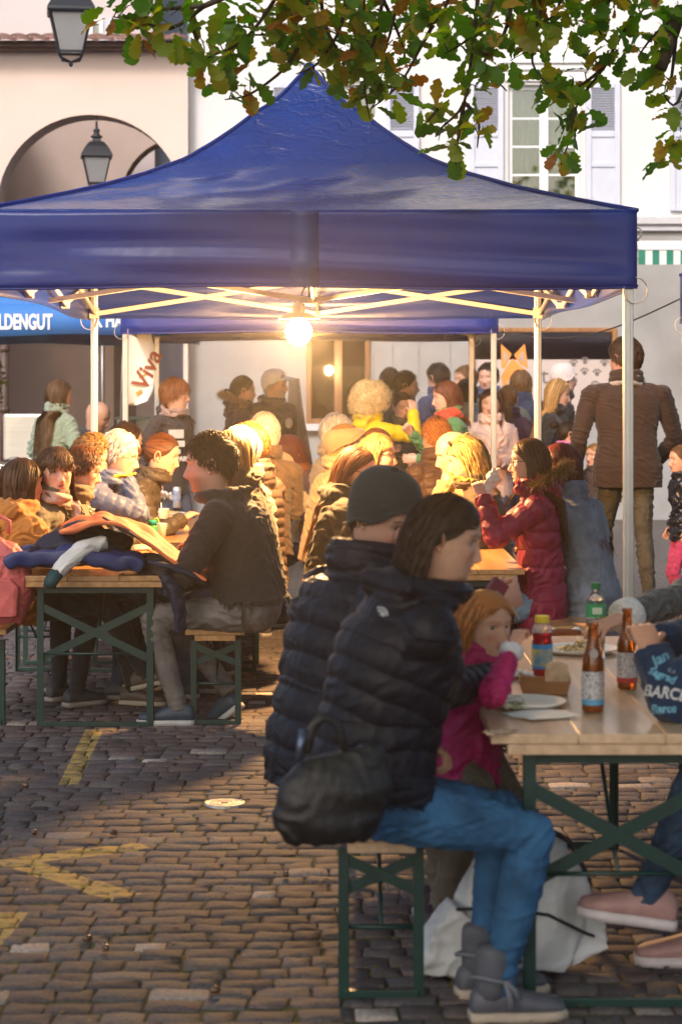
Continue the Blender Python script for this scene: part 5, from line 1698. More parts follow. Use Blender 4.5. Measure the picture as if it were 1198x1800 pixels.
def hair_mat(col, var=.6):
    key = ('hair', tuple(col))
    if key in _MC: return _MC[key]
    m = bpy.data.materials.new('hair')
    N, L, B = nodes_of(m)
    geo = N.new('ShaderNodeNewGeometry')
    mr = N.new('ShaderNodeMapRange'); mr.inputs['To Min'].default_value = 1 - var; mr.inputs['To Max'].default_value = 1 + var
    L.new(geo.outputs['Random Per Island'], mr.inputs['Value'])
    mu = N.new('ShaderNodeMix'); mu.data_type = 'RGBA'; mu.blend_type = 'MULTIPLY'; mu.inputs['Factor'].default_value = 1
    mu.inputs['A'].default_value = (*col, 1)
    L.new(mr.outputs[0], mu.inputs['B'])
    L.new(mu.outputs['Result'], B.inputs['Base Color'])
    B.inputs['Roughness'].default_value = .5
    B.inputs['Specular IOR Level'].default_value = .25
    B.inputs['Anisotropic'].default_value = .5
    tl = N.new('ShaderNodeBsdfTranslucent')
    L.new(mu.outputs['Result'], tl.inputs[0])
    ms = N.new('ShaderNodeMixShader'); ms.inputs[0].default_value = .08
    L.new(B.outputs[0], ms.inputs[1]); L.new(tl.outputs[0], ms.inputs[2])
    L.new(ms.outputs[0], N['Material Output'].inputs['Surface'])
    _MC[key] = m
    return m


def fabric(col, kind='soft'):
    if kind == 'puffer': return mat('nylon_shell', col, .48, .14, 9, .35, 45, spec=.22, bdist=.008)
    if kind == 'denim': return mat('denim', col, .85, .35, 7, .3, 220, col2=tuple(min(1, c * 1.7 + .01) for c in col), detail=9.0)
    if kind == 'knit': return mat('knit', col, .95, .3, 120, .9, 130, sheen=.3, bdist=.006)
    if kind == 'leather': return mat('leather', col, .35, .15, 14, .4, 60, spec=.55, bdist=.006)
    return mat('woven_cloth', col, .85, .14, 12, .25, 240, sheen=.15)


# ---- head shape: rings over height
_zz = np.array([.122, .117, .108, .095, .075, .05, .025, .0, -.02, -.04, -.06, -.08, -.10, -.112, -.121, -.130, -.142, -.165, -.22])
_xf = np.array([.004, .030, .052, .068, .083, .092, .0955, .0905, .0915, .0915, .0905, .0875, .0850, .0755, .052, .034, .028, .028, .034])
_xb = np.array([.004, .030, .054, .074, .092, .103, .106, .103, .095, .084, .072, .064, .060, .059, .058, .058, .058, .060, .068])
_wd = np.array([.003, .024, .042, .056, .068, .0755, .078, .0775, .0755, .0730, .0695, .0640, .0560, .0520, .0500, .0490, .0490, .0510, .062])


def head_mesh(res, skin, lips, brow, iris, fem, stub=0.0, yaw_eye=0.0, mouth_open=0.0):
    """verts, faces, colours of the head with face, ears and eyes; origin between the ears' tops, +x is forward"""
    nz, nphi = {0: (30, 30), 1: (56, 50), 2: (96, 90)}[res]
    # levels dense over the face
    t = np.linspace(0, 1, nz)
    z = np.interp(t, [0, .2, .3, .82, .9, 1], [.122, .06, .035, -.115, -.145, -.22])
    ph = np.linspace(0, 2 * np.pi, nphi, endpoint=False)
    ph = ph + .55 * np.sin(ph) * -1 + 0      # crowd the columns to the face (phi = 0)
    xf, xb, wd = np.interp(z, _zz[::-1], _xf[::-1]), np.interp(z, _zz[::-1], _xb[::-1]), np.interp(z, _zz[::-1], _wd[::-1])
    # smooth the profile tables
    k = np.array([1, 2, 1]) / 4.
    for a in (xf, xb, wd):
        for _ in range(2 if res < 2 else 5): a[1:-1] = np.convolve(a, k, 'same')[1:-1]
    c, s = np.cos(ph)[None, :], np.sin(ph)[None, :]
    e = 2 / 2.35
    cx = np.sign(c) * np.abs(c) ** e
    sy = np.sign(s) * np.abs(s) ** e
    Xx = np.where(c >= 0, xf[:, None] * cx, xb[:, None] * cx)
    Y = wd[:, None] * sy
    Zm = np.repeat(z[:, None], nphi, 1)
    front = np.clip(c * 1.6, 0, 1) * np.ones_like(Xx)
    ay = np.abs(Y)
    g = lambda u, w: np.exp(-(u / w) ** 2)
    nh = np.interp(Zm, [-.062, -.056, -.050, -.043, -.03, -.015, .0, .014], [0, .011, .022, .0285, .022, .0145, .008, .0])
    if fem: nh = nh * .88
    ns = np.interp(Zm, [-.055, -.045, -.03, .01], [.0115, .0105, .0078, .0072])
    dx = nh * g(ay, ns)
    dx += .007 * g(ay - .0125, .006) * g(Zm + .050, .007)
    dx -= .0125 * g(ay - .031, .0145) * g(Zm - .001, .0115)
    dx += (.003 if fem else .0058) * g(ay - .028, .022) * g(Zm - .022, .009)
    dx += .0045 * g(ay - .042, .016) * g(Zm + .028, .016)
    dx += .0055 * g(ay, .019) * (g(Zm + .0655, .0048) + 1.05 * g(Zm + .0785, .0055))
    dx -= (.0045 + .01 * mouth_open) * g(ay, .021) * g(Zm + .0722, .0022 + .006 * mouth_open)
    dx -= .004 * g(ay, .020) * g(Zm + .090, .006)
    dx += .005 * g(ay, .018) * g(Zm + .106, .011)
    dx -= .003 * g(ay - .03, .012) * g(Zm + .06, .02)
    Xx = Xx + dx * front
    V = np.stack([Xx, Y, Zm], -1).reshape(-1, 3)
    F = []
    for i in range(nz - 1):
        a, b = i * nphi, (i + 1) * nphi
        for j in range(nphi):
            q = (j + 1) % nphi
            F.append((a + j, b + j, b + q, a + q))
    F.append(tuple(range(nphi)))
    sk = np.array(skin)
    C = np.repeat(sk[None, :], len(V), 0)
    yv, zv, fv = np.abs(V[:, 1]), V[:, 2], front.reshape(-1)
    # lips, cheeks, brows: what the skin itself is coloured
    blush = (g(yv - .040, .018) * g(zv + .035, .018) + .6 * g(yv, .012) * g(zv + .045, .01)) * fv
    C = C * (1 - .20 * blush[:, None] * np.array([0, 1, 1]))
    lp = np.clip(g(yv, .0215) ** 1.0 * (g(zv + .0660, .0042) + g(zv + .0780, .0050)) * 1.6 - .35, 0, 1) * fv
    C = C * (1 - lp[:, None]) + np.array(lips)[None] * lp[:, None]
    ml = np.clip(g(yv, .020) * g(zv + .0722, .0017 + .004 * mouth_open) * 1.5 - .4, 0, 1) * fv
    C = C * (1 - ml[:, None]) + np.array([.05, .012, .012])[None] * ml[:, None]
    bz = .0235 + .004 * g(yv - .034, .012) - .25 * np.clip(yv - .045, 0, 1)
    br = np.clip(g(zv - bz, .0042 if not fem else .003) * (yv > .013) * (yv < .053) * 1.5 - .2, 0, 1) * fv
    C = C * (1 - br[:, None] * .85) + np.array(brow)[None] * br[:, None] * .85
    lash = np.clip(g(zv - .0085, .0024) * g(yv - .031, .013) * 1.4 - .2, 0, 1) * fv
    C = C * (1 - lash[:, None] * .7) + np.array([.02, .012, .01])[None] * lash[:, None] * .7
    if stub:
        st = np.clip((-.038 - zv) / .02, 0, 1) * np.clip((zv + .135) / .02, 0, 1) * np.clip(fv * 1.3, 0, 1) * (1 - g(yv, .017) * g(zv + .072, .012))
        st = np.maximum(st, g(yv, .024) * g(zv + .058, .005) * fv)
        C = C * (1 - st[:, None] * stub) + np.array(brow)[None] * st[:, None] * stub
    V, F, C = [V], [F], [C]
    off = len(V[0])

    def isl(v, f, col):
        nonlocal off
        V.append(np.array(v)); F.append([tuple(i + off for i in q) for q in f]); C.append(np.array(col))
        off += len(v)
    # eyes
    nu, nv = (10, 8) if res < 2 else (24, 18)
    for sy_ in (-1, 1):
        b = MB().ell((0, 0, 0), (.0125, .0125, .0125), nu, nv)
        v = np.array(b.v)
        gaze = np.array([math.cos(yaw_eye), math.sin(yaw_eye), -.05]); gaze /= np.linalg.norm(gaze)
        d = (v / .0125) @ gaze
        col = np.repeat(np.array([[.46, .42, .40]]), len(v), 0)
        col[d > .80] = iris
        col[d > .93] = (.01, .01, .01)
        lid = (v[:, 2] > .0046) | (v[:, 2] < -.0056)
        col[lid] = sk * .82
        isl(v + np.array([.0672, sy_ * .031, .001]), b.f, col)
    # ears: rim and bowl
    for sy_ in (-1, 1):
        b = MB()
        pts = []
        for i in range(13):
            a = -2.0 + i * .40
            pts.append((-.012 - .019 * math.cos(a + 1.57) * 0 + .017 * math.sin(a) * -1, sy_ * (.0765 + .005 + .004 * math.cos(a)), -.008 + .030 * math.cos(a)))
        b.tube(pts, [.0035 + .002 * math.sin(i * .26) for i in range(13)], 6)
        b.ell((-.010, sy_ * .0755, -.012), (.014, .005, .026), 8, 6)
        b.ell((-.003, sy_ * .0775, -.034), (.007, .005, .008), 6, 5)
        isl(b.v, b.f, np.repeat((sk * np.array([1.0, .86, .82]))[None], len(b.v), 0))
    return np.concatenate(V), [q for f in F for q in f], np.concatenate(C)


def ik(a, c, l1, l2, pole):
    a, c, pole = Vector(a), Vector(c), Vector(pole)
    d = c - a
    D = d.length
    mx = (l1 + l2) * .995
    if D > mx:
        c = a + d * (mx / D); d = c - a; D = mx
    D = max(D, abs(l1 - l2) + .02)
    u = d.normalized()
    x = (l1 * l1 - l2 * l2 + D * D) / (2 * D)
    h = math.sqrt(max(0, l1 * l1 - x * x))
    p = pole - u * pole.dot(u)
    p = p.normalized() if p.length > 1e-5 else u.orthogonal().normalized()
    return a + u * x + p * h, c


REMESH = []


def remesh(o, voxel, smooth, post):
    md = o.modifiers.new('remesh', 'REMESH'); md.mode = 'VOXEL'; md.voxel_size = voxel; md.use_smooth_shade = True
    if smooth:
        ms = o.modifiers.new('smooth', 'SMOOTH'); ms.factor = .5; ms.iterations = smooth
    REMESH.append((o, post))


def flush_remesh():
    dg = bpy.context.evaluated_depsgraph_get()
    for o, post in REMESH:
        me = bpy.data.meshes.new_from_object(o.evaluated_get(dg))
        old = o.data
        mats_ = list(old.materials)
        o.modifiers.clear()
        me.name = o.name
        o.data = me
        bpy.data.meshes.remove(old)
        me.materials.clear()
        for m in mats_: me.materials.append(m)
        me.polygons.foreach_set('use_smooth', np.ones(len(me.polygons), dtype=bool))
        if post: post(o, me)
    REMESH.clear()


def co_no(me):
    n = len(me.vertices)
    co = np.empty(n * 3, dtype=np.float32); me.vertices.foreach_get('co', co)
    no = np.empty(n * 3, dtype=np.float32); me.vertex_normals.foreach_get('vector', no)
    return co.reshape(-1, 3).astype(float), no.reshape(-1, 3).astype(float)


def bones_param(co, bones):
    """nearest bone of each point: (index, metres along it, relative distance)"""
    best = np.full(len(co), 1e9); idx = np.zeros(len(co), int); along = np.zeros(len(co))
    for k, (a, b, r) in enumerate(bones):
        a, b = np.array(a), np.array(b)
        d = b - a; L = np.linalg.norm(d); d = d / L
        t = (co - a) @ d
        tc = np.clip(t, 0, L)
        dist = np.linalg.norm(co - a - tc[:, None] * d, axis=1) / r
        m = dist < best
        best[m] = dist[m]; idx[m] = k; along[m] = t[m]
    return idx, along


def cloth_post(bones, quilt=0.0, pitch=.07, fold=.004, seed=0, joints=(), slant=0.0):
    def f(o, me):
        co, no = co_no(me)
        rg = np.random.default_rng(seed)
        d = np.zeros(len(co))
        # big soft folds + fine creases
        w2s = rg.normal(size=(3, 3))
        warp = np.sin(co @ w2s[0] * 9 + 1.0) + .7 * np.sin(co @ w2s[1] * 17 + 2.0) + .4 * np.sin(co @ w2s[2] * 33)
        mask = .5 + .5 * np.sin(co @ w2s[1][::-1] * 7 + 2 * np.sin(co @ w2s[2] * 5))
        for fr, am in ((20, .9), (36, .75), (62, .55), (105, .35)):
            w = rg.normal(size=3); w[2] = abs(w[2]) + .8; w /= np.linalg.norm(w)
            ph = rg.uniform(0, 6.28)
            q = co @ w * fr + ph + 2.4 * warp
            d += fold * am * (1 - 2.0 * np.abs(np.sin(q)) ** .7) * (.35 + .9 * mask) * .8
        if bones:
            idx, al = bones_param(co, bones)
            if quilt:
                nz = .004 * np.sin(co[:, 1] * 17 + co[:, 0] * 13 + idx) + .002 * np.sin(co[:, 0] * 29 + 2)
                s_ = np.abs(np.sin(np.pi * (al + nz + idx * .023) / pitch)) ** .5
                # crumples that pull in towards the seams
                cr = .07 * np.sin(co @ np.array([61., 47., 9.]) + 2 * np.sin(co @ np.array([21., 13., 33.]))) * (1 - s_)
                d += quilt * (s_ - 1 + cr)
            for j, r_ in joints:
                jd = np.linalg.norm(co - np.array(j), axis=1)
                d += .9 * max(fold, .004) * (1 - 2 * np.abs(np.sin(np.pi * al / .052 + 1.6 * np.sin(co[:, 2] * 21) + warp))) * np.exp(-(jd / r_) ** 2)
        co2 = co + no * d[:, None]
        me.vertices.foreach_set('co', co2.astype(np.float32).ravel())
        me.update()
    return f


# ---- hair
ELC, ELR = np.array([-.004, 0, .004]), np.array([.102, .080, .121])


def ring_xy(z, ph, off=0.0):
    e = 2 / 2.35
    c, s_ = np.cos(ph), np.sin(ph)
    xf, xb, wd = np.interp(z, _zz[::-1], _xf[::-1]), np.interp(z, _zz[::-1], _xb[::-1]), np.interp(z, _zz[::-1], _wd[::-1])
    x = np.where(c >= 0, xf, xb) + off
    return x * np.sign(c) * np.abs(c) ** e, (wd + off) * np.sign(s_) * np.abs(s_) ** e


def push_head(P, off):
    off = np.asarray(off)
    o3 = off if off.ndim == 2 else np.full((len(P), 1), float(off))
    P = P.copy()
    q = (P - ELC) / (ELR + .001 + o3)
    r = np.linalg.norm(q, axis=1)
    m = (r < 1) & (P[:, 2] > .02)
    P[m] = (ELC + (q / r[:, None]) * (ELR + .001 + o3))[m]
    z = np.clip(P[:, 2], -.1, .1)
    xf, xb, wd = np.interp(z, _zz[::-1], _xf[::-1]), np.interp(z, _zz[::-1], _xb[::-1]), np.interp(z, _zz[::-1], _wd[::-1])
    X_, Y_ = np.where(P[:, 0] >= 0, xf, xb) + o3[:, 0] + .001, wd + o3[:, 0] + .001
    q = ((np.abs(P[:, 0]) / X_) ** 2.35 + (np.abs(P[:, 1]) / Y_) ** 2.35) ** (1 / 2.35) + 1e-6
    m = (q < 1) & (P[:, 2] > -.085) & (P[:, 2] < .095)
    P[m, 0] /= q[m]; P[m, 1] /= q[m]
    return P


def ribbons(paths, width, rg, taper=True):
    """paths (n, k, 3) -> thin folded ribbons"""
    n, k, _ = paths.shape
    T = np.gradient(paths, axis=1)
    T /= np.linalg.norm(T, axis=2, keepdims=True) + 1e-9
    rad = paths - ELC
    rad /= np.linalg.norm(rad, axis=2, keepdims=True) + 1e-9
    S = np.cross(T, rad)
    S /= np.linalg.norm(S, axis=2, keepdims=True) + 1e-9
    w = width * rg.uniform(.6, 1.3, size=(n, 1, 1))
    prof = np.interp(np.linspace(0, 1, k), [0, .15, .7, 1], [.7, 1, .85, .12])[None, :, None] if taper else 1.0
    A, B_ = paths - S * w * prof / 2, paths + S * w * prof / 2
    Mid = paths + rad * w * .22
    V = np.stack([A, Mid, B_], 2).reshape(-1, 3)
    i0 = (np.arange(n)[:, None] * k + np.arange(k - 1)[None, :]).ravel() * 3
    F = np.concatenate([np.stack([i0, i0 + 1, i0 + 4, i0 + 3], 1), np.stack([i0 + 1, i0 + 2, i0 + 5, i0 + 4], 1)])
    return V, F


def hairline(phi):
    """lowest root height at an azimuth (0 = forehead)"""
    return np.interp(np.abs(phi), [0, .5, .85, 1.15, 1.5, 1.9, 2.3, 3.15], [.072, .068, .048, .012, -.010, -.028, -.055, -.072])


def hair_geo(kind, length, n, rg, body, vol=.012, part=0.0, fringe=False, back=.5, clear=.012, zmax=1.0, wave=.005):
    """returns verts, faces in head coordinates. body: function that keeps strands off the neck and shoulders"""
    z = rg.uniform(-.075, .1245, 6 * n); ph = rg.uniform(-np.pi, np.pi, 6 * n)
    ok = (z > hairline(ph)) & (z < zmax)
    if zmax < 1: z = rg.uniform(-.075, zmax, 6 * n); ok = (z > hairline(ph))
    if kind == 'bald_rim': ok &= (np.abs(ph) > 1.25) & (z < .045)
    z, ph = z[ok][:n], ph[ok][:n]
    n = len(z)
    wz = np.sqrt(np.clip(1 - (z / .123) ** 2, 0.003, 1))
    P = np.stack([np.cos(ph) * wz * ELR[0], np.sin(ph) * wz * ELR[1], z], 1) + np.array([ELC[0], 0, 0])
    P = push_head(P, -.002)
    side = np.sign(P[:, 1] - part + rg.normal(0, .004, n)); side[side == 0] = 1
    frontness = np.clip(P[:, 0] / .09, 0, 1)
    if kind == 'short':
        k, L = 4, length * rg.uniform(.6, 1.15, n)
        dirn = np.stack([-.25 + .55 * frontness * (1 if fringe else -.2) + rg.normal(0, .09, n), side * .30 + rg.normal(0, .10, n), -.60 + rg.normal(0, .08, n)], 1)
        lift = .06
    elif kind == 'bald_rim':
        k, L = 4, .022 * rg.uniform(.6, 1.15, n)
        dirn = np.stack([-.6 + rg.normal(0, .2, n), rg.normal(0, .2, n), -.7 + 0 * z], 1); lift = .3
    elif kind == 'curly':
        k, L = 9, length * rg.uniform(.7, 1.2, n)
        dirn = P - ELC + np.array([0, 0, -.02]); lift = .9
    elif kind == 'tied':
        k, L = 9, np.full(n, .19)
        tgt = np.array([-.125, 0, .03])
        dirn = tgt - P; lift = .15
    else:
        k, L = (13 if length > .3 else 10), length * rg.uniform(.78, 1.1, n)
        dirn = np.stack([-.30 - back * .6 * np.clip(1 - np.abs(P[:, 1]) / .07, 0, 1) + rg.normal(0, .05, n), side * (.75) + rg.normal(0, .06, n), -.45 + 0 * z], 1)
        if fringe:
            fr = (P[:, 0] > .035) & (np.abs(P[:, 1]) < .055)
            dirn[fr] = np.stack([np.full(fr.sum(), .55), rg.normal(0, .12, fr.sum()), np.full(fr.sum(), -.8)], 1)
            L[fr] = .085 * rg.uniform(.85, 1.05, fr.sum())
        lift = .1
    path = [P.copy()]
    cur = P.copy()
    step = L / (k - 1)
    dirn = dirn / (np.linalg.norm(dirn, axis=1, keepdims=True) + 1e-9)
    offv = (vol * rg.uniform(.25, 1.0, n) * np.where((rg.random(n) < .04) & (kind == 'long'), 1.7, 1.0))[:, None]
    curl_ph = rg.uniform(0, 6.28, n)
    for i in range(1, k):
        u = i / (k - 1)
        rad = (cur - ELC) / ELR ** 2
        rad /= np.linalg.norm(rad, axis=1, keepdims=True)
        if kind == 'curly':
            d = rad * (.8 - .5 * u) + np.array([0, 0, -.35 * u])
            a = curl_ph + i * 1.5
            t1 = np.cross(rad, np.array([0, 0, 1.])); t1 /= np.linalg.norm(t1, axis=1, keepdims=True) + 1e-9
            t2 = np.cross(rad, t1)
            d = d * .55 + t1 * np.cos(a)[:, None] * .95 + t2 * np.sin(a)[:, None] * .95
        elif kind in ('short', 'bald_rim'):
            d = dirn - rad * np.sum(dirn * rad, 1, keepdims=True)
            d = d / (np.linalg.norm(d, axis=1, keepdims=True) + 1e-9) + rad * lift * (1 - u * .9)
        elif kind == 'tied':
            d = np.array([-.125, 0, .03]) - cur
            dl = np.linalg.norm(d, axis=1, keepdims=True)
            d = d / (dl + 1e-9)
            d = d - rad * np.sum(d * rad, 1, keepdims=True) * .9 * (dl > .06)
            step = np.minimum(L / (k - 1), dl[:, 0] * .9)
        else:
            hang = (cur[:, 2] < -.02)
            tang = dirn - rad * np.sum(dirn * rad, 1, keepdims=True)
            tang = tang / (np.linalg.norm(tang, axis=1, keepdims=True) + 1e-9)
            # comb turns downwards on the way
            dn = np.array([0., 0., -1.]) + np.array([-.22 * back, 0, 0])
            dnt = dn - rad * np.sum(dn * rad, 1, keepdims=True) * (~hang)[:, None]
            wgt = np.clip(u * 2.2, 0, 1)
            d = tang * (1 - wgt) + dnt * wgt
            d[hang] = np.array([-.06 * back, 0, -1]) + rg.normal(0, .05, (hang.sum(), 3))
        d = d / (np.linalg.norm(d, axis=1, keepdims=True) + 1e-9)
        cur = cur + d * step[:, None]
        o_ = offv * (min(1, u * 3))
        cur = push_head(cur, o_)
        if kind in ('long', 'tied'):
            side_y = np.sign(cur[:, 1]); low = (cur[:, 2] < .045) & (cur[:, 2] > -.16)
            if fringe: low &= ~((np.abs(P[:, 1]) < .055) & (P[:, 0] > .035))
            lim = clear + .030 * np.clip((cur[:, 2] + .02) / .06, 0, 1)
            over = low & (cur[:, 0] > lim)
            cur[over, 0] = lim[over] if np.ndim(lim) else lim
            cur[over, 1] = side_y[over] * np.maximum(np.abs(cur[over, 1]), .074 + offv[over, 0] * .8)
        if body is not None and kind == 'long': cur = body(cur, offv[:, 0])
        path.append(cur.copy())
    paths = np.stack(path, 1)
    if kind == 'long':
        kk_ = np.arange(k)[None, :]
        amp = wave * np.clip((kk_ - 2) / 4, 0, 1)
        # locks share their wave
        lk = np.floor(np.arctan2(P[:, 1], P[:, 0]) * 3.2 + 1.3 * np.sin(P[:, 2] * 40))[:, None]
        paths[:, :, 1] += amp * np.sin(kk_ * 1.25 + lk * 2.1) * np.sign(paths[:, :, 1] + 1e-6)
        paths[:, :, 0] += amp * .6 * np.cos(kk_ * 1.1 + lk * 1.7)
    wdt = {'short': .0045, 'bald_rim': .004, 'curly': .0055, 'tied': .006}.get(kind, .0062)
    return ribbons(paths, wdt, rg)


def scalp_cap(off, low=0.0, hat=False, res=(26, 36), forehead=0.0):
    """shell over the hair region in head coordinates"""
    ph = np.linspace(-np.pi, np.pi, res[1], endpoint=False)
    rows = []
    for i in range(res[0]):
        u = i / (res[0] - 1)
        row = []
        for p in ph:
            zl = hairline(p) + low + forehead * max(0, math.cos(p))
            z = .1225 + (zl - .1225) * u
            n = .0012 * math.sin(17 * p + 9 * z * 30)
            x_, y_ = ring_xy(np.array(z), np.array(p), off + n)
            row.append((float(x_), float(y_), z * (1 + off / .12)))
        rows.append(row)
    b = MB().loft(rows, False)
    b.f.append(tuple(range(res[1]))); b.m.append(0)
    return b


# ---- hands
def hand_geo(curl, spread, sgn, thumb=.5, k=1.0, point=False):
    """wrist at 0, fingers along +x, palm faces -z; sgn +1: thumb on +y"""
    b = MB()
    def sec(x, w, t, zo=0.0):
        return [(x, w * math.cos(a), zo + t * math.sin(a)) for a in [2 * math.pi * i / 12 for i in range(12)]]
    b.loft([sec(-.05, .026, .020), sec(-.01, .027, .019), sec(.02, .034, .017), (sec(.055, .040, .015)), sec(.085, .041, .0125), sec(.096, .036, .009)])
    for i, (yo, L, r) in enumerate(((.030, .072, .0088), (.010, .080, .0092), (-.011, .074, .0088), (-.030, .058, .0078))):
        ang = -(yo * 6) * spread
        c = curl[i] if isinstance(curl, (list, tuple)) else curl
        base = Vector((.070, yo * .95, 0)); p = Vector((.092, yo, 0))
        pts, rr = [base, p], [r * 1.05, r * 1.08]
        a = 0.0
        for s_, fr in ((.45, .75), (.32, 1.0), (.23, .8)):
            a += c * 1.45 * fr
            p = p + Vector((math.cos(a), -math.sin(ang) * 1.0 * math.cos(a), -math.sin(a))) * (L * s_)
            pts.append(p.copy()); rr.append(r * (1.0 if s_ > .4 else .93 if s_ > .3 else .72))
        b.tube(pts, rr, 8)
        b.ell(pts[-1], (r * .74,) * 3, 8, 6)
    t0 = Vector((.012, .022, -.004)); d = Vector((.62, .62 * (1.2 - thumb), -.25 - .5 * thumb)).normalized()
    t1 = t0 + d * .045; d2 = Vector((.85, .18 - .5 * thumb, -.30 - .3 * thumb)).normalized(); t2 = t1 + d2 * .034; t3 = t2 + d2 * .024
    b.tube([t0, t1, t2, t3], [.014, .0115, .0105, .0075], 8)
    b.ell(t3, (.0078,) * 3, 8, 6)
    v = np.array(b.v) * k
    if sgn < 0: v[:, 1] *= -1
    return v, [tuple(reversed(q)) if sgn < 0 else q for q in b.f]


SK_L, SK_M, SK_R = (.58, .33, .235), (.46, .26, .18), (.52, .29, .22)
LIPS = (.42, .13, .11)


def person(label, head, th, sit=False, lean=5, k=None, fem=False, yaw=0, pitch=0, roll=0, lod=1, skin=SK_L, hair=None, hat=None, glasses=None, beard=0.0, lips=None, iris=(.06, .035, .02),
           top=None, pants=((.03, .04, .07), 'denim'), shoes=(.05, .05, .055), handL=None, handR=None, curlL=.35, curlR=.35, poleL=None, poleR=None, feet=None, scarf=None, hipz=None, spread=0.0,
           palmL=None, palmR=None, hem=None, seed=None, group='people at the street meal', mouth=0.0, eye=0.0, width=1.0, extra=None, knees=.12, legs=True, thumb=.5, hscale=1.0, elbowL=None, elbowR=None, cuffR=.008, depth=1.0):
    """head: world point of the middle of the head. th: heading in degrees (0 = +x). local frame: +x forward, +y left, +z up"""
    seed = seed if seed is not None else int(abs(head.x * 1000) + head.y * 10)
    rg = np.random.default_rng(seed)
    hx = head.z
    k = k or (1.0 if sit else hx / 1.64)
    lr = R(lean)
    nk = Vector((.022 + .155 * math.sin(lr * .55 + R(pitch) * .25), 0, .158 * math.cos(lr * .55))) * k
    T = .535 * k
    if hipz is None:
        if sit:
            hz = .57
            T2 = (hx - nk.z - hz) / max(.5, math.cos(lr))
            T = min(max(T2, .44 * k), .62 * k)
            hz = hx - nk.z - T * math.cos(lr)
        else:
            hz = hx - nk.z - T * math.cos(lr)
    else:
        hz = hipz
        T = (hx - nk.z - hz) / max(.4, math.cos(lr))
    hip = Vector((0, 0, hz))
    neck = hip + Vector((math.sin(lr), 0, math.cos(lr))) * T
    hc = neck + nk
    rot = Matrix.Rotation(R(th), 3, 'Z')
    o2 = head - rot @ Vector((hc.x, 0, 0))
    P = thing('person', label, 'person', (o2.x, o2.y, 0), R(th), group)
    P['label'] = label
    vox = {0: .0115, 1: .0078, 2: .0056}[lod]
    top = dict({'kind': 'soft', 'col': (.05, .05, .05), 'puff': .018, 'fold': .004, 'quilt': 0.0, 'pitch': .07, 'hood': 0, 'collar': .5}, **(top or {}))
    p = top['puff']
    sw = (.165 if fem else .185) * k * width
    ctrl = hip + Vector((math.sin(lr * .35), 0, math.cos(lr * .35))) * T * .52
    bz = lambda u: hip * (1 - u) ** 2 + ctrl * 2 * u * (1 - u) + neck * u * u
    tang = lambda u: ((ctrl - hip) * 2 * (1 - u) + (neck - ctrl) * 2 * u).normalized()
    up_d = tang(.85)
    S = {s: bz(.90) + Vector((0, s * sw, 0)) - tang(.9) * .035 * k for s in (1, -1)}
    l1, l2 = .285 * k, .255 * k
    wr, el = {}, {}
    inv = rot.transposed()
    w2l = lambda q: inv @ (q - Vector((o2.x, o2.y, 0)))
    for s, tgt, pole, eo in ((1, handL, poleL, elbowL), (-1, handR, poleR, elbowR)):
        if isinstance(tgt, Vector): tgt = w2l(tgt)
        if eo is not None:
            el[s], wr[s] = w2l(eo), Vector(tgt)
            continue
        if tgt is None: tgt = (.33 * k, s * .12 * k, max(.80, hz + .17)) if sit else (.04, s * (sw + .06 * k + p), hz - .02 * k)
        pole = pole or ((-.35, s * .55, -.75) if sit else (-.8, s * .35, -.2))
        el[s], wr[s] = ik(S[s], tgt, l1, l2, pole)
    # ---------------- jacket
    J = MB()
    hemd = hem if hem is not None else (.01 if sit else .14)
    def ring(c, d, a, w, n=20, sq=2.2):
        d = Vector(d).normalized(); lf = Vector((0, 1, 0)); fw = lf.cross(d).normalized()
        e_ = 2 / sq
        out = []
        for i in range(n):
            t = 2 * math.pi * i / n
            cc, ss = math.cos(t), math.sin(t)
            out.append(c + fw * (a * math.copysign(abs(cc) ** e_, cc)) + lf * (w * math.copysign(abs(ss) ** e_, ss)))
        return out
    hw = (1.06 if fem else 1.0) * width
    wst = (.86 if fem else .95) * (1.0 if p < .03 else 1.05) * width
    stations = [(-1, .116, .165 * hw), (0, .118, .165 * hw), (.2, .108, .150 * wst), (.38, .104, .145 * wst), (.55, .110, .153 * width), (.72, .112, .166 * width), (.84, .100, .162 * width), (.92, .080, .132 * width), (.985, .060, .084), (1.05, .054, .060)]
    flare = top.get('flare', 0.0)
    rings = []
    for u, a, w in stations:
        if u < 0:
            c = hip - Vector((math.sin(lr * .2), 0, 1)) * hemd * k if not sit else hip - Vector((.0, 0, hemd * k))
            d = Vector((0, 0, 1)) if not sit else tang(0)
            a, w = a + flare, w + flare
        else:
            uu = min(u, 1.0); c = bz(uu) + (tang(1.0) * (u - 1) * T if u > 1 else Vector((0, 0, 0))); d = tang(uu)
        pp = p * (1.0 if u < .9 else .6)
        a = a * (1 + (depth - 1) * (1.0 if u < .8 else .5 if u < .95 else 0))
        rings.append(ring(c, d, a * k + pp, w * k + pp))
    J.loft(rings)
    rs, re, rw = (.060 * k + p * .7), (.045 * k + p * .7), (.037 * k + p * .5)
    tight = top.get('cuff', 1.0)
    for s in (1, -1):
        a, e_, w_ = S[s], el[s], wr[s]
        J.ell(a - Vector((0, s * .012, .0)), (rs * 1.06, rs * 1.02, rs * 1.04), 14, 8)
        a0 = a + (neck - Vector((0, 0, .03 * k)) - a) * .72
        mid1 = a.lerp(e_, .5); mid2 = e_.lerp(w_, .5)
        J.tube([a0, a.lerp(a0, .45), a, mid1, e_, e_ + (w_ - e_) * .02], [rs * .78, rs * .92, rs, (rs + re) / 2, re, re * .98], 14)
        J.ell(e_, (re * 1.0,) * 3, 12, 8)
        wd_ = (w_ - e_).normalized()
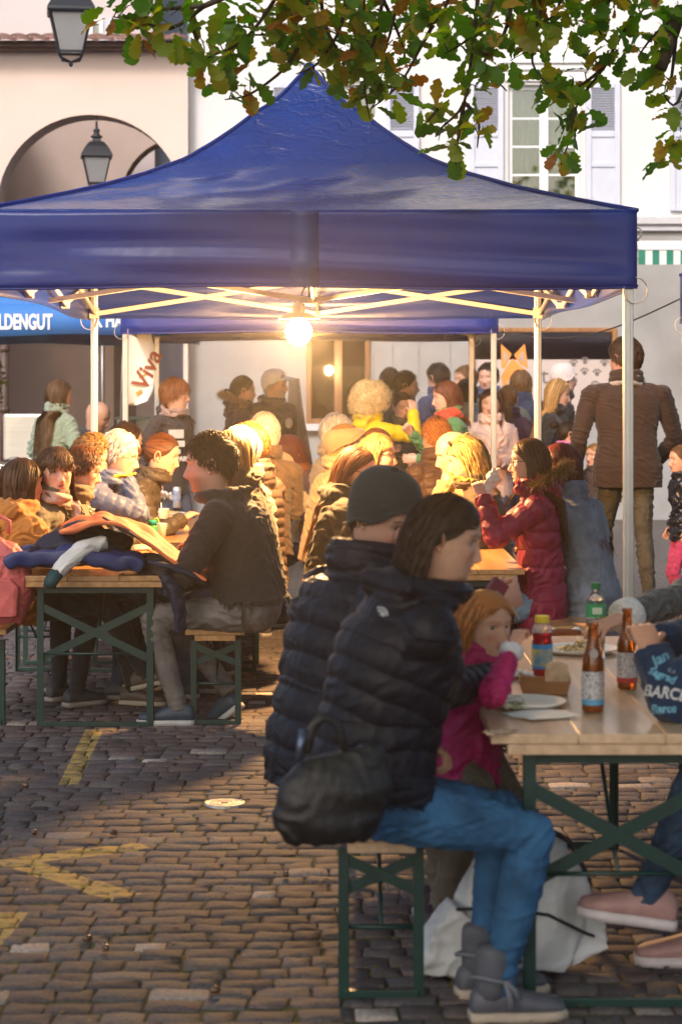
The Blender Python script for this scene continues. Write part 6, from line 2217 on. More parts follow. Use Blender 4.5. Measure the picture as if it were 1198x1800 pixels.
        J.tube([e_, mid2, w_ - wd_ * .02, w_ + wd_ * (cuffR if s < 0 else .008)], [re, (re + rw) / 2 * 1.03, rw * tight * 1.05, rw * tight], 14)
    if top['collar']:
        cr_ = top['collar']
        n_ = 20
        cc = neck + up_d * (.015 * k + .01 * cr_)
        pts = [cc + Vector((math.cos(a) * (.078 * k + p * .35), math.sin(a) * (.080 * k + p * .35), .012 * math.cos(a) * -1)) for a in [2 * math.pi * i / n_ for i in range(n_ + 1)]]
        J.tube(pts, .018 * k + .012 * cr_ + p * .3, 8, True)
        if cr_ > .7: J.tube([q + Vector((.0, 0, .035 * k)) for q in pts], .016 * k + .011 * cr_ + p * .25, 8, True)
    if top['hood']:
        h_ = top['hood']
        hcn = neck + Vector((-.085 * k - p * .5, 0, -.005 * k)) + up_d * .02
        J.ell(hcn, (.062 * h_ * k, .125 * h_ * k, .062 * h_ * k), 16, 10)
        J.ell(hcn + Vector((-.02, 0, -.06 * k)) * h_, (.055 * h_ * k, .105 * h_ * k, .080 * h_ * k), 16, 10)
        J.tube([neck + Vector((.05 * k, s * .07 * k, -.015)) if i == 0 else (hcn + Vector((.01, s * .11 * h_ * k, .02)) if i == 1 else hcn + Vector((-.05 * h_ * k, 0, .03))) for s, i in ((1, 0), (1, 1), (1, 2), (-1, 1), (-1, 0))], .035 * h_ * k, 10)
    fm = top.get('mat') or fabric(top['col'], top['kind'])
    jn = 'jacket' if top['kind'] != 'knit' else 'sweater'
    jo = J.build(top.get('name', jn), fm, P, True)
    bones = [(hip - Vector((0, 0, .25)), bz(.5), .14), (bz(.5), neck + up_d * .1, .15), (S[1], el[1], .07), (el[1], wr[1], .06), (S[-1], el[-1], .07), (el[-1], wr[-1], .06)]
    remesh(jo, vox, 2, cloth_post(bones, top['quilt'], top['pitch'], top['fold'], seed, [(el[1], .10), (el[-1], .10)]))
    # ---------------- legs
    ft = []
    if feet is None:
        if sit: feet = [(.40 * k, .11 * k, .0, 0, 0), (.36 * k, -.11 * k, 0, 0, 0)]
        else: feet = [(.02, .10 * k, 0, 6, 0), (-.02, -.10 * k, 0, -6, 0)]
    Lg = MB()
    pw = (.090 if sit else .088) * k
    Lg.ell(hip + Vector((-.012, 0, .02)), (.108 * k * depth ** .8, .150 * k * min(hw, 1.0), .13 * k), 18, 10)
    pc, pk_ = pants
    slim = .006 if not isinstance(pc, dict) else 0
    pr = (1.0 if legs is True else legs)
    lb, lj = [], []
    lq = hz / (.92) if not sit else k
    for s, f in ((1, feet[0]), (-1, feet[1])):
        hj = hip + Vector((.0, s * .088 * k, -.01))
        an = Vector((f[0], f[1], f[2] + .085 * k))
        kn, an = ik(hj, an, (.43 * k if sit else .435 * lq), (.42 * k if sit else .43 * lq), (1, s * knees * (1 if sit else .3), .6 if sit else .1))
        Lg.tube([hj, hj.lerp(kn, .35), hj.lerp(kn, .8), kn], [pw, pw * .92 * pr, pw * .72 * pr, pw * .66 * pr], 16)
        Lg.ell(kn, (pw * .67 * pr,) * 3, 14, 8)
        Lg.tube([kn, kn.lerp(an, .3), kn.lerp(an, .8), an + (an - kn).normalized() * .02], [pw * .66 * pr, pw * .68 * pr, pw * .52 * pr, pw * .50 * pr], 16)
        lb += [(hj, kn, .08), (kn, an, .06)]; lj += [(kn, .11), (hj, .13), (an, .08)]
        ft.append((kn, an, f))
    lo_ = Lg.build('trousers', fabric(pc, pk_), P, True)
    remesh(lo_, vox * 1.05, 2, cloth_post(lb, 0, .1, .0042, seed + 7, lj))
    shm = mat('shoe_upper', shoes if not isinstance(shoes, tuple) or not isinstance(shoes[0], tuple) else shoes[0], .55, .15, 20, .2, 120)
    slm = mat('shoe_sole', (.30, .27, .24) if not isinstance(shoes[0], tuple) else shoes[1], .7, .1, 20)
    for kn, an, f in ft:
        q = k * 1.0
        so = [( -.075, .028, .050, .0), (-.06, .036, .075, .0), (-.02, .038, .088, 0), (.02, .040, .080, 0), (.06, .043, .062, 0), (.11, .047, .048, 0), (.155, .042, .038, 0), (.185, .026, .026, .004)]
        rings = []
        for x, w, h, lift in so:
            rr = []
            for i in range(14):
                a = 2 * math.pi * i / 14
                c_, s_ = math.cos(a), math.sin(a)
                zz = (h * q * (.5 + .5 * math.copysign(abs(s_) ** .7, s_))) + .018 * q
                ww = w * q * math.copysign(abs(c_) ** .75, c_) * (1 - .35 * max(0, s_))
                rr.append((x * q, ww, zz))
            rings.append(rr)
        mt = Matrix.Translation((an.x, an.y, an.z - .085 * k)) @ Matrix.Rotation(R(f[3]), 4, 'Z') @ Matrix.Translation((-.06 * k, 0, .0)) @ Matrix.Rotation(R(f[4]), 4, 'Y') @ Matrix.Translation((.06 * k, 0, 0))
        sh = MB(); sh.loft(rings)
        sh.v = [tuple(mt @ Vector(v)) for v in sh.v]
        so_o = sh.build('shoe', shm, P, True, sub=1)
        sl = MB()
        bot = [(x * q, s2 * w * q * 1.08) for s2 in (1, -1) for x, w, h, l_ in (so if s2 == 1 else so[::-1])]
        sl.loft([[(x, y, .0) for x, y in bot], [(x * 1.01, y * 1.02, .012 * q) for x, y in bot], [(x, y, .024 * q) for x, y in bot]])
        sl.v = [tuple(mt @ Vector(v)) for v in sl.v]
        sl.build('sole', slm, so_o, True)
    # ---------------- body: head, neck, torso, arms and hands as one mesh
    res = {0: 0, 1: 1, 2: 2}[lod]
    hcol = hair['col'] if hair else (.04, .03, .02)
    hv, hf, hcl = head_mesh(res, skin, lips or LIPS, tuple(c * .7 for c in hcol) if hair else (.05, .03, .02), iris, fem, beard, eye, mouth)
    HR = Matrix.Rotation(R(yaw), 3, 'Z') @ Matrix.Rotation(R(pitch), 3, 'Y') @ Matrix.Rotation(R(roll), 3, 'X')
    hs = k if k > .86 else (k * .55 + .45 * .95)
    hs *= (1.06 if fem else 1.09) * hscale
    HM = np.array(HR) @ np.diag([1, 1.0 if k > .86 else 1.07, 1.0 if k > .86 else .93]) * hs
    to_l = lambda v: v @ HM.T + np.array(hc)
    # only skull turns fully: the neck follows less
    hvl = to_l(hv)
    tn = np.clip((-.12 - hv[:, 2]) / .10, 0, 1)[:, None]
    base_ = hv * hs * np.array([1.0, 1.0, 1.0]) + np.array(hc)
    goal = np.array(neck) + (hv - np.array([-.02, 0, -.22])) * hs * np.array([.95, .95, .25])
    hvl = hvl * (1 - tn) + goal * tn
    verts, faces, cols = [hvl], list(hf), [hcl]
    off = len(hvl)
    tb = MB()
    tb.loft([ring(bz(u), tang(u), a * k * .8, w * k * .8, 12) for u, a, w in stations if 0 <= u <= 1.0])
    for s in (1, -1): tb.tube([S[s], el[s], wr[s] - (wr[s] - el[s]).normalized() * .06], [.04 * k, .035 * k, .030 * k], 10)
    verts.append(np.array([tuple(q) for q in tb.v])); faces += [tuple(i + off for i in q) for q in tb.f]
    cols.append(np.repeat(np.array(skin)[None], len(tb.v), 0)); off += len(tb.v)
    HB = MB()
    for s, cu, pm in ((1, curlL, palmL), (-1, curlR, palmR)):
        v, f = hand_geo(cu, .5 + spread, s * -1 if False else (-s), thumb, k * (1.0 if not fem else .92))
        d = (wr[s] - el[s]).normalized()
        nrm = Vector(pm) if pm is not None else (Vector((.25, -s * .5, -.85)) if sit else Vector((0, -s, 0)))
        zax = -(nrm - d * nrm.dot(d)).normalized()
        yax = zax.cross(d)
        M_ = Matrix((d, yax, zax)).transposed()
        HB.add([wr[s] + M_ @ Vector(q) for q in v], f)
    ho = HB.build('hand_source', skin_m, P, True)

    def hands_post(o, me, verts=verts, faces=faces, cols=cols, off=off):
        co, no = co_no(me)
        f2 = [tuple(i + off for i in pl.vertices) for pl in me.polygons]
        c2 = np.repeat((np.array(skin) * np.array([1.0, .93, .90]))[None], len(co), 0)
        V = np.concatenate(verts + [co]); C = np.concatenate(cols + [c2])
        bm_ = mesh_np('body', V, faces + f2, True, [skin_m])
        at = bm_.color_attributes.new('Col', 'FLOAT_COLOR', 'POINT')
        at.data.foreach_set('color', np.concatenate([C, np.ones((len(C), 1))], 1).astype(np.float32).ravel())
        link('body', bm_, P)
        bpy.data.objects.remove(o)
    remesh(ho, {0: .006, 1: .0046, 2: .0034}[lod] * (1 if k > .8 else .8), 1, hands_post)

    # ---------------- hair, hats
    invHM = np.linalg.inv(HM)
    nkA, bo_ = np.array(neck), None

    def bodypush(cur, offv):
        Lc = to_l(cur)
        below = Lc[:, 2] < neck.z - .0 * k
        tt = (Lc - np.array(hip)) @ np.array(up_d)
        axis = np.array(hip)[None] + tt[:, None] * np.array(up_d)[None]
        rel = Lc - axis
        a_ = (.118 * k + p + .020) * np.clip(1.0 - np.clip((tt - T * .86) / (T * .25), 0, 1) * .55, .3, 1)
        w_ = (.178 * k * width + p + .018) * np.clip(1.0 - np.clip((tt - T * .82) / (T * .25), 0, 1) * .68, .25, 1)
        q = (rel[:, 0] / a_) ** 2 + (rel[:, 1] / w_) ** 2
        m = below & (q < 1)
        if m.any():
            sgn = np.where(rel[m, 0] > .02, 1, -1)
            newx = sgn * a_[m] * np.sqrt(np.clip(1 - (rel[m, 1] / w_[m]) ** 2, .02, 1))
            Lc[m, 0] = axis[m, 0] + newx + sgn * offv[m]
        return (Lc - np.array(hc)) @ invHM.T
    if hair:
        kd = hair.get('kind', 'short')
        n = {0: .55, 1: 1.0, 2: 2.0}[lod] * {'short': 1700, 'long': 1300, 'bob': 1250, 'curly': 1500, 'tied': 1000, 'bald_rim': 700}[kd]
        kd2 = 'long' if kd == 'bob' else kd
        hm_ = hair_mat(hair['col'])
        if hat: hair = dict(hair, vol=.002, fringe=False)
        V, Fh = hair_geo(kd2, hair.get('len', .045), int(n * hair.get('n', 1)), rg, bodypush, hair.get('vol', .014), hair.get('part', .0), hair.get('fringe', False), hair.get('back', .5), hair.get('clear', .014), .03 if hat else 1.0, hair.get('wave', .005))
        if kd != 'bald_rim':
            cb = scalp_cap(.003 if kd == 'short' else .004, .004, res=(18, 36), forehead=-.030 if hair.get('fringe') and kd != 'short' else 0)
            cv_ = np.array(cb.v)
            Fh = [tuple(q) for q in Fh] + [tuple(i + len(V) for i in q) for q in cb.f]
            V = np.concatenate([V, cv_])
        if hair.get('bun'):
            bb = MB(); bc = np.array([-.145, 0, hair.get('bunz', .045)])
            bb.ell(bc, (.034, .036, .034), 12, 8)
            for i in range(50):
                ax = rg.normal(size=3); ax /= np.linalg.norm(ax); o1 = np.cross(ax, rg.normal(size=3)); o1 /= np.linalg.norm(o1); o2_ = np.cross(ax, o1)
                bb.tube([bc + .037 * (o1 * math.cos(a) + o2_ * math.sin(a)) for a in np.linspace(0, 2.6, 7)], .0035, 4)
            Fh = [tuple(q) for q in Fh] + [tuple(i + len(V) for i in q) for q in bb.f]
            V = np.concatenate([V, np.array([tuple(q) for q in bb.v])])
        if hair.get('tail'):
            n2 = 160; kk = 9
            t0 = np.array([-.125, 0, .03]) + rg.normal(0, .008, (n2, 3))
            ps = [t0]
            for i in range(1, kk):
                st = hair['tail'] / (kk - 1)
                d = np.array([-.9 * max(0, 1 - i * .45) - .05, 0, -.4 - .3 * min(i, 3)]); d /= np.linalg.norm(d)
                ps.append(ps[-1] + d * st + rg.normal(0, .0035, (n2, 3)))
                if i > 1: ps[-1] = bodypush(ps[-1], np.full(n2, .012))
            V2, F2 = ribbons(np.stack(ps, 1), .008, rg)
            Fh = [tuple(q) for q in Fh] + [tuple(i + len(V) for i in q) for q in F2]
            V = np.concatenate([V, V2])
        link('hair', mesh_np('hair', to_l(V), Fh, True, [hm_]), P)
    if beard > .55:
        # short beard hairs from cheeks and chin
        n = 700 if lod else 350
        zb_, yb_ = rg.uniform(-.128, -.045, n * 3), rg.uniform(-1.5, 1.5, n * 3)
        ok = (np.abs(yb_) > .30) | (zb_ < -.086) | ((zb_ > -.064) & (zb_ < -.052))
        ok &= (zb_ < -.03 - .035 * np.clip(1.0 - np.abs(yb_), 0, 1) - .0) | (np.abs(yb_) > 1.1) | ((zb_ > -.064) & (np.abs(yb_) < .4))
        zb_, yb_ = zb_[ok][:n], yb_[ok][:n]
        xf, wd = np.interp(zb_, _zz[::-1], _xf[::-1]), np.interp(zb_, _zz[::-1], _wd[::-1])
        P0 = np.stack([xf * np.cos(yb_) ** .85, wd * np.sin(yb_) * 1.02, zb_], 1)
        out = np.stack([np.cos(yb_), np.sin(yb_) * .8, np.full(len(yb_), -.55)], 1)
        lb_ = rg.uniform(.006, .015, len(yb_))[:, None]
        ps = np.stack([P0 - out * .002, P0 + out * lb_ * .5, P0 + out * lb_ + np.array([0, 0, -.006])], 1)
        V, Fb = ribbons(ps, .0045, rg)
        link('beard', mesh_np('beard', to_l(V), Fb, True, [hair_mat(hair['col'] if hair else (.05, .03, .02))]), P)
    if hat:
        hk = hat['kind']
        hmm = fabric(hat['col'], hat.get('mat', 'soft'))
        if hk == 'beanie':
            b = scalp_cap(.013, .004, forehead=-.024)
            for q in range(len(b.v)):
                x, y, z = b.v[q]; b.v[q] = (x - .010 * max(0, z) / .12, y, z * 1.06 + .004)
            last = b.v[(26 - 1) * 36:26 * 36]
            b.v = [tuple(v) for v in b.v]
            b.v = [tuple(q) for q in to_l(np.array(b.v))]
            ho_ = b.build('beanie', hmm, P, True, solid=.006)
            rp = [tuple(q) for q in to_l(np.array([(x * 1.012, y * 1.012, z) for x, y, z in last + last[:1]]))]
            MB().tube(rp, .007 * hs, 8, False).build('brim', hmm, ho_, True)
            if hat.get('pom'): MB().ell(tuple(to_l(np.array([[-.02, 0, .15]]))[0]), (.035, .035, .035), 12, 8).build('pompom', hmm, ho_, True)
        elif hk in ('cap', 'flat'):
            b = scalp_cap(.012, .018, forehead=-.006)
            if hk == 'flat':
                for q in range(len(b.v)):
                    x, y, z = b.v[q]
                    u = max(0, min(1, (z - .03) / .1))
                    b.v[q] = (x * (1.12 + .10 * u) + .022 * u, y * (1.10 + .08 * u), z - .028 * u * (z / .12))
            last = b.v[(26 - 1) * 36:26 * 36]
            b.v = [tuple(q) for q in to_l(np.array(b.v))]
            ho_ = b.build('flat_cap' if hk == 'flat' else 'baseball_cap', hmm, P, True, solid=.004)
            Lv = .075 if hk == 'cap' else .045
            zr = .056 if hk == 'cap' else .050
            rowsv = []
            for j in range(5):
                u = j / 4
                rowsv.append([tuple(to_l(np.array([[(.100 + Lv * u * math.cos(a * .75)) * math.cos(a), (.083 + .006 * u) * math.sin(a) * 1.02, zr + .012 - .020 * u + .010 * math.cos(a * 2) * u * .4 - .014 * abs(math.sin(a))]]))[0]) for a in np.linspace(-1.15, 1.15, 17)])
            MB().loft(rowsv, False, 0, False).build('visor', hmm, ho_, True, solid=.004)
            if hk == 'cap': MB().ell(tuple(to_l(np.array([[-.004, 0, .137]]))[0]), (.008, .008, .005), 8, 6).build('button', hmm, ho_, True)
    if glasses:
        g = MB()
        up_ = glasses.get('up', 0)
        gx, gz = (.098, .0) if not up_ else (.070, .100)
        for s in (1, -1):
            ptsg = []
            for a in np.linspace(0, 2 * math.pi, 19):
                c_, s_ = math.cos(a), math.sin(a)
                yy = s * .033 + .0245 * math.copysign(abs(c_) ** .8, c_)
                ptsg.append((gx - 2.4 * (abs(yy)) ** 2 * 1.6, yy, gz + .0185 * math.copysign(abs(s_) ** .8, s_)))
            ptsg = [tuple(q) for q in to_l(np.array(ptsg))]
            g.tube(ptsg, .0019 * glasses.get('w', 1), 6, False)
            g.tube([tuple(q) for q in to_l(np.array([(gx - .013, s * .058, gz + .006), (.04, s * .079, gz + .006), (-.005, s * .0835, gz + .003), (-.02, s * .082, gz - .012)]))], .0018 * glasses.get('w', 1), 6)
            if up_:
                g.add(ptsg[:-1], [tuple(range(18))])
        g.tube([tuple(q) for q in to_l(np.array([(gx - .001, -.009, gz + .004), (gx + .002, 0, gz + .007), (gx - .001, .009, gz + .004)]))], .002, 6)
        g.build('glasses' if not up_ else 'sunglasses', mat('glasses_frame', glasses.get('col', (.02, .02, .02)), .3, .1, 9), P, True)
    if scarf:
        sc_ = MB()
        rr = rg.uniform(0, 6.28, 6)
        for q in range(3):
            pts = []
            for i in range(25):
                a = 2 * math.pi * i / 24
                pts.append(neck + up_d * ((.024 if scarf.get('k', 1) < .7 else -.006) * k + .024 * q * k) + Vector(((.082 * k + p * .3) * math.cos(a) * (1.1 + .12 * math.sin(2 * a + rr[q])) + .01, (.085 * k + p * .3) * math.sin(a) * (1.1 + .1 * math.sin(3 * a + rr[q + 2])), .012 * math.sin(2 * a + rr[q]) - .022 * math.cos(a) * q * .5)))
            sc_.tube(pts, (.023 - .003 * q) * k * scarf.get('k', 1), 10, True)
        if scarf.get('end'):
            for s in scarf['end']:
                a = neck + Vector((.10 * k + p, s * .05, 0)); sc_.tube([a, a + Vector((.02, 0, -.1)), a + Vector((.02, s * .02, -.25))], [.03, .040, .036], 10, flat=.7)
        so2 = sc_.build('scarf', fabric(scarf['col'], scarf.get('kind', 'soft')), P, True)
        remesh(so2, vox, 1, cloth_post([], 0, .1, .006, seed + 3))
    if top.get('fur'):
        # fur trim along the hood rim
        n = 3200 if lod else 1500
        h_ = top['hood'] or 1
        cc = neck + Vector((-.045 * k, 0, .012)) + up_d * .02
        a = rg.uniform(0, 2 * np.pi, n)
        base = np.array(cc) + np.stack([(-.105 * np.cos(a) * -1 - .03) * k, .135 * np.sin(a) * k, (.035 - .055 * np.cos(a)) * k * 1.0], 1)
        outd = rg.normal(0, .75, (n, 3)) + np.stack([np.cos(a) * .3, np.sin(a), np.full(n, .55)], 1)
        outd /= np.linalg.norm(outd, axis=1, keepdims=True)
        base = base + rg.normal(0, .013, (n, 3))
        Lf = rg.uniform(.03, .06, (n, 1)) * top.get('furlen', 1.0)
        ps = np.stack([base, base + outd * Lf * .5, base + outd * Lf + np.array([0, 0, -.008])], 1)
        V, Ff = ribbons(ps, .0032, rg)
        link('fur_trim', mesh_np('fur_trim', V, Ff, True, [hair_mat(top['fur'], .6)]), P)
    info = dict(obj=P, hip=hip, neck=neck, hc=hc, S=S, el=el, wr=wr, up=up_d, bz=bz, tang=tang, k=k, HR=HR, th=th)
    if extra: extra(info)
    return info


def to_local(wp, head, th, lean, k=1.0):
    pass
# ------------------------------------------------------------------ the cast, from the lamp outwards
PUF = lambda col, **kw: dict({'kind': 'puffer', 'col': col, 'puff': .026, 'quilt': .0085, 'pitch': .062, 'fold': .0028, 'collar': .8}, **kw)
HOD = lambda col, **kw: dict({'kind': 'soft', 'col': col, 'puff': .020, 'fold': .006, 'hood': .8, 'collar': .5}, **kw)
JKT = lambda col, **kw: dict({'kind': 'soft', 'col': col, 'puff': .024, 'fold': .0065, 'collar': .75}, **kw)
BRN, DBR, BLK, GNG, BLD, WHT, GRY, LBR, RED = (.055, .026, .012), (.026, .014, .009), (.012, .010, .010), (.24, .085, .022), (.34, .20, .075), (.50, .47, .43), (.34, .32, .29), (.15, .075, .03), (.085, .016, .012)
DEN = ((.045, .055, .075), 'denim')
BLKP = ((.018, .018, .022), 'soft')
g_stand = 'people standing behind the tables'
g_l = 'people eating at the table with the jackets'
g_r = 'people eating at the table by the crimson jacket'
g_n = 'people at the worn table'

# --- left table, bench nearer the middle (facing the table)
person('bearded man in dark hoodie and faded grey jeans seated on the bench end', W(370, 816, 352), 166, True, 16, 1.10, depth=1.3, yaw=12, pitch=4, lod=1, skin=SK_R,
       hair=dict(kind='short', len=.024, col=(.05, .022, .011), vol=.02, fringe=True, n=1.4), beard=.55, top=HOD((.020, .013, .010), puff=.030, fold=.006, hem=.1), pants=((.105, .095, .092), 'denim'),
       shoes=((.025, .045, .075), (.38, .38, .38)), handL=(.50, .14, .80), handR=(.46, -.10, .80), feet=[(.34, .12, 0, 10, 0), (.16, -.14, .05, -8, 38)], group=g_l, hem=-.05, seed=5)
person('person with a blond bob in an olive coat half hidden behind the bearded man', W(402, 800, 325), 168, True, 14, fem=True, lod=1, hair=dict(kind='bob', len=.22, col=BLD, vol=.016), top=JKT((.05, .038, .018), hood=.7), group=g_l)
person('white-haired person in a cream top behind the bearded man', W(420, 793, 312), 170, True, 8, lod=0, hair=dict(kind='short', len=.04, col=WHT), top=JKT((.26, .20, .12)), group=g_l)
person('person in a shiny brown quilted jacket and ginger cap of hair, seated back view', W(436, 786, 308), 148, True, 6, lod=1, yaw=12, hair=dict(kind='short', len=.04, col=GNG), top=PUF((.075, .048, .034), hem=.1, hood=.7, quilt=.010, pitch=.055), group=g_l)
person('grey-haired man seen from behind in a brown suede jacket', W(464, 763, 268), 112, True, 2, lod=1, hair=dict(kind='short', len=.035, col=(.5, .46, .38)), top=JKT((.11, .065, .035)), group=g_l)
person('person with dark red hair bowed over the table before the menu board', W(508, 797, 250), 205, True, 24, lod=0, pitch=20, fem=True, hair=dict(kind='bob', len=.17, col=RED), top=HOD((.05, .022, .03), hood=1.1), group=g_l)
person('small dark haired child beside the bowed person with dark red hair', W(520, 832, 250), 190, True, 5, .75, lod=0, hair=dict(kind='short', len=.05, col=GNG), top=JKT((.42, .33, .22)), group=g_l)
# --- left table, outer bench
person('woman in a mustard orange hooded parka, brown hair, seen from behind', W(40, 850, 338), 42, True, 8, 1.0, fem=True, lod=1, yaw=-6, hair=dict(kind='bob', len=.26, col=(.075, .036, .016), back=.7, vol=.018), top=JKT((.40, .15, .022), hood=1.15, puff=.034, fold=.008), group=g_l, hem=.12, pants=BLKP)
person('woman with a brown fringe and beige scarf pouting towards the camera', W(98, 828, 334), -12, True, 8, .97, fem=True, lod=1, yaw=-52, eye=-.15, hair=dict(kind='long', len=.30, col=(.085, .04, .018), fringe=True, vol=.014), top=JKT((.10, .085, .045), fold=.007), scarf=dict(col=(.42, .30, .25), end=(1,)), group=g_l,
       pants=BLKP, feet=[(.50, .10, 0, 0, 0), (.62, -.06, .10, -8, -14)], shoes=((.09, .07, .055), (.36, .31, .24)))
person('boy with glasses and auburn hair looking down the table', W(143, 826, 325), 2, True, 10, .92, lod=1, pitch=10, hair=dict(kind='short', len=.045, col=(.10, .035, .014), fringe=True), glasses=dict(col=(.12, .10, .09), w=.8), top=JKT((.16, .12, .075), fold=.007), handR=(.40, -.06, .80), group=g_l)
person('young man with curly light hair and glasses in a camouflage jacket', W(163, 806, 306), 0, True, 10, 1.0, lod=1, pitch=8, hair=dict(kind='curly', len=.055, col=(.22, .11, .035), n=.7), glasses=dict(col=(.03, .03, .03)), top=JKT((.10, .08, .05), kind='leather', fold=.009), handR=(.45, .02, .79), group=g_l)
person('white-haired man in a navy quilted jacket with yellow collar, eating', W(208, 800, 305), -4, True, 22, 1.02, lod=1, pitch=10, skin=SK_R, hair=dict(kind='short', len=.045, col=WHT, n=1.2), glasses=dict(col=(.35, .3, .22), w=.7),
       top=PUF((.075, .088, .15), quilt=.007, pitch=.055, fold=.004), scarf=dict(col=(.55, .42, .02), k=.55), handR=(.34, -.02, 1.14), curlR=.9, poleR=(.1, -.6, -.7), palmR=(-1, .2, .3), handL=(.38, .12, .80), group=g_l)
person('woman with auburn hair tied back in a dark brown quilted jacket', W(285, 800, 282), -5, True, 22, .98, fem=True, lod=1, pitch=12, hair=dict(kind='tied', col=(.11, .038, .014), bun=True, bunz=.0), top=PUF((.055, .042, .03), quilt=.008, hood=.7), handR=(.40, .02, .85), group=g_l)
person('brown haired person mostly hidden behind the white-haired man', W(222, 778, 262), 20, True, 8, lod=0, hair=dict(kind='short', len=.05, col=BRN), top=JKT((.05, .04, .04)), group=g_l)

# --- right table, bench nearer the middle
person('woman with long auburn hair and dark glasses in an olive jacket', W(624, 826, 318), 2, True, 12, 1.0, fem=True, lod=1, pitch=14, yaw=-22, hair=dict(kind='long', len=.46, col=(.115, .042, .016), vol=.016, back=.7), glasses=dict(col=(.012, .01, .01), w=1.35),
       top=JKT((.042, .034, .018), puff=.03, fold=.009, hood=.9), group=g_r, seed=31)
person('blond woman with glasses just behind the auburn haired woman', W(664, 800, 296), 0, True, 12, .98, fem=True, lod=1, yaw=-14, hair=dict(kind='bob', len=.22, col=(.34, .19, .06)), glasses=dict(col=(.06, .05, .04)), top=JKT((.22, .15, .07)), group=g_r)
person('person in a beige flat cap bent over the table', W(606, 782, 276), 12, True, 12, 1.0, lod=1, hair=dict(kind='bob', len=.18, col=(.30, .17, .06)), hat=dict(kind='flat', col=(.20, .13, .07)), top=JKT((.28, .19, .10)), handR=(.42, -.12, 1.05), poleR=(0, -.5, -.8), curlR=[.0, .8, .9, .9], group=g_r)
person('white-haired person behind the beige flat cap', W(592, 762, 252), 20, True, 6, 1.0, lod=0, hair=dict(kind='short', len=.05, col=WHT), top=JKT((.30, .24, .16)), group=g_r)
person('woman with tied ginger hair shown in profile before the yellow coat', W(664, 786, 254), 0, True, 8, .95, fem=True, lod=0, yaw=-6, hair=dict(kind='tied', col=GNG, bun=True), top=JKT((.36, .22, .10)), group=g_r)
# --- right table, far bench
cr_h = W(930, 812, 338)
person('girl in a crimson quilted jacket with fur hood and glasses holding a wrapped sandwich', cr_h, 176, True, 4, .93, fem=True, lod=2, yaw=2, hair=dict(kind='long', len=.40, col=(.075, .032, .013), vol=.014, back=.6, n=.8), glasses=dict(col=(.012, .012, .012), w=1.3),
       top=PUF((.18, .012, .038), hood=.95, fur=(.30, .17, .07), quilt=.012, pitch=.085, hem=.16, fold=.004), handR=(.30, -.07, 1.10), handL=(.31, .06, 1.10), curlR=.8, curlL=.8, poleR=(.15, -.3, -.9), poleL=(.15, .3, -.9), palmR=(.2, 1, -.1), palmL=(.2, -1, -.1),
       pants=((.10, .15, .21), 'denim'), hem=.20, group=g_r, seed=8)
person('woman with long dark red hair in a grey-blue denim jacket, back turned', W(985, 822, 330), 140, True, 16, 1.0, fem=True, lod=1, yaw=30, hair=dict(kind='long', len=.36, col=(.075, .014, .012), vol=.016, back=.3), top=JKT((.105, .125, .155), kind='denim', hem=.10, fold=.005), pants=((.02, .026, .04), 'denim'), hem=.10, group=g_r, seed=12)
person('blond woman with sunglasses on her head looking down at the table', W(818, 806, 302), 178, True, 12, .98, fem=True, lod=1, pitch=16, yaw=-4, hair=dict(kind='bob', len=.20, col=(.46, .28, .09), part=.02, vol=.02), glasses=dict(col=(.015, .012, .01), up=1, w=1.2), top=JKT((.065, .042, .02), fold=.007), scarf=dict(col=(.26, .19, .03), k=.6), group=g_r)
person('bald elderly man with both hands at his mouth', W(797, 797, 290), 182, True, 14, 1.0, lod=1, pitch=14, yaw=8, hair=dict(kind='bald_rim', col=WHT), top=JKT((.38, .27, .12)), handR=(.22, -.02, 1.10), handL=(.25, .06, 1.09), curlR=.9, curlL=.9, poleR=(.2, -.4, -.9), poleL=(.2, .4, -.9), palmR=(-.7, .7, 0), palmL=(-.7, -.7, 0), group=g_r)
person('ginger short-haired man from behind in a brown quilted jacket', W(766, 768, 256), 118, True, 4, 1.0, lod=1, hair=dict(kind='short', len=.025, col=(.36, .14, .035)), top=PUF((.10, .055, .038), quilt=.008), group=g_r)

# --- standing, left
person('woman in a green tweed coat with long brown hair at the barbecue', W(105, 694, 206), 52, False, 6, fem=True, lod=1, yaw=-20, hair=dict(kind='long', len=.50, col=(.085, .045, .02), back=.8), top=JKT((.22, .28, .21), kind='knit', hem=.3), group=g_stand, handR=(.25, -.24, 1.0), handL=(.25, .24, 1.0))
person('shaven headed man bending down by the white tent leg', W(172, 732, 196), -12, False, 40, 1.02, lod=1, pitch=22, skin=SK_M, beard=.35, hair=None, top=HOD((.03, .03, .035)), group=g_stand, handR=(.5, -.1, .85), handL=(.5, .1, .85))
def hoodie_print(i):
    P = i['obj']
    m_ = mat('white_screen_print', (.62, .60, .56), .8)
    for (y0, y1, z0, z1) in ((-.17, -.03, -.20, -.13), (-.16, -.02, -.27, -.22), (-.16, -.06, -.325, -.29)):
        c = i['neck']
        pts = []
        for yy, zz in ((y0, z0), (y1, z0), (y1, z1), (y0, z1)):
            pts.append((c.x + .143 + .012 - abs(yy) * .25 + (.10 + zz) * .0, yy, c.z + zz))
        MB().add(pts, [(0, 1, 2, 3)]).build('chest_print', m_, P, solid=.004)
    text_mesh('lettering', 'PARK', .055, m_, P, Matrix.Translation((c.x + .158, -.045, c.z - .385)) @ Matrix.Rotation(R(90) - .2, 4, 'Z') @ Matrix.Rotation(R(90), 4, 'X') @ Matrix.Rotation(0, 4, 'Z'), .003, .002, 'CENTER')
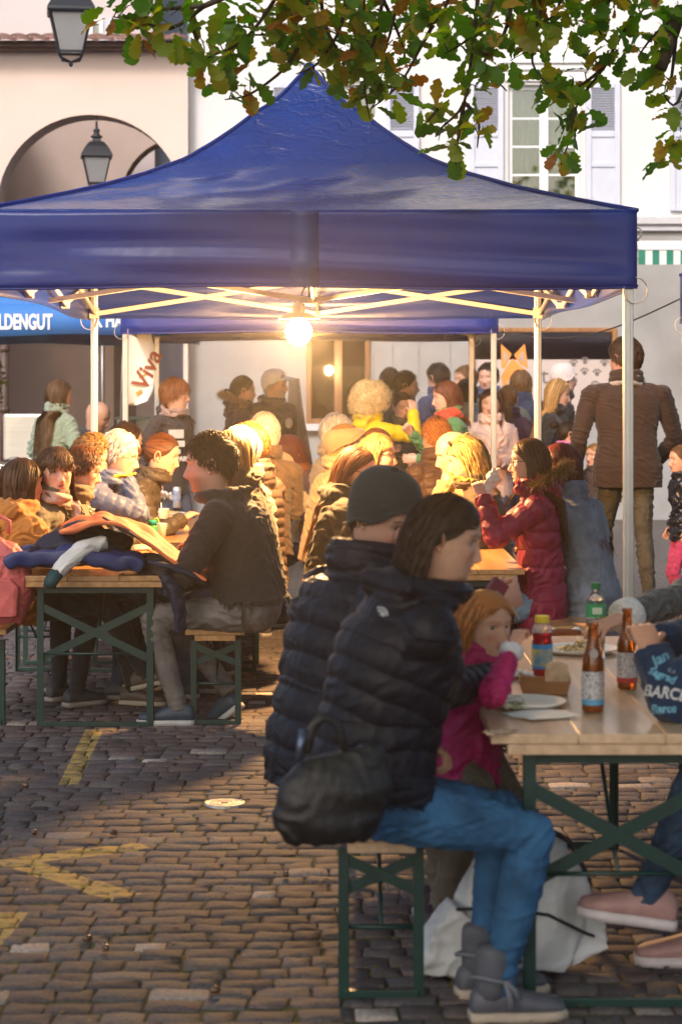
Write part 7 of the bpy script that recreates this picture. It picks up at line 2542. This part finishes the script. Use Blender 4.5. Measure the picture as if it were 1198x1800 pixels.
person('person with ginger hair, scarf and dark hoodie with white chest print', W(308, 693, 216), -38, False, 4, lod=1, yaw=28, mouth=.3, hair=dict(kind='short', len=.085, col=(.22, .075, .025), vol=.02, fringe=True), top=HOD((.035, .026, .028)), scarf=dict(col=(.30, .20, .17), k=.9), group=g_stand, extra=hoodie_print)
person('dark haired woman in a plum coat with fur collar', W(428, 687, 190), 12, False, 3, fem=True, lod=1, hair=dict(kind='tied', col=BLK, bun=True, bunz=-.02), top=JKT((.045, .022, .04), hood=.9, fur=(.42, .30, .22)), glasses=dict(col=(.05, .04, .04), w=.8), group=g_stand, pants=BLKP)
def small_logo(i):
    c = i['neck']
    MB().ell((c.x + .135, .085, c.z - .20), (.012, .045, .05), 10, 8).build('chest_logo', mat('logo_grey', (.45, .42, .42), .8), i['obj'], True)
person('man in a white baseball cap and navy hoodie with chest emblem', W(483, 676, 186), -52, False, 4, lod=1, yaw=38, hair=dict(kind='short', len=.03, col=GRY), hat=dict(kind='cap', col=(.62, .66, .74)), beard=.5, top=HOD((.018, .016, .03), puff=.03), group=g_stand, extra=small_logo, width=1.1, pants=BLKP)

# --- standing, middle
ye = W(652, 708, 216)
person('woman with curly blond hair in a bright yellow coat raising her hand', ye, 48, False, 3, fem=True, lod=1, hair=dict(kind='curly', len=.24, col=(.66, .46, .22), n=1.5), top=PUF((.62, .42, .012), quilt=.008, puff=.03, hem=.42, hood=.8, pitch=.09), handR=(.34, -.20, 1.47), poleR=(.1, -.6, -.7), palmR=(0, .2, -1), curlR=.25, group=g_stand, hem=.42)
person('woman in a long dark olive quilted coat behind the raised hand', W(708, 716, 206), -92, False, 3, fem=True, lod=1, yaw=14, pitch=8, hair=dict(kind='tied', col=(.06, .032, .02)), top=PUF((.058, .055, .042), hem=.40, pitch=.09, quilt=.008), handR=(.30, -.10, 1.12), handL=(.28, .12, 1.02), group=g_stand, hem=.42)
person('woman with a chestnut bob and red scarf in a green coat', W(783, 698, 222), 188, False, 6, fem=True, lod=1, pitch=6, hair=dict(kind='bob', len=.19, col=(.13, .038, .016), vol=.02), top=JKT((.065, .17, .055), hem=.3), scarf=dict(col=(.52, .05, .02), k=1.35), handR=(.36, -.02, 1.30), handL=(.33, .08, 1.10), curlR=.7, group=g_stand)
person('man with glasses and short dark hair between the women', W(713, 678, 186), 2, False, 2, lod=0, skin=SK_M, hair=dict(kind='short', len=.025, col=BLK), glasses=dict(col=(.05, .05, .05), w=.9), beard=.4, top=JKT((.02, .02, .024)), group=g_stand)
person('dark haired man seen from behind beside the man with glasses', W(686, 673, 180), 62, False, 2, lod=0, hair=dict(kind='short', len=.035, col=BLK), top=JKT((.06, .06, .075)), group=g_stand)
person('tall dark haired man in a navy jacket behind the red scarf', W(769, 664, 174), 128, False, 2, lod=0, hair=dict(kind='short', len=.04, col=BLK), top=JKT((.025, .04, .10)), group=g_stand)
person('man with brown quiff in a charcoal jacket near the shop window', W(817, 668, 172), 190, False, 3, lod=0, yaw=20, hair=dict(kind='short', len=.045, col=LBR), top=JKT((.03, .03, .034)), group=g_stand)
person('short dark haired person in a grey hooded top, back turned', W(819, 690, 186), 92, False, 2, lod=0, fem=True, hair=dict(kind='bob', len=.14, col=BLK), top=HOD((.20, .21, .22)), group=g_stand)
person('smiling woman with short dark curls before the fox print', W(857, 664, 172), -104, False, 2, lod=0, fem=True, yaw=-10, mouth=.4, hair=dict(kind='curly', len=.06, col=BLK), top=JKT((.05, .07, .15)), group=g_stand)
pkc = (.58, .38, .30)
person('young woman in a cream pink coat facing the camera with a snack', W(862, 710, 212), -98, False, 2, fem=True, lod=1, yaw=-4, mouth=.15, hair=dict(kind='long', len=.26, col=(.085, .038, .022), vol=.012, part=.01), top=JKT(pkc, hood=.9, hem=.3, fold=.006), handR=(.26, .02, 1.15), curlR=.7, handL=(.22, .10, 1.05), group=g_stand)
person('person with a brown ponytail in a plum quilted jacket', W(893, 702, 194), 80, False, 3, fem=True, lod=0, hair=dict(kind='tied', col=LBR, tail=.22), top=PUF((.065, .022, .045), quilt=.008), group=g_stand)
def day_pack(i):
    c = i['neck']
    r_ = []
    for v in np.linspace(0, 1, 10):
        w_ = .15 * math.sin(math.pi * min(1, .14 + v * .85)) ** .4
        r_.append([(c.x - .22 - .07 * math.cos(a) * math.sin(math.pi * (.1 + v * .85)) ** .4 - .0, w_ * math.sin(a), c.z - .46 + .42 * v) for a in [2 * math.pi * q / 18 for q in range(18)]])
    MB().loft(r_).build('backpack', mat('pack_olive', (.10, .11, .085), .7, .2, 8), i['obj'], True, sub=1)
    for s in (1, -1): MB().tube([(c.x - .17, s * .09, c.z - .1), (c.x - .06, s * .10, c.z + .0), (c.x + .10, s * .10, c.z - .08), (c.x + .12, s * .12, c.z - .24)], .016, 8, flat=.5).build('strap', mat('pack_strap', (.04, .045, .05), .7), i['obj'], True)
person('person in a navy jacket carrying an olive daypack by the shop window', W(915, 676, 182), 78, False, 14, lod=0, hair=dict(kind='bob', len=.12, col=LBR), top=JKT((.022, .032, .075)), group=g_stand, extra=day_pack)
person('woman with very long blond hair in a black coat', W(979, 692, 204), -8, False, 10, fem=True, lod=1, pitch=8, hair=dict(kind='long', len=.60, col=(.42, .24, .09), vol=.014, back=.2), top=JKT((.015, .014, .015), hem=.3), group=g_stand, handR=(.24, -.14, 1.05))
person('person in a white beanie and black coat behind the long blond hair', W(990, 668, 180), 8, False, 2, fem=True, lod=0, hat=dict(kind='beanie', col=(.66, .55, .52), mat='knit'), hair=dict(kind='bob', len=.16, col=BRN), top=JKT((.012, .012, .013)), group=g_stand)
person('little girl with tied dark hair in a pink jacket', W(1001, 763, 216), 4, False, 2, fem=True, lod=1, hair=dict(kind='tied', col=DBR, bun=True, bunz=.09), top=PUF((.50, .14, .30), quilt=.012), group=g_stand)
person('tall man in a brown wool jacket and striped scarf walking away', W(1098, 630, 236), 96, False, 3, 1.15, lod=2, yaw=28, skin=SK_R, hair=dict(kind='short', len=.03, col=(.055, .028, .014)), beard=.3, top=JKT((.030, .011, .0045), puff=.022, hem=.12, fold=.004), scarf=dict(col=(.30, .25, .22), k=.85),
       pants=((.05, .042, .026), 'denim'), shoes=(.02, .017, .015), feet=[(.12, .13, 0, 8, 0), (-.20, -.12, .0, -4, 0)], handR=(.26, -.30, 1.12), handL=(.22, .34, 1.08), poleR=(-.9, -.5, 0), group=g_stand, width=1.28, seed=77, knees=.4)
person('blond child peeping past the tall man in brown', W(1046, 800, 214), 215, False, 2, fem=True, lod=1, hair=dict(kind='long', len=.25, col=(.36, .19, .06)), top=JKT((.05, .035, .03)), group=g_stand, pants=BLKP)
person('child in a shiny dark jacket and magenta leggings', W(1196, 808, 246), 192, False, 2, fem=True, lod=1, yaw=0, hair=dict(kind='tied', col=(.2, .1, .04)), top=dict(kind='leather', col=(.012, .013, .022), puff=.03, fold=.010, collar=.7, hem=.2), pants=((.42, .04, .13), 'soft'), shoes=(.3, .3, .32), group=g_stand)

# --- near table
person('man in a dark green beanie and black quilted jacket bowed over his phone', W(674, 908, 572), 22, True, 14, 1.06, lod=2, pitch=24, yaw=-62, hscale=.90, skin=SK_R, hair=dict(kind='short', len=.03, col=BRN, n=.5), hat=dict(kind='beanie', col=(.016, .024, .026), mat='soft'), beard=.25,
       top=PUF((.0085, .011, .022), puff=.040, quilt=.014, pitch=.088, hem=.12, hood=.0, collar=1.0), pants=((.10, .085, .065), 'soft'), handR=W(872, 1068, 572), elbowR=W(772, 1135, 585), curlR=.75, palmR=(.2, .9, .2), handL=(.36, .14, .86), shoes=((.03, .022, .04), (.5, .5, .5)), hem=.10, group=g_n, seed=41, width=1.22, depth=1.08,
       feet=[(.44, .12, 0, 0, 0), (.34, -.12, 0, 0, 0)])


def emblem(i):
    # small pale emblem stitched on the back of the shoulder
    pass


wom_h = W(783, 944, 655)
wom = person('woman in a black quilted jacket and blue jeans seated on the worn bench', wom_h, 14, True, 17, 1.0, fem=True, lod=2, pitch=12, yaw=-24, lips=(.40, .15, .14), hair=dict(kind='long', len=.36, col=(.034, .017, .011), vol=.020, back=.9, part=.01, n=1.5, clear=-.026, wave=.010),
             top=PUF((.0085, .0095, .018), puff=.030, quilt=.0095, pitch=.066, hem=.12, fold=.0018, hood=1.15, collar=.7), pants=((.014, .075, .175), 'denim'), shoes=((.075, .078, .10), (.36, .30, .24)),
             handR=W(834, 1200, 626), elbowR=W(738, 1220, 662), cuffR=.115, curlR=1.0, thumb=1.0, palmR=(0, .9, -.3), handL=(.20, .17, .70), curlL=.8, feet=[(.36, .12, 0, 0, 0), (.33, -.10, 0, -6, 0)], hem=-.06, group=g_n, seed=52, legs=1.02, hipz=.585, width=1.06, hscale=.88, depth=1.32)
kid = person('small girl with a red-blond fringe in a magenta jacket reaching over the table', W(850, 1096, 600), -30, True, 6, .66, fem=True, lod=2, yaw=-20, pitch=6, hair=dict(kind='long', len=.20, col=(.40, .15, .045), vol=.008, n=1.1, part=-.01, clear=.03), top=PUF((.36, .018, .115), quilt=.005, puff=.018, fold=.006, hem=.10),
       handL=(.16, .12, .66), handR=W(900, 1140, 632), elbowR=W(868, 1222, 640), curlR=.8, palmR=(.2, .9, 0), pants=((.10, .085, .065), 'soft'), shoes=((.03, .022, .04), (.5, .5, .5)), hem=.16, feet=[(-.02, .07, .12, 0, 8), (.05, -.08, .06, 0, 8)], group=g_n, seed=61, hipz=.62, lips=(.45, .16, .14), hscale=1.0)

# across the worn table, only arms and feet in the picture
knit = (.075, .080, .085)
prn = person('person in a navy hoodie printed with pale lettering, hands round a glass', W(1300, 905, 620), 176, True, 26, 1.06, lod=2, fem=True, hair=dict(kind='bob', len=.2, col=BRN), top=dict(kind='soft', col=(.006, .024, .075), puff=.036, fold=.0045, hood=.8, collar=.5),
       handL=W(1146, 1150, 624), elbowL=W(1176, 1228, 634), handR=W(1160, 1128, 600), elbowR=W(1255, 1120, 585), curlR=.75, curlL=.7, palmL=(.3, -.9, 0), palmR=(.3, .9, -.2), pants=((.014, .035, .075), 'denim'), shoes=((.36, .21, .20), (.55, .50, .52)),
       feet=[(.62, .12, .17, 0, -8), (.44, -.14, .0, 0, 0)], group=g_n, seed=71)
gry = person('person in a grey knitted sleeve with white cuff stretching over the table', W(1330, 890, 500), 182, True, 16, 1.0, lod=2, hair=dict(kind='short', len=.04, col=BRN), top=dict(kind='knit', col=knit, puff=.028, fold=.007, collar=.4, name='sweater'),
       handL=W(1092, 1086, 520), elbowL=W(1245, 1032, 500), curlL=.3, palmL=(.2, 0, -1), handR=(.35, -.15, .85), pants=((.02, .035, .07), 'denim'), group=g_n, seed=72)
# ------------------------------------------------------------------ what the near people wear and hold
flush_remesh()
bpy.context.view_layer.update()


def crumple(o, vox, fold, seed, smooth=1):
    for md in list(o.modifiers): o.modifiers.remove(md)
    remesh(o, vox, smooth, cloth_post([], 0, .1, fold, seed))


# black padded shoulder bag hanging behind the near woman
t = thing('shoulder_bag', 'black padded shoulder bag with short strap hanging behind the woman in jeans', 'bag', W(572, 1482, 705), R(14))
rings = []
for i in range(17):
    v = i / 16
    w_ = .150 * (math.sin(math.pi * min(1, .16 + v * .70)) ** .45)
    d_ = .060 * (math.sin(math.pi * min(1, .14 + v * .80)) ** .5) * (1 + .10 * abs(math.sin(v * 9)))
    rings.append([((w_ + .006 * math.sin(v * 15 + a)) * math.copysign(abs(math.cos(a)) ** .8, math.cos(a)) + .035 * v, d_ * math.sin(a) * (1 + .14 * abs(math.sin(a * 2 + v * 7)) - .1), .23 * v + .02 * math.cos(a) * v) for a in [2 * math.pi * k / 40 for k in range(40)]])
bag_m = mat('bag_nylon', (.0095, .0095, .012), .5, .2, 9, .5, 22, bdist=.012)
MB().loft(rings).build('bag_body', bag_m, t, True, sub=1)
MB().tube([(-.05, -.01, .22), (-.045, -.015, .29), (-.01, -.015, .325), (.035, -.01, .30), (.05, 0, .22)], .016, 10, flat=.5).build('carry_strap', bag_m, t, True, sub=2)
MB().tube([(-.075, -.02, .21), (-.070, -.025, .25), (-.062, -.02, .29)], .010, 8).build('buckle', mat('steel_blue', (.10, .13, .2), .3, metal=.7), t, True)

# wrapped sandwich, phone, cord
s0 = W(866, 842, 338)
sw_ = MB().ell(s0, (.045, .04, .075), 20, 14, Matrix.Rotation(R(25), 3, 'Y')).ell(s0 + Vector((-.03, 0, -.06)), (.04, .035, .05), 14, 10)
o = sw_.build('wrapped_sandwich', mat('paper_wrap', (.66, .58, .50), .8, .1, 30, .6, 40, bdist=.01), None, True)
tag(o, 'sandwich in white paper held by the girl in crimson', 'food')
remesh(o, .006, 1, cloth_post([], 0, .1, .009, 4))
flush_remesh()
t = thing('red_box', 'small dark red printed packet held in the hand above the little girl', 'packet', W(868, 1042, 592), R(20))
MB().box((0, 0, 0), (.055, .022, .085), Matrix.Rotation(R(35), 3, 'Y')).build('packet', mat('maroon_print', (.16, .02, .035), .4, .2, 30), t, bevel=.003)
MB().box((.006, -.0118, -.008), (.022, .001, .02), Matrix.Rotation(R(35), 3, 'Y')).build('print_field', mat('print_pale', (.5, .42, .42), .5), t)
o = MB().tube([W(892, 1060, 585), W(902, 1072, 580), W(912, 1088, 575)], .0028, 6).build('fork', mat('white_fork', (.7, .68, .62), .35), None, True)
tag(o, 'thin pale fork in the raised hand of the little girl', 'fork')


# ---- prints and cuffs that lie on the sleeves
bpy.context.view_layer.update()


def part_of(p, name):
    return [c for c in p.children if c.name.split('.')[0] == name][0]


def surf(o, px, py, lift=.003):
    mi = o.matrix_world.inverted()
    org = mi @ Vector((0, 0, CAMZ))
    far = mi @ W(px, py, 100)
    ok, loc, nor, _ = o.ray_cast(org, (far - org).normalized())
    return (loc + nor * lift) if ok else None


def lay_on(name, tx, size, o, px, py, m, roll=0.0, squeeze=1.0, bold=.0009):
    """letters wrapped on a garment's surface"""
    t_ = text_mesh(name, tx, size, m, o.parent, Matrix.Identity(4), .0, bold, 'LEFT', .15)
    me_ = t_.data
    import bmesh
    b_ = bmesh.new(); b_.from_mesh(me_)
    bmesh.ops.remove_doubles(b_, verts=b_.verts, dist=1e-5)
    bmesh.ops.triangulate(b_, faces=b_.faces)
    for _ in range(3):
        bmesh.ops.subdivide_edges(b_, edges=[e for e in b_.edges if e.calc_length() > .006], cuts=1, use_grid_fill=False)
        bmesh.ops.triangulate(b_, faces=b_.faces)
    b_.to_mesh(me_); b_.free()
    s_ = 620.0
    ca, sa = math.cos(roll), math.sin(roll)
    bad = []
    for v in me_.vertices:
        x, y = v.co.x * squeeze, v.co.y
        q = surf(o, px + (x * ca - y * sa) * s_, py - (x * sa + y * ca) * s_)
        if q is None: bad.append(v.index)
        else: v.co = q
    if bad:
        import bmesh
        b_ = bmesh.new(); b_.from_mesh(me_); b_.verts.ensure_lookup_table()
        bmesh.ops.delete(b_, geom=[b_.verts[i] for i in bad], context='VERTS')
        b_.to_mesh(me_); b_.free()
    return t_


jk = part_of(prn['obj'], 'jacket')
pb, pw_, pd = mat('print_light_blue', (.16, .42, .60), .7), mat('print_white', (.60, .62, .66), .7), mat('print_grey_blue', (.18, .24, .34), .7)
lay_on('lettering', 'Jan', .040, jk, 1150, 1172, pb, R(28))
lay_on('lettering', 'Sagrad', .030, jk, 1138, 1184, pb, R(-22), 1.0)
lay_on('lettering', 'C A', .014, jk, 1172, 1180, pd, R(-20))
lay_on('lettering', 'BARCE', .046, jk, 1130, 1222, pw_, R(-8), .85)
lay_on('lettering', 'Barce', .034, jk, 1144, 1254, pb, R(4), .9)
cf = mat('white_fleece', (.66, .64, .62), .95, .1, 60, .8, 90, bdist=.008)


def cuff_on(i, s, m, r0, L_, name='cuff'):
    a, b_ = i['wr'][s], i['el'][s]
    d = (b_ - a).normalized()
    o = MB().tube([a - d * .012, a, a + d * L_ * .5, a + d * L_], [r0 * .93, r0, r0 * 1.03, r0 * .99], 18).build(name, m, i['obj'], True, sub=1)
    return o


cuff_on(gry, 1, cf, .062, .075)
cuff_on(kid, -1, mat('white_knit_cuff', (.6, .6, .66), .9, .1, 60), .034, .03)
# pale three-arc emblem on the back of the woman's shoulder
wj = part_of(wom['obj'], 'jacket')
em = MB()
for r_, w_ in ((13.0, 3.2), (8.2, 2.8), (3.6, 3.2)):
    rows = [[surf(wj, 668 + (r_ + dw) * math.cos(a) + (2 if r_ < 5 else 0), 1084 - (r_ + dw) * math.sin(a) * 1.15, .003) for dw in (-w_ / 2, w_ / 2)] for a in np.linspace(0.05, 1.95, 9)]
    if all(q is not None for rr_ in rows for q in rr_): em.loft(rows, False, 0, False)
if em.v: em.build('emblem', mat('emblem_grey', (.42, .42, .44), .6), wom['obj'])
# boot shaft and laces of the woman's ankle boots
bt_m = mat('boot_suede', (.075, .078, .10), .8, .2, 30, .3, 120)
for sh in [c for c in wom['obj'].children if c.name.startswith('shoe')]:
    c = sum((Vector(v.co) for v in sh.data.vertices), Vector()) / len(sh.data.vertices)
    hx_ = min(v.co.x for v in sh.data.vertices)
    ax = hx_ + .058
    bs = MB().tube([(ax, c.y, .05), (ax, c.y, .10), (ax + .004, c.y, .16), (ax + .008, c.y, .205)], [.042, .043, .047, .051], 18).build('boot_shaft', bt_m, wom['obj'], True, sub=1)
    MB().tube([(ax + .056 * math.cos(a), c.y + .054 * math.sin(a), .118 + .008 * math.sin(2 * a)) for a in np.linspace(0, 2 * math.pi, 19)], .006, 8).build('boot_tie', mat('boot_tie', (.12, .13, .16), .8), bs, True)
    MB().tube([(ax + .02, c.y - .055, .118), (ax + .03, c.y - .064, .085), (ax + .034, c.y - .066, .050)], [.006, .008, .011], 8).tube([(ax + .02, c.y - .055, .118), (ax + .045, c.y - .062, .095), (ax + .055, c.y - .062, .07)], [.006, .007, .009], 8).build('tassel', bpy.data.materials['boot_tie'], bs, True)

# soft things get their creases
for i_, o in enumerate([q for q in bpy.data.objects if q.type == 'MESH' and q.name.split('.')[0] in ('sleeve_tube', 'bag_body', 'side_flap', 'corner_tab', 'front_pocket')]):
    crumple(o, .007, smooth=8 if o.name.startswith(('side', 'corner')) else 2, fold=.0065 if o.name.startswith(('sleeve', 'side', 'corner')) else .004, seed=90 + i_)
flush_remesh()

# ------------------------------------------------------------------ thin haze added to make the lamp glow, in place of lens bloom
hz = MB().bx(-46, 46, -31, 61, -1.1, 18.6).build('haze', [bpy.data.materials.new('air')])
tag(hz, kind='stuff')
m = hz.data.materials[0]
m.use_nodes = True
m.node_tree.nodes.clear()
o_ = m.node_tree.nodes.new('ShaderNodeOutputMaterial')
v_ = m.node_tree.nodes.new('ShaderNodeVolumePrincipled')
v_.inputs['Color'].default_value = (.95, .93, .92, 1)
v_.inputs['Density'].default_value = 0.0017
v_.inputs['Anisotropy'].default_value = 0.85
m.node_tree.links.new(v_.outputs[0], o_.inputs['Volume'])
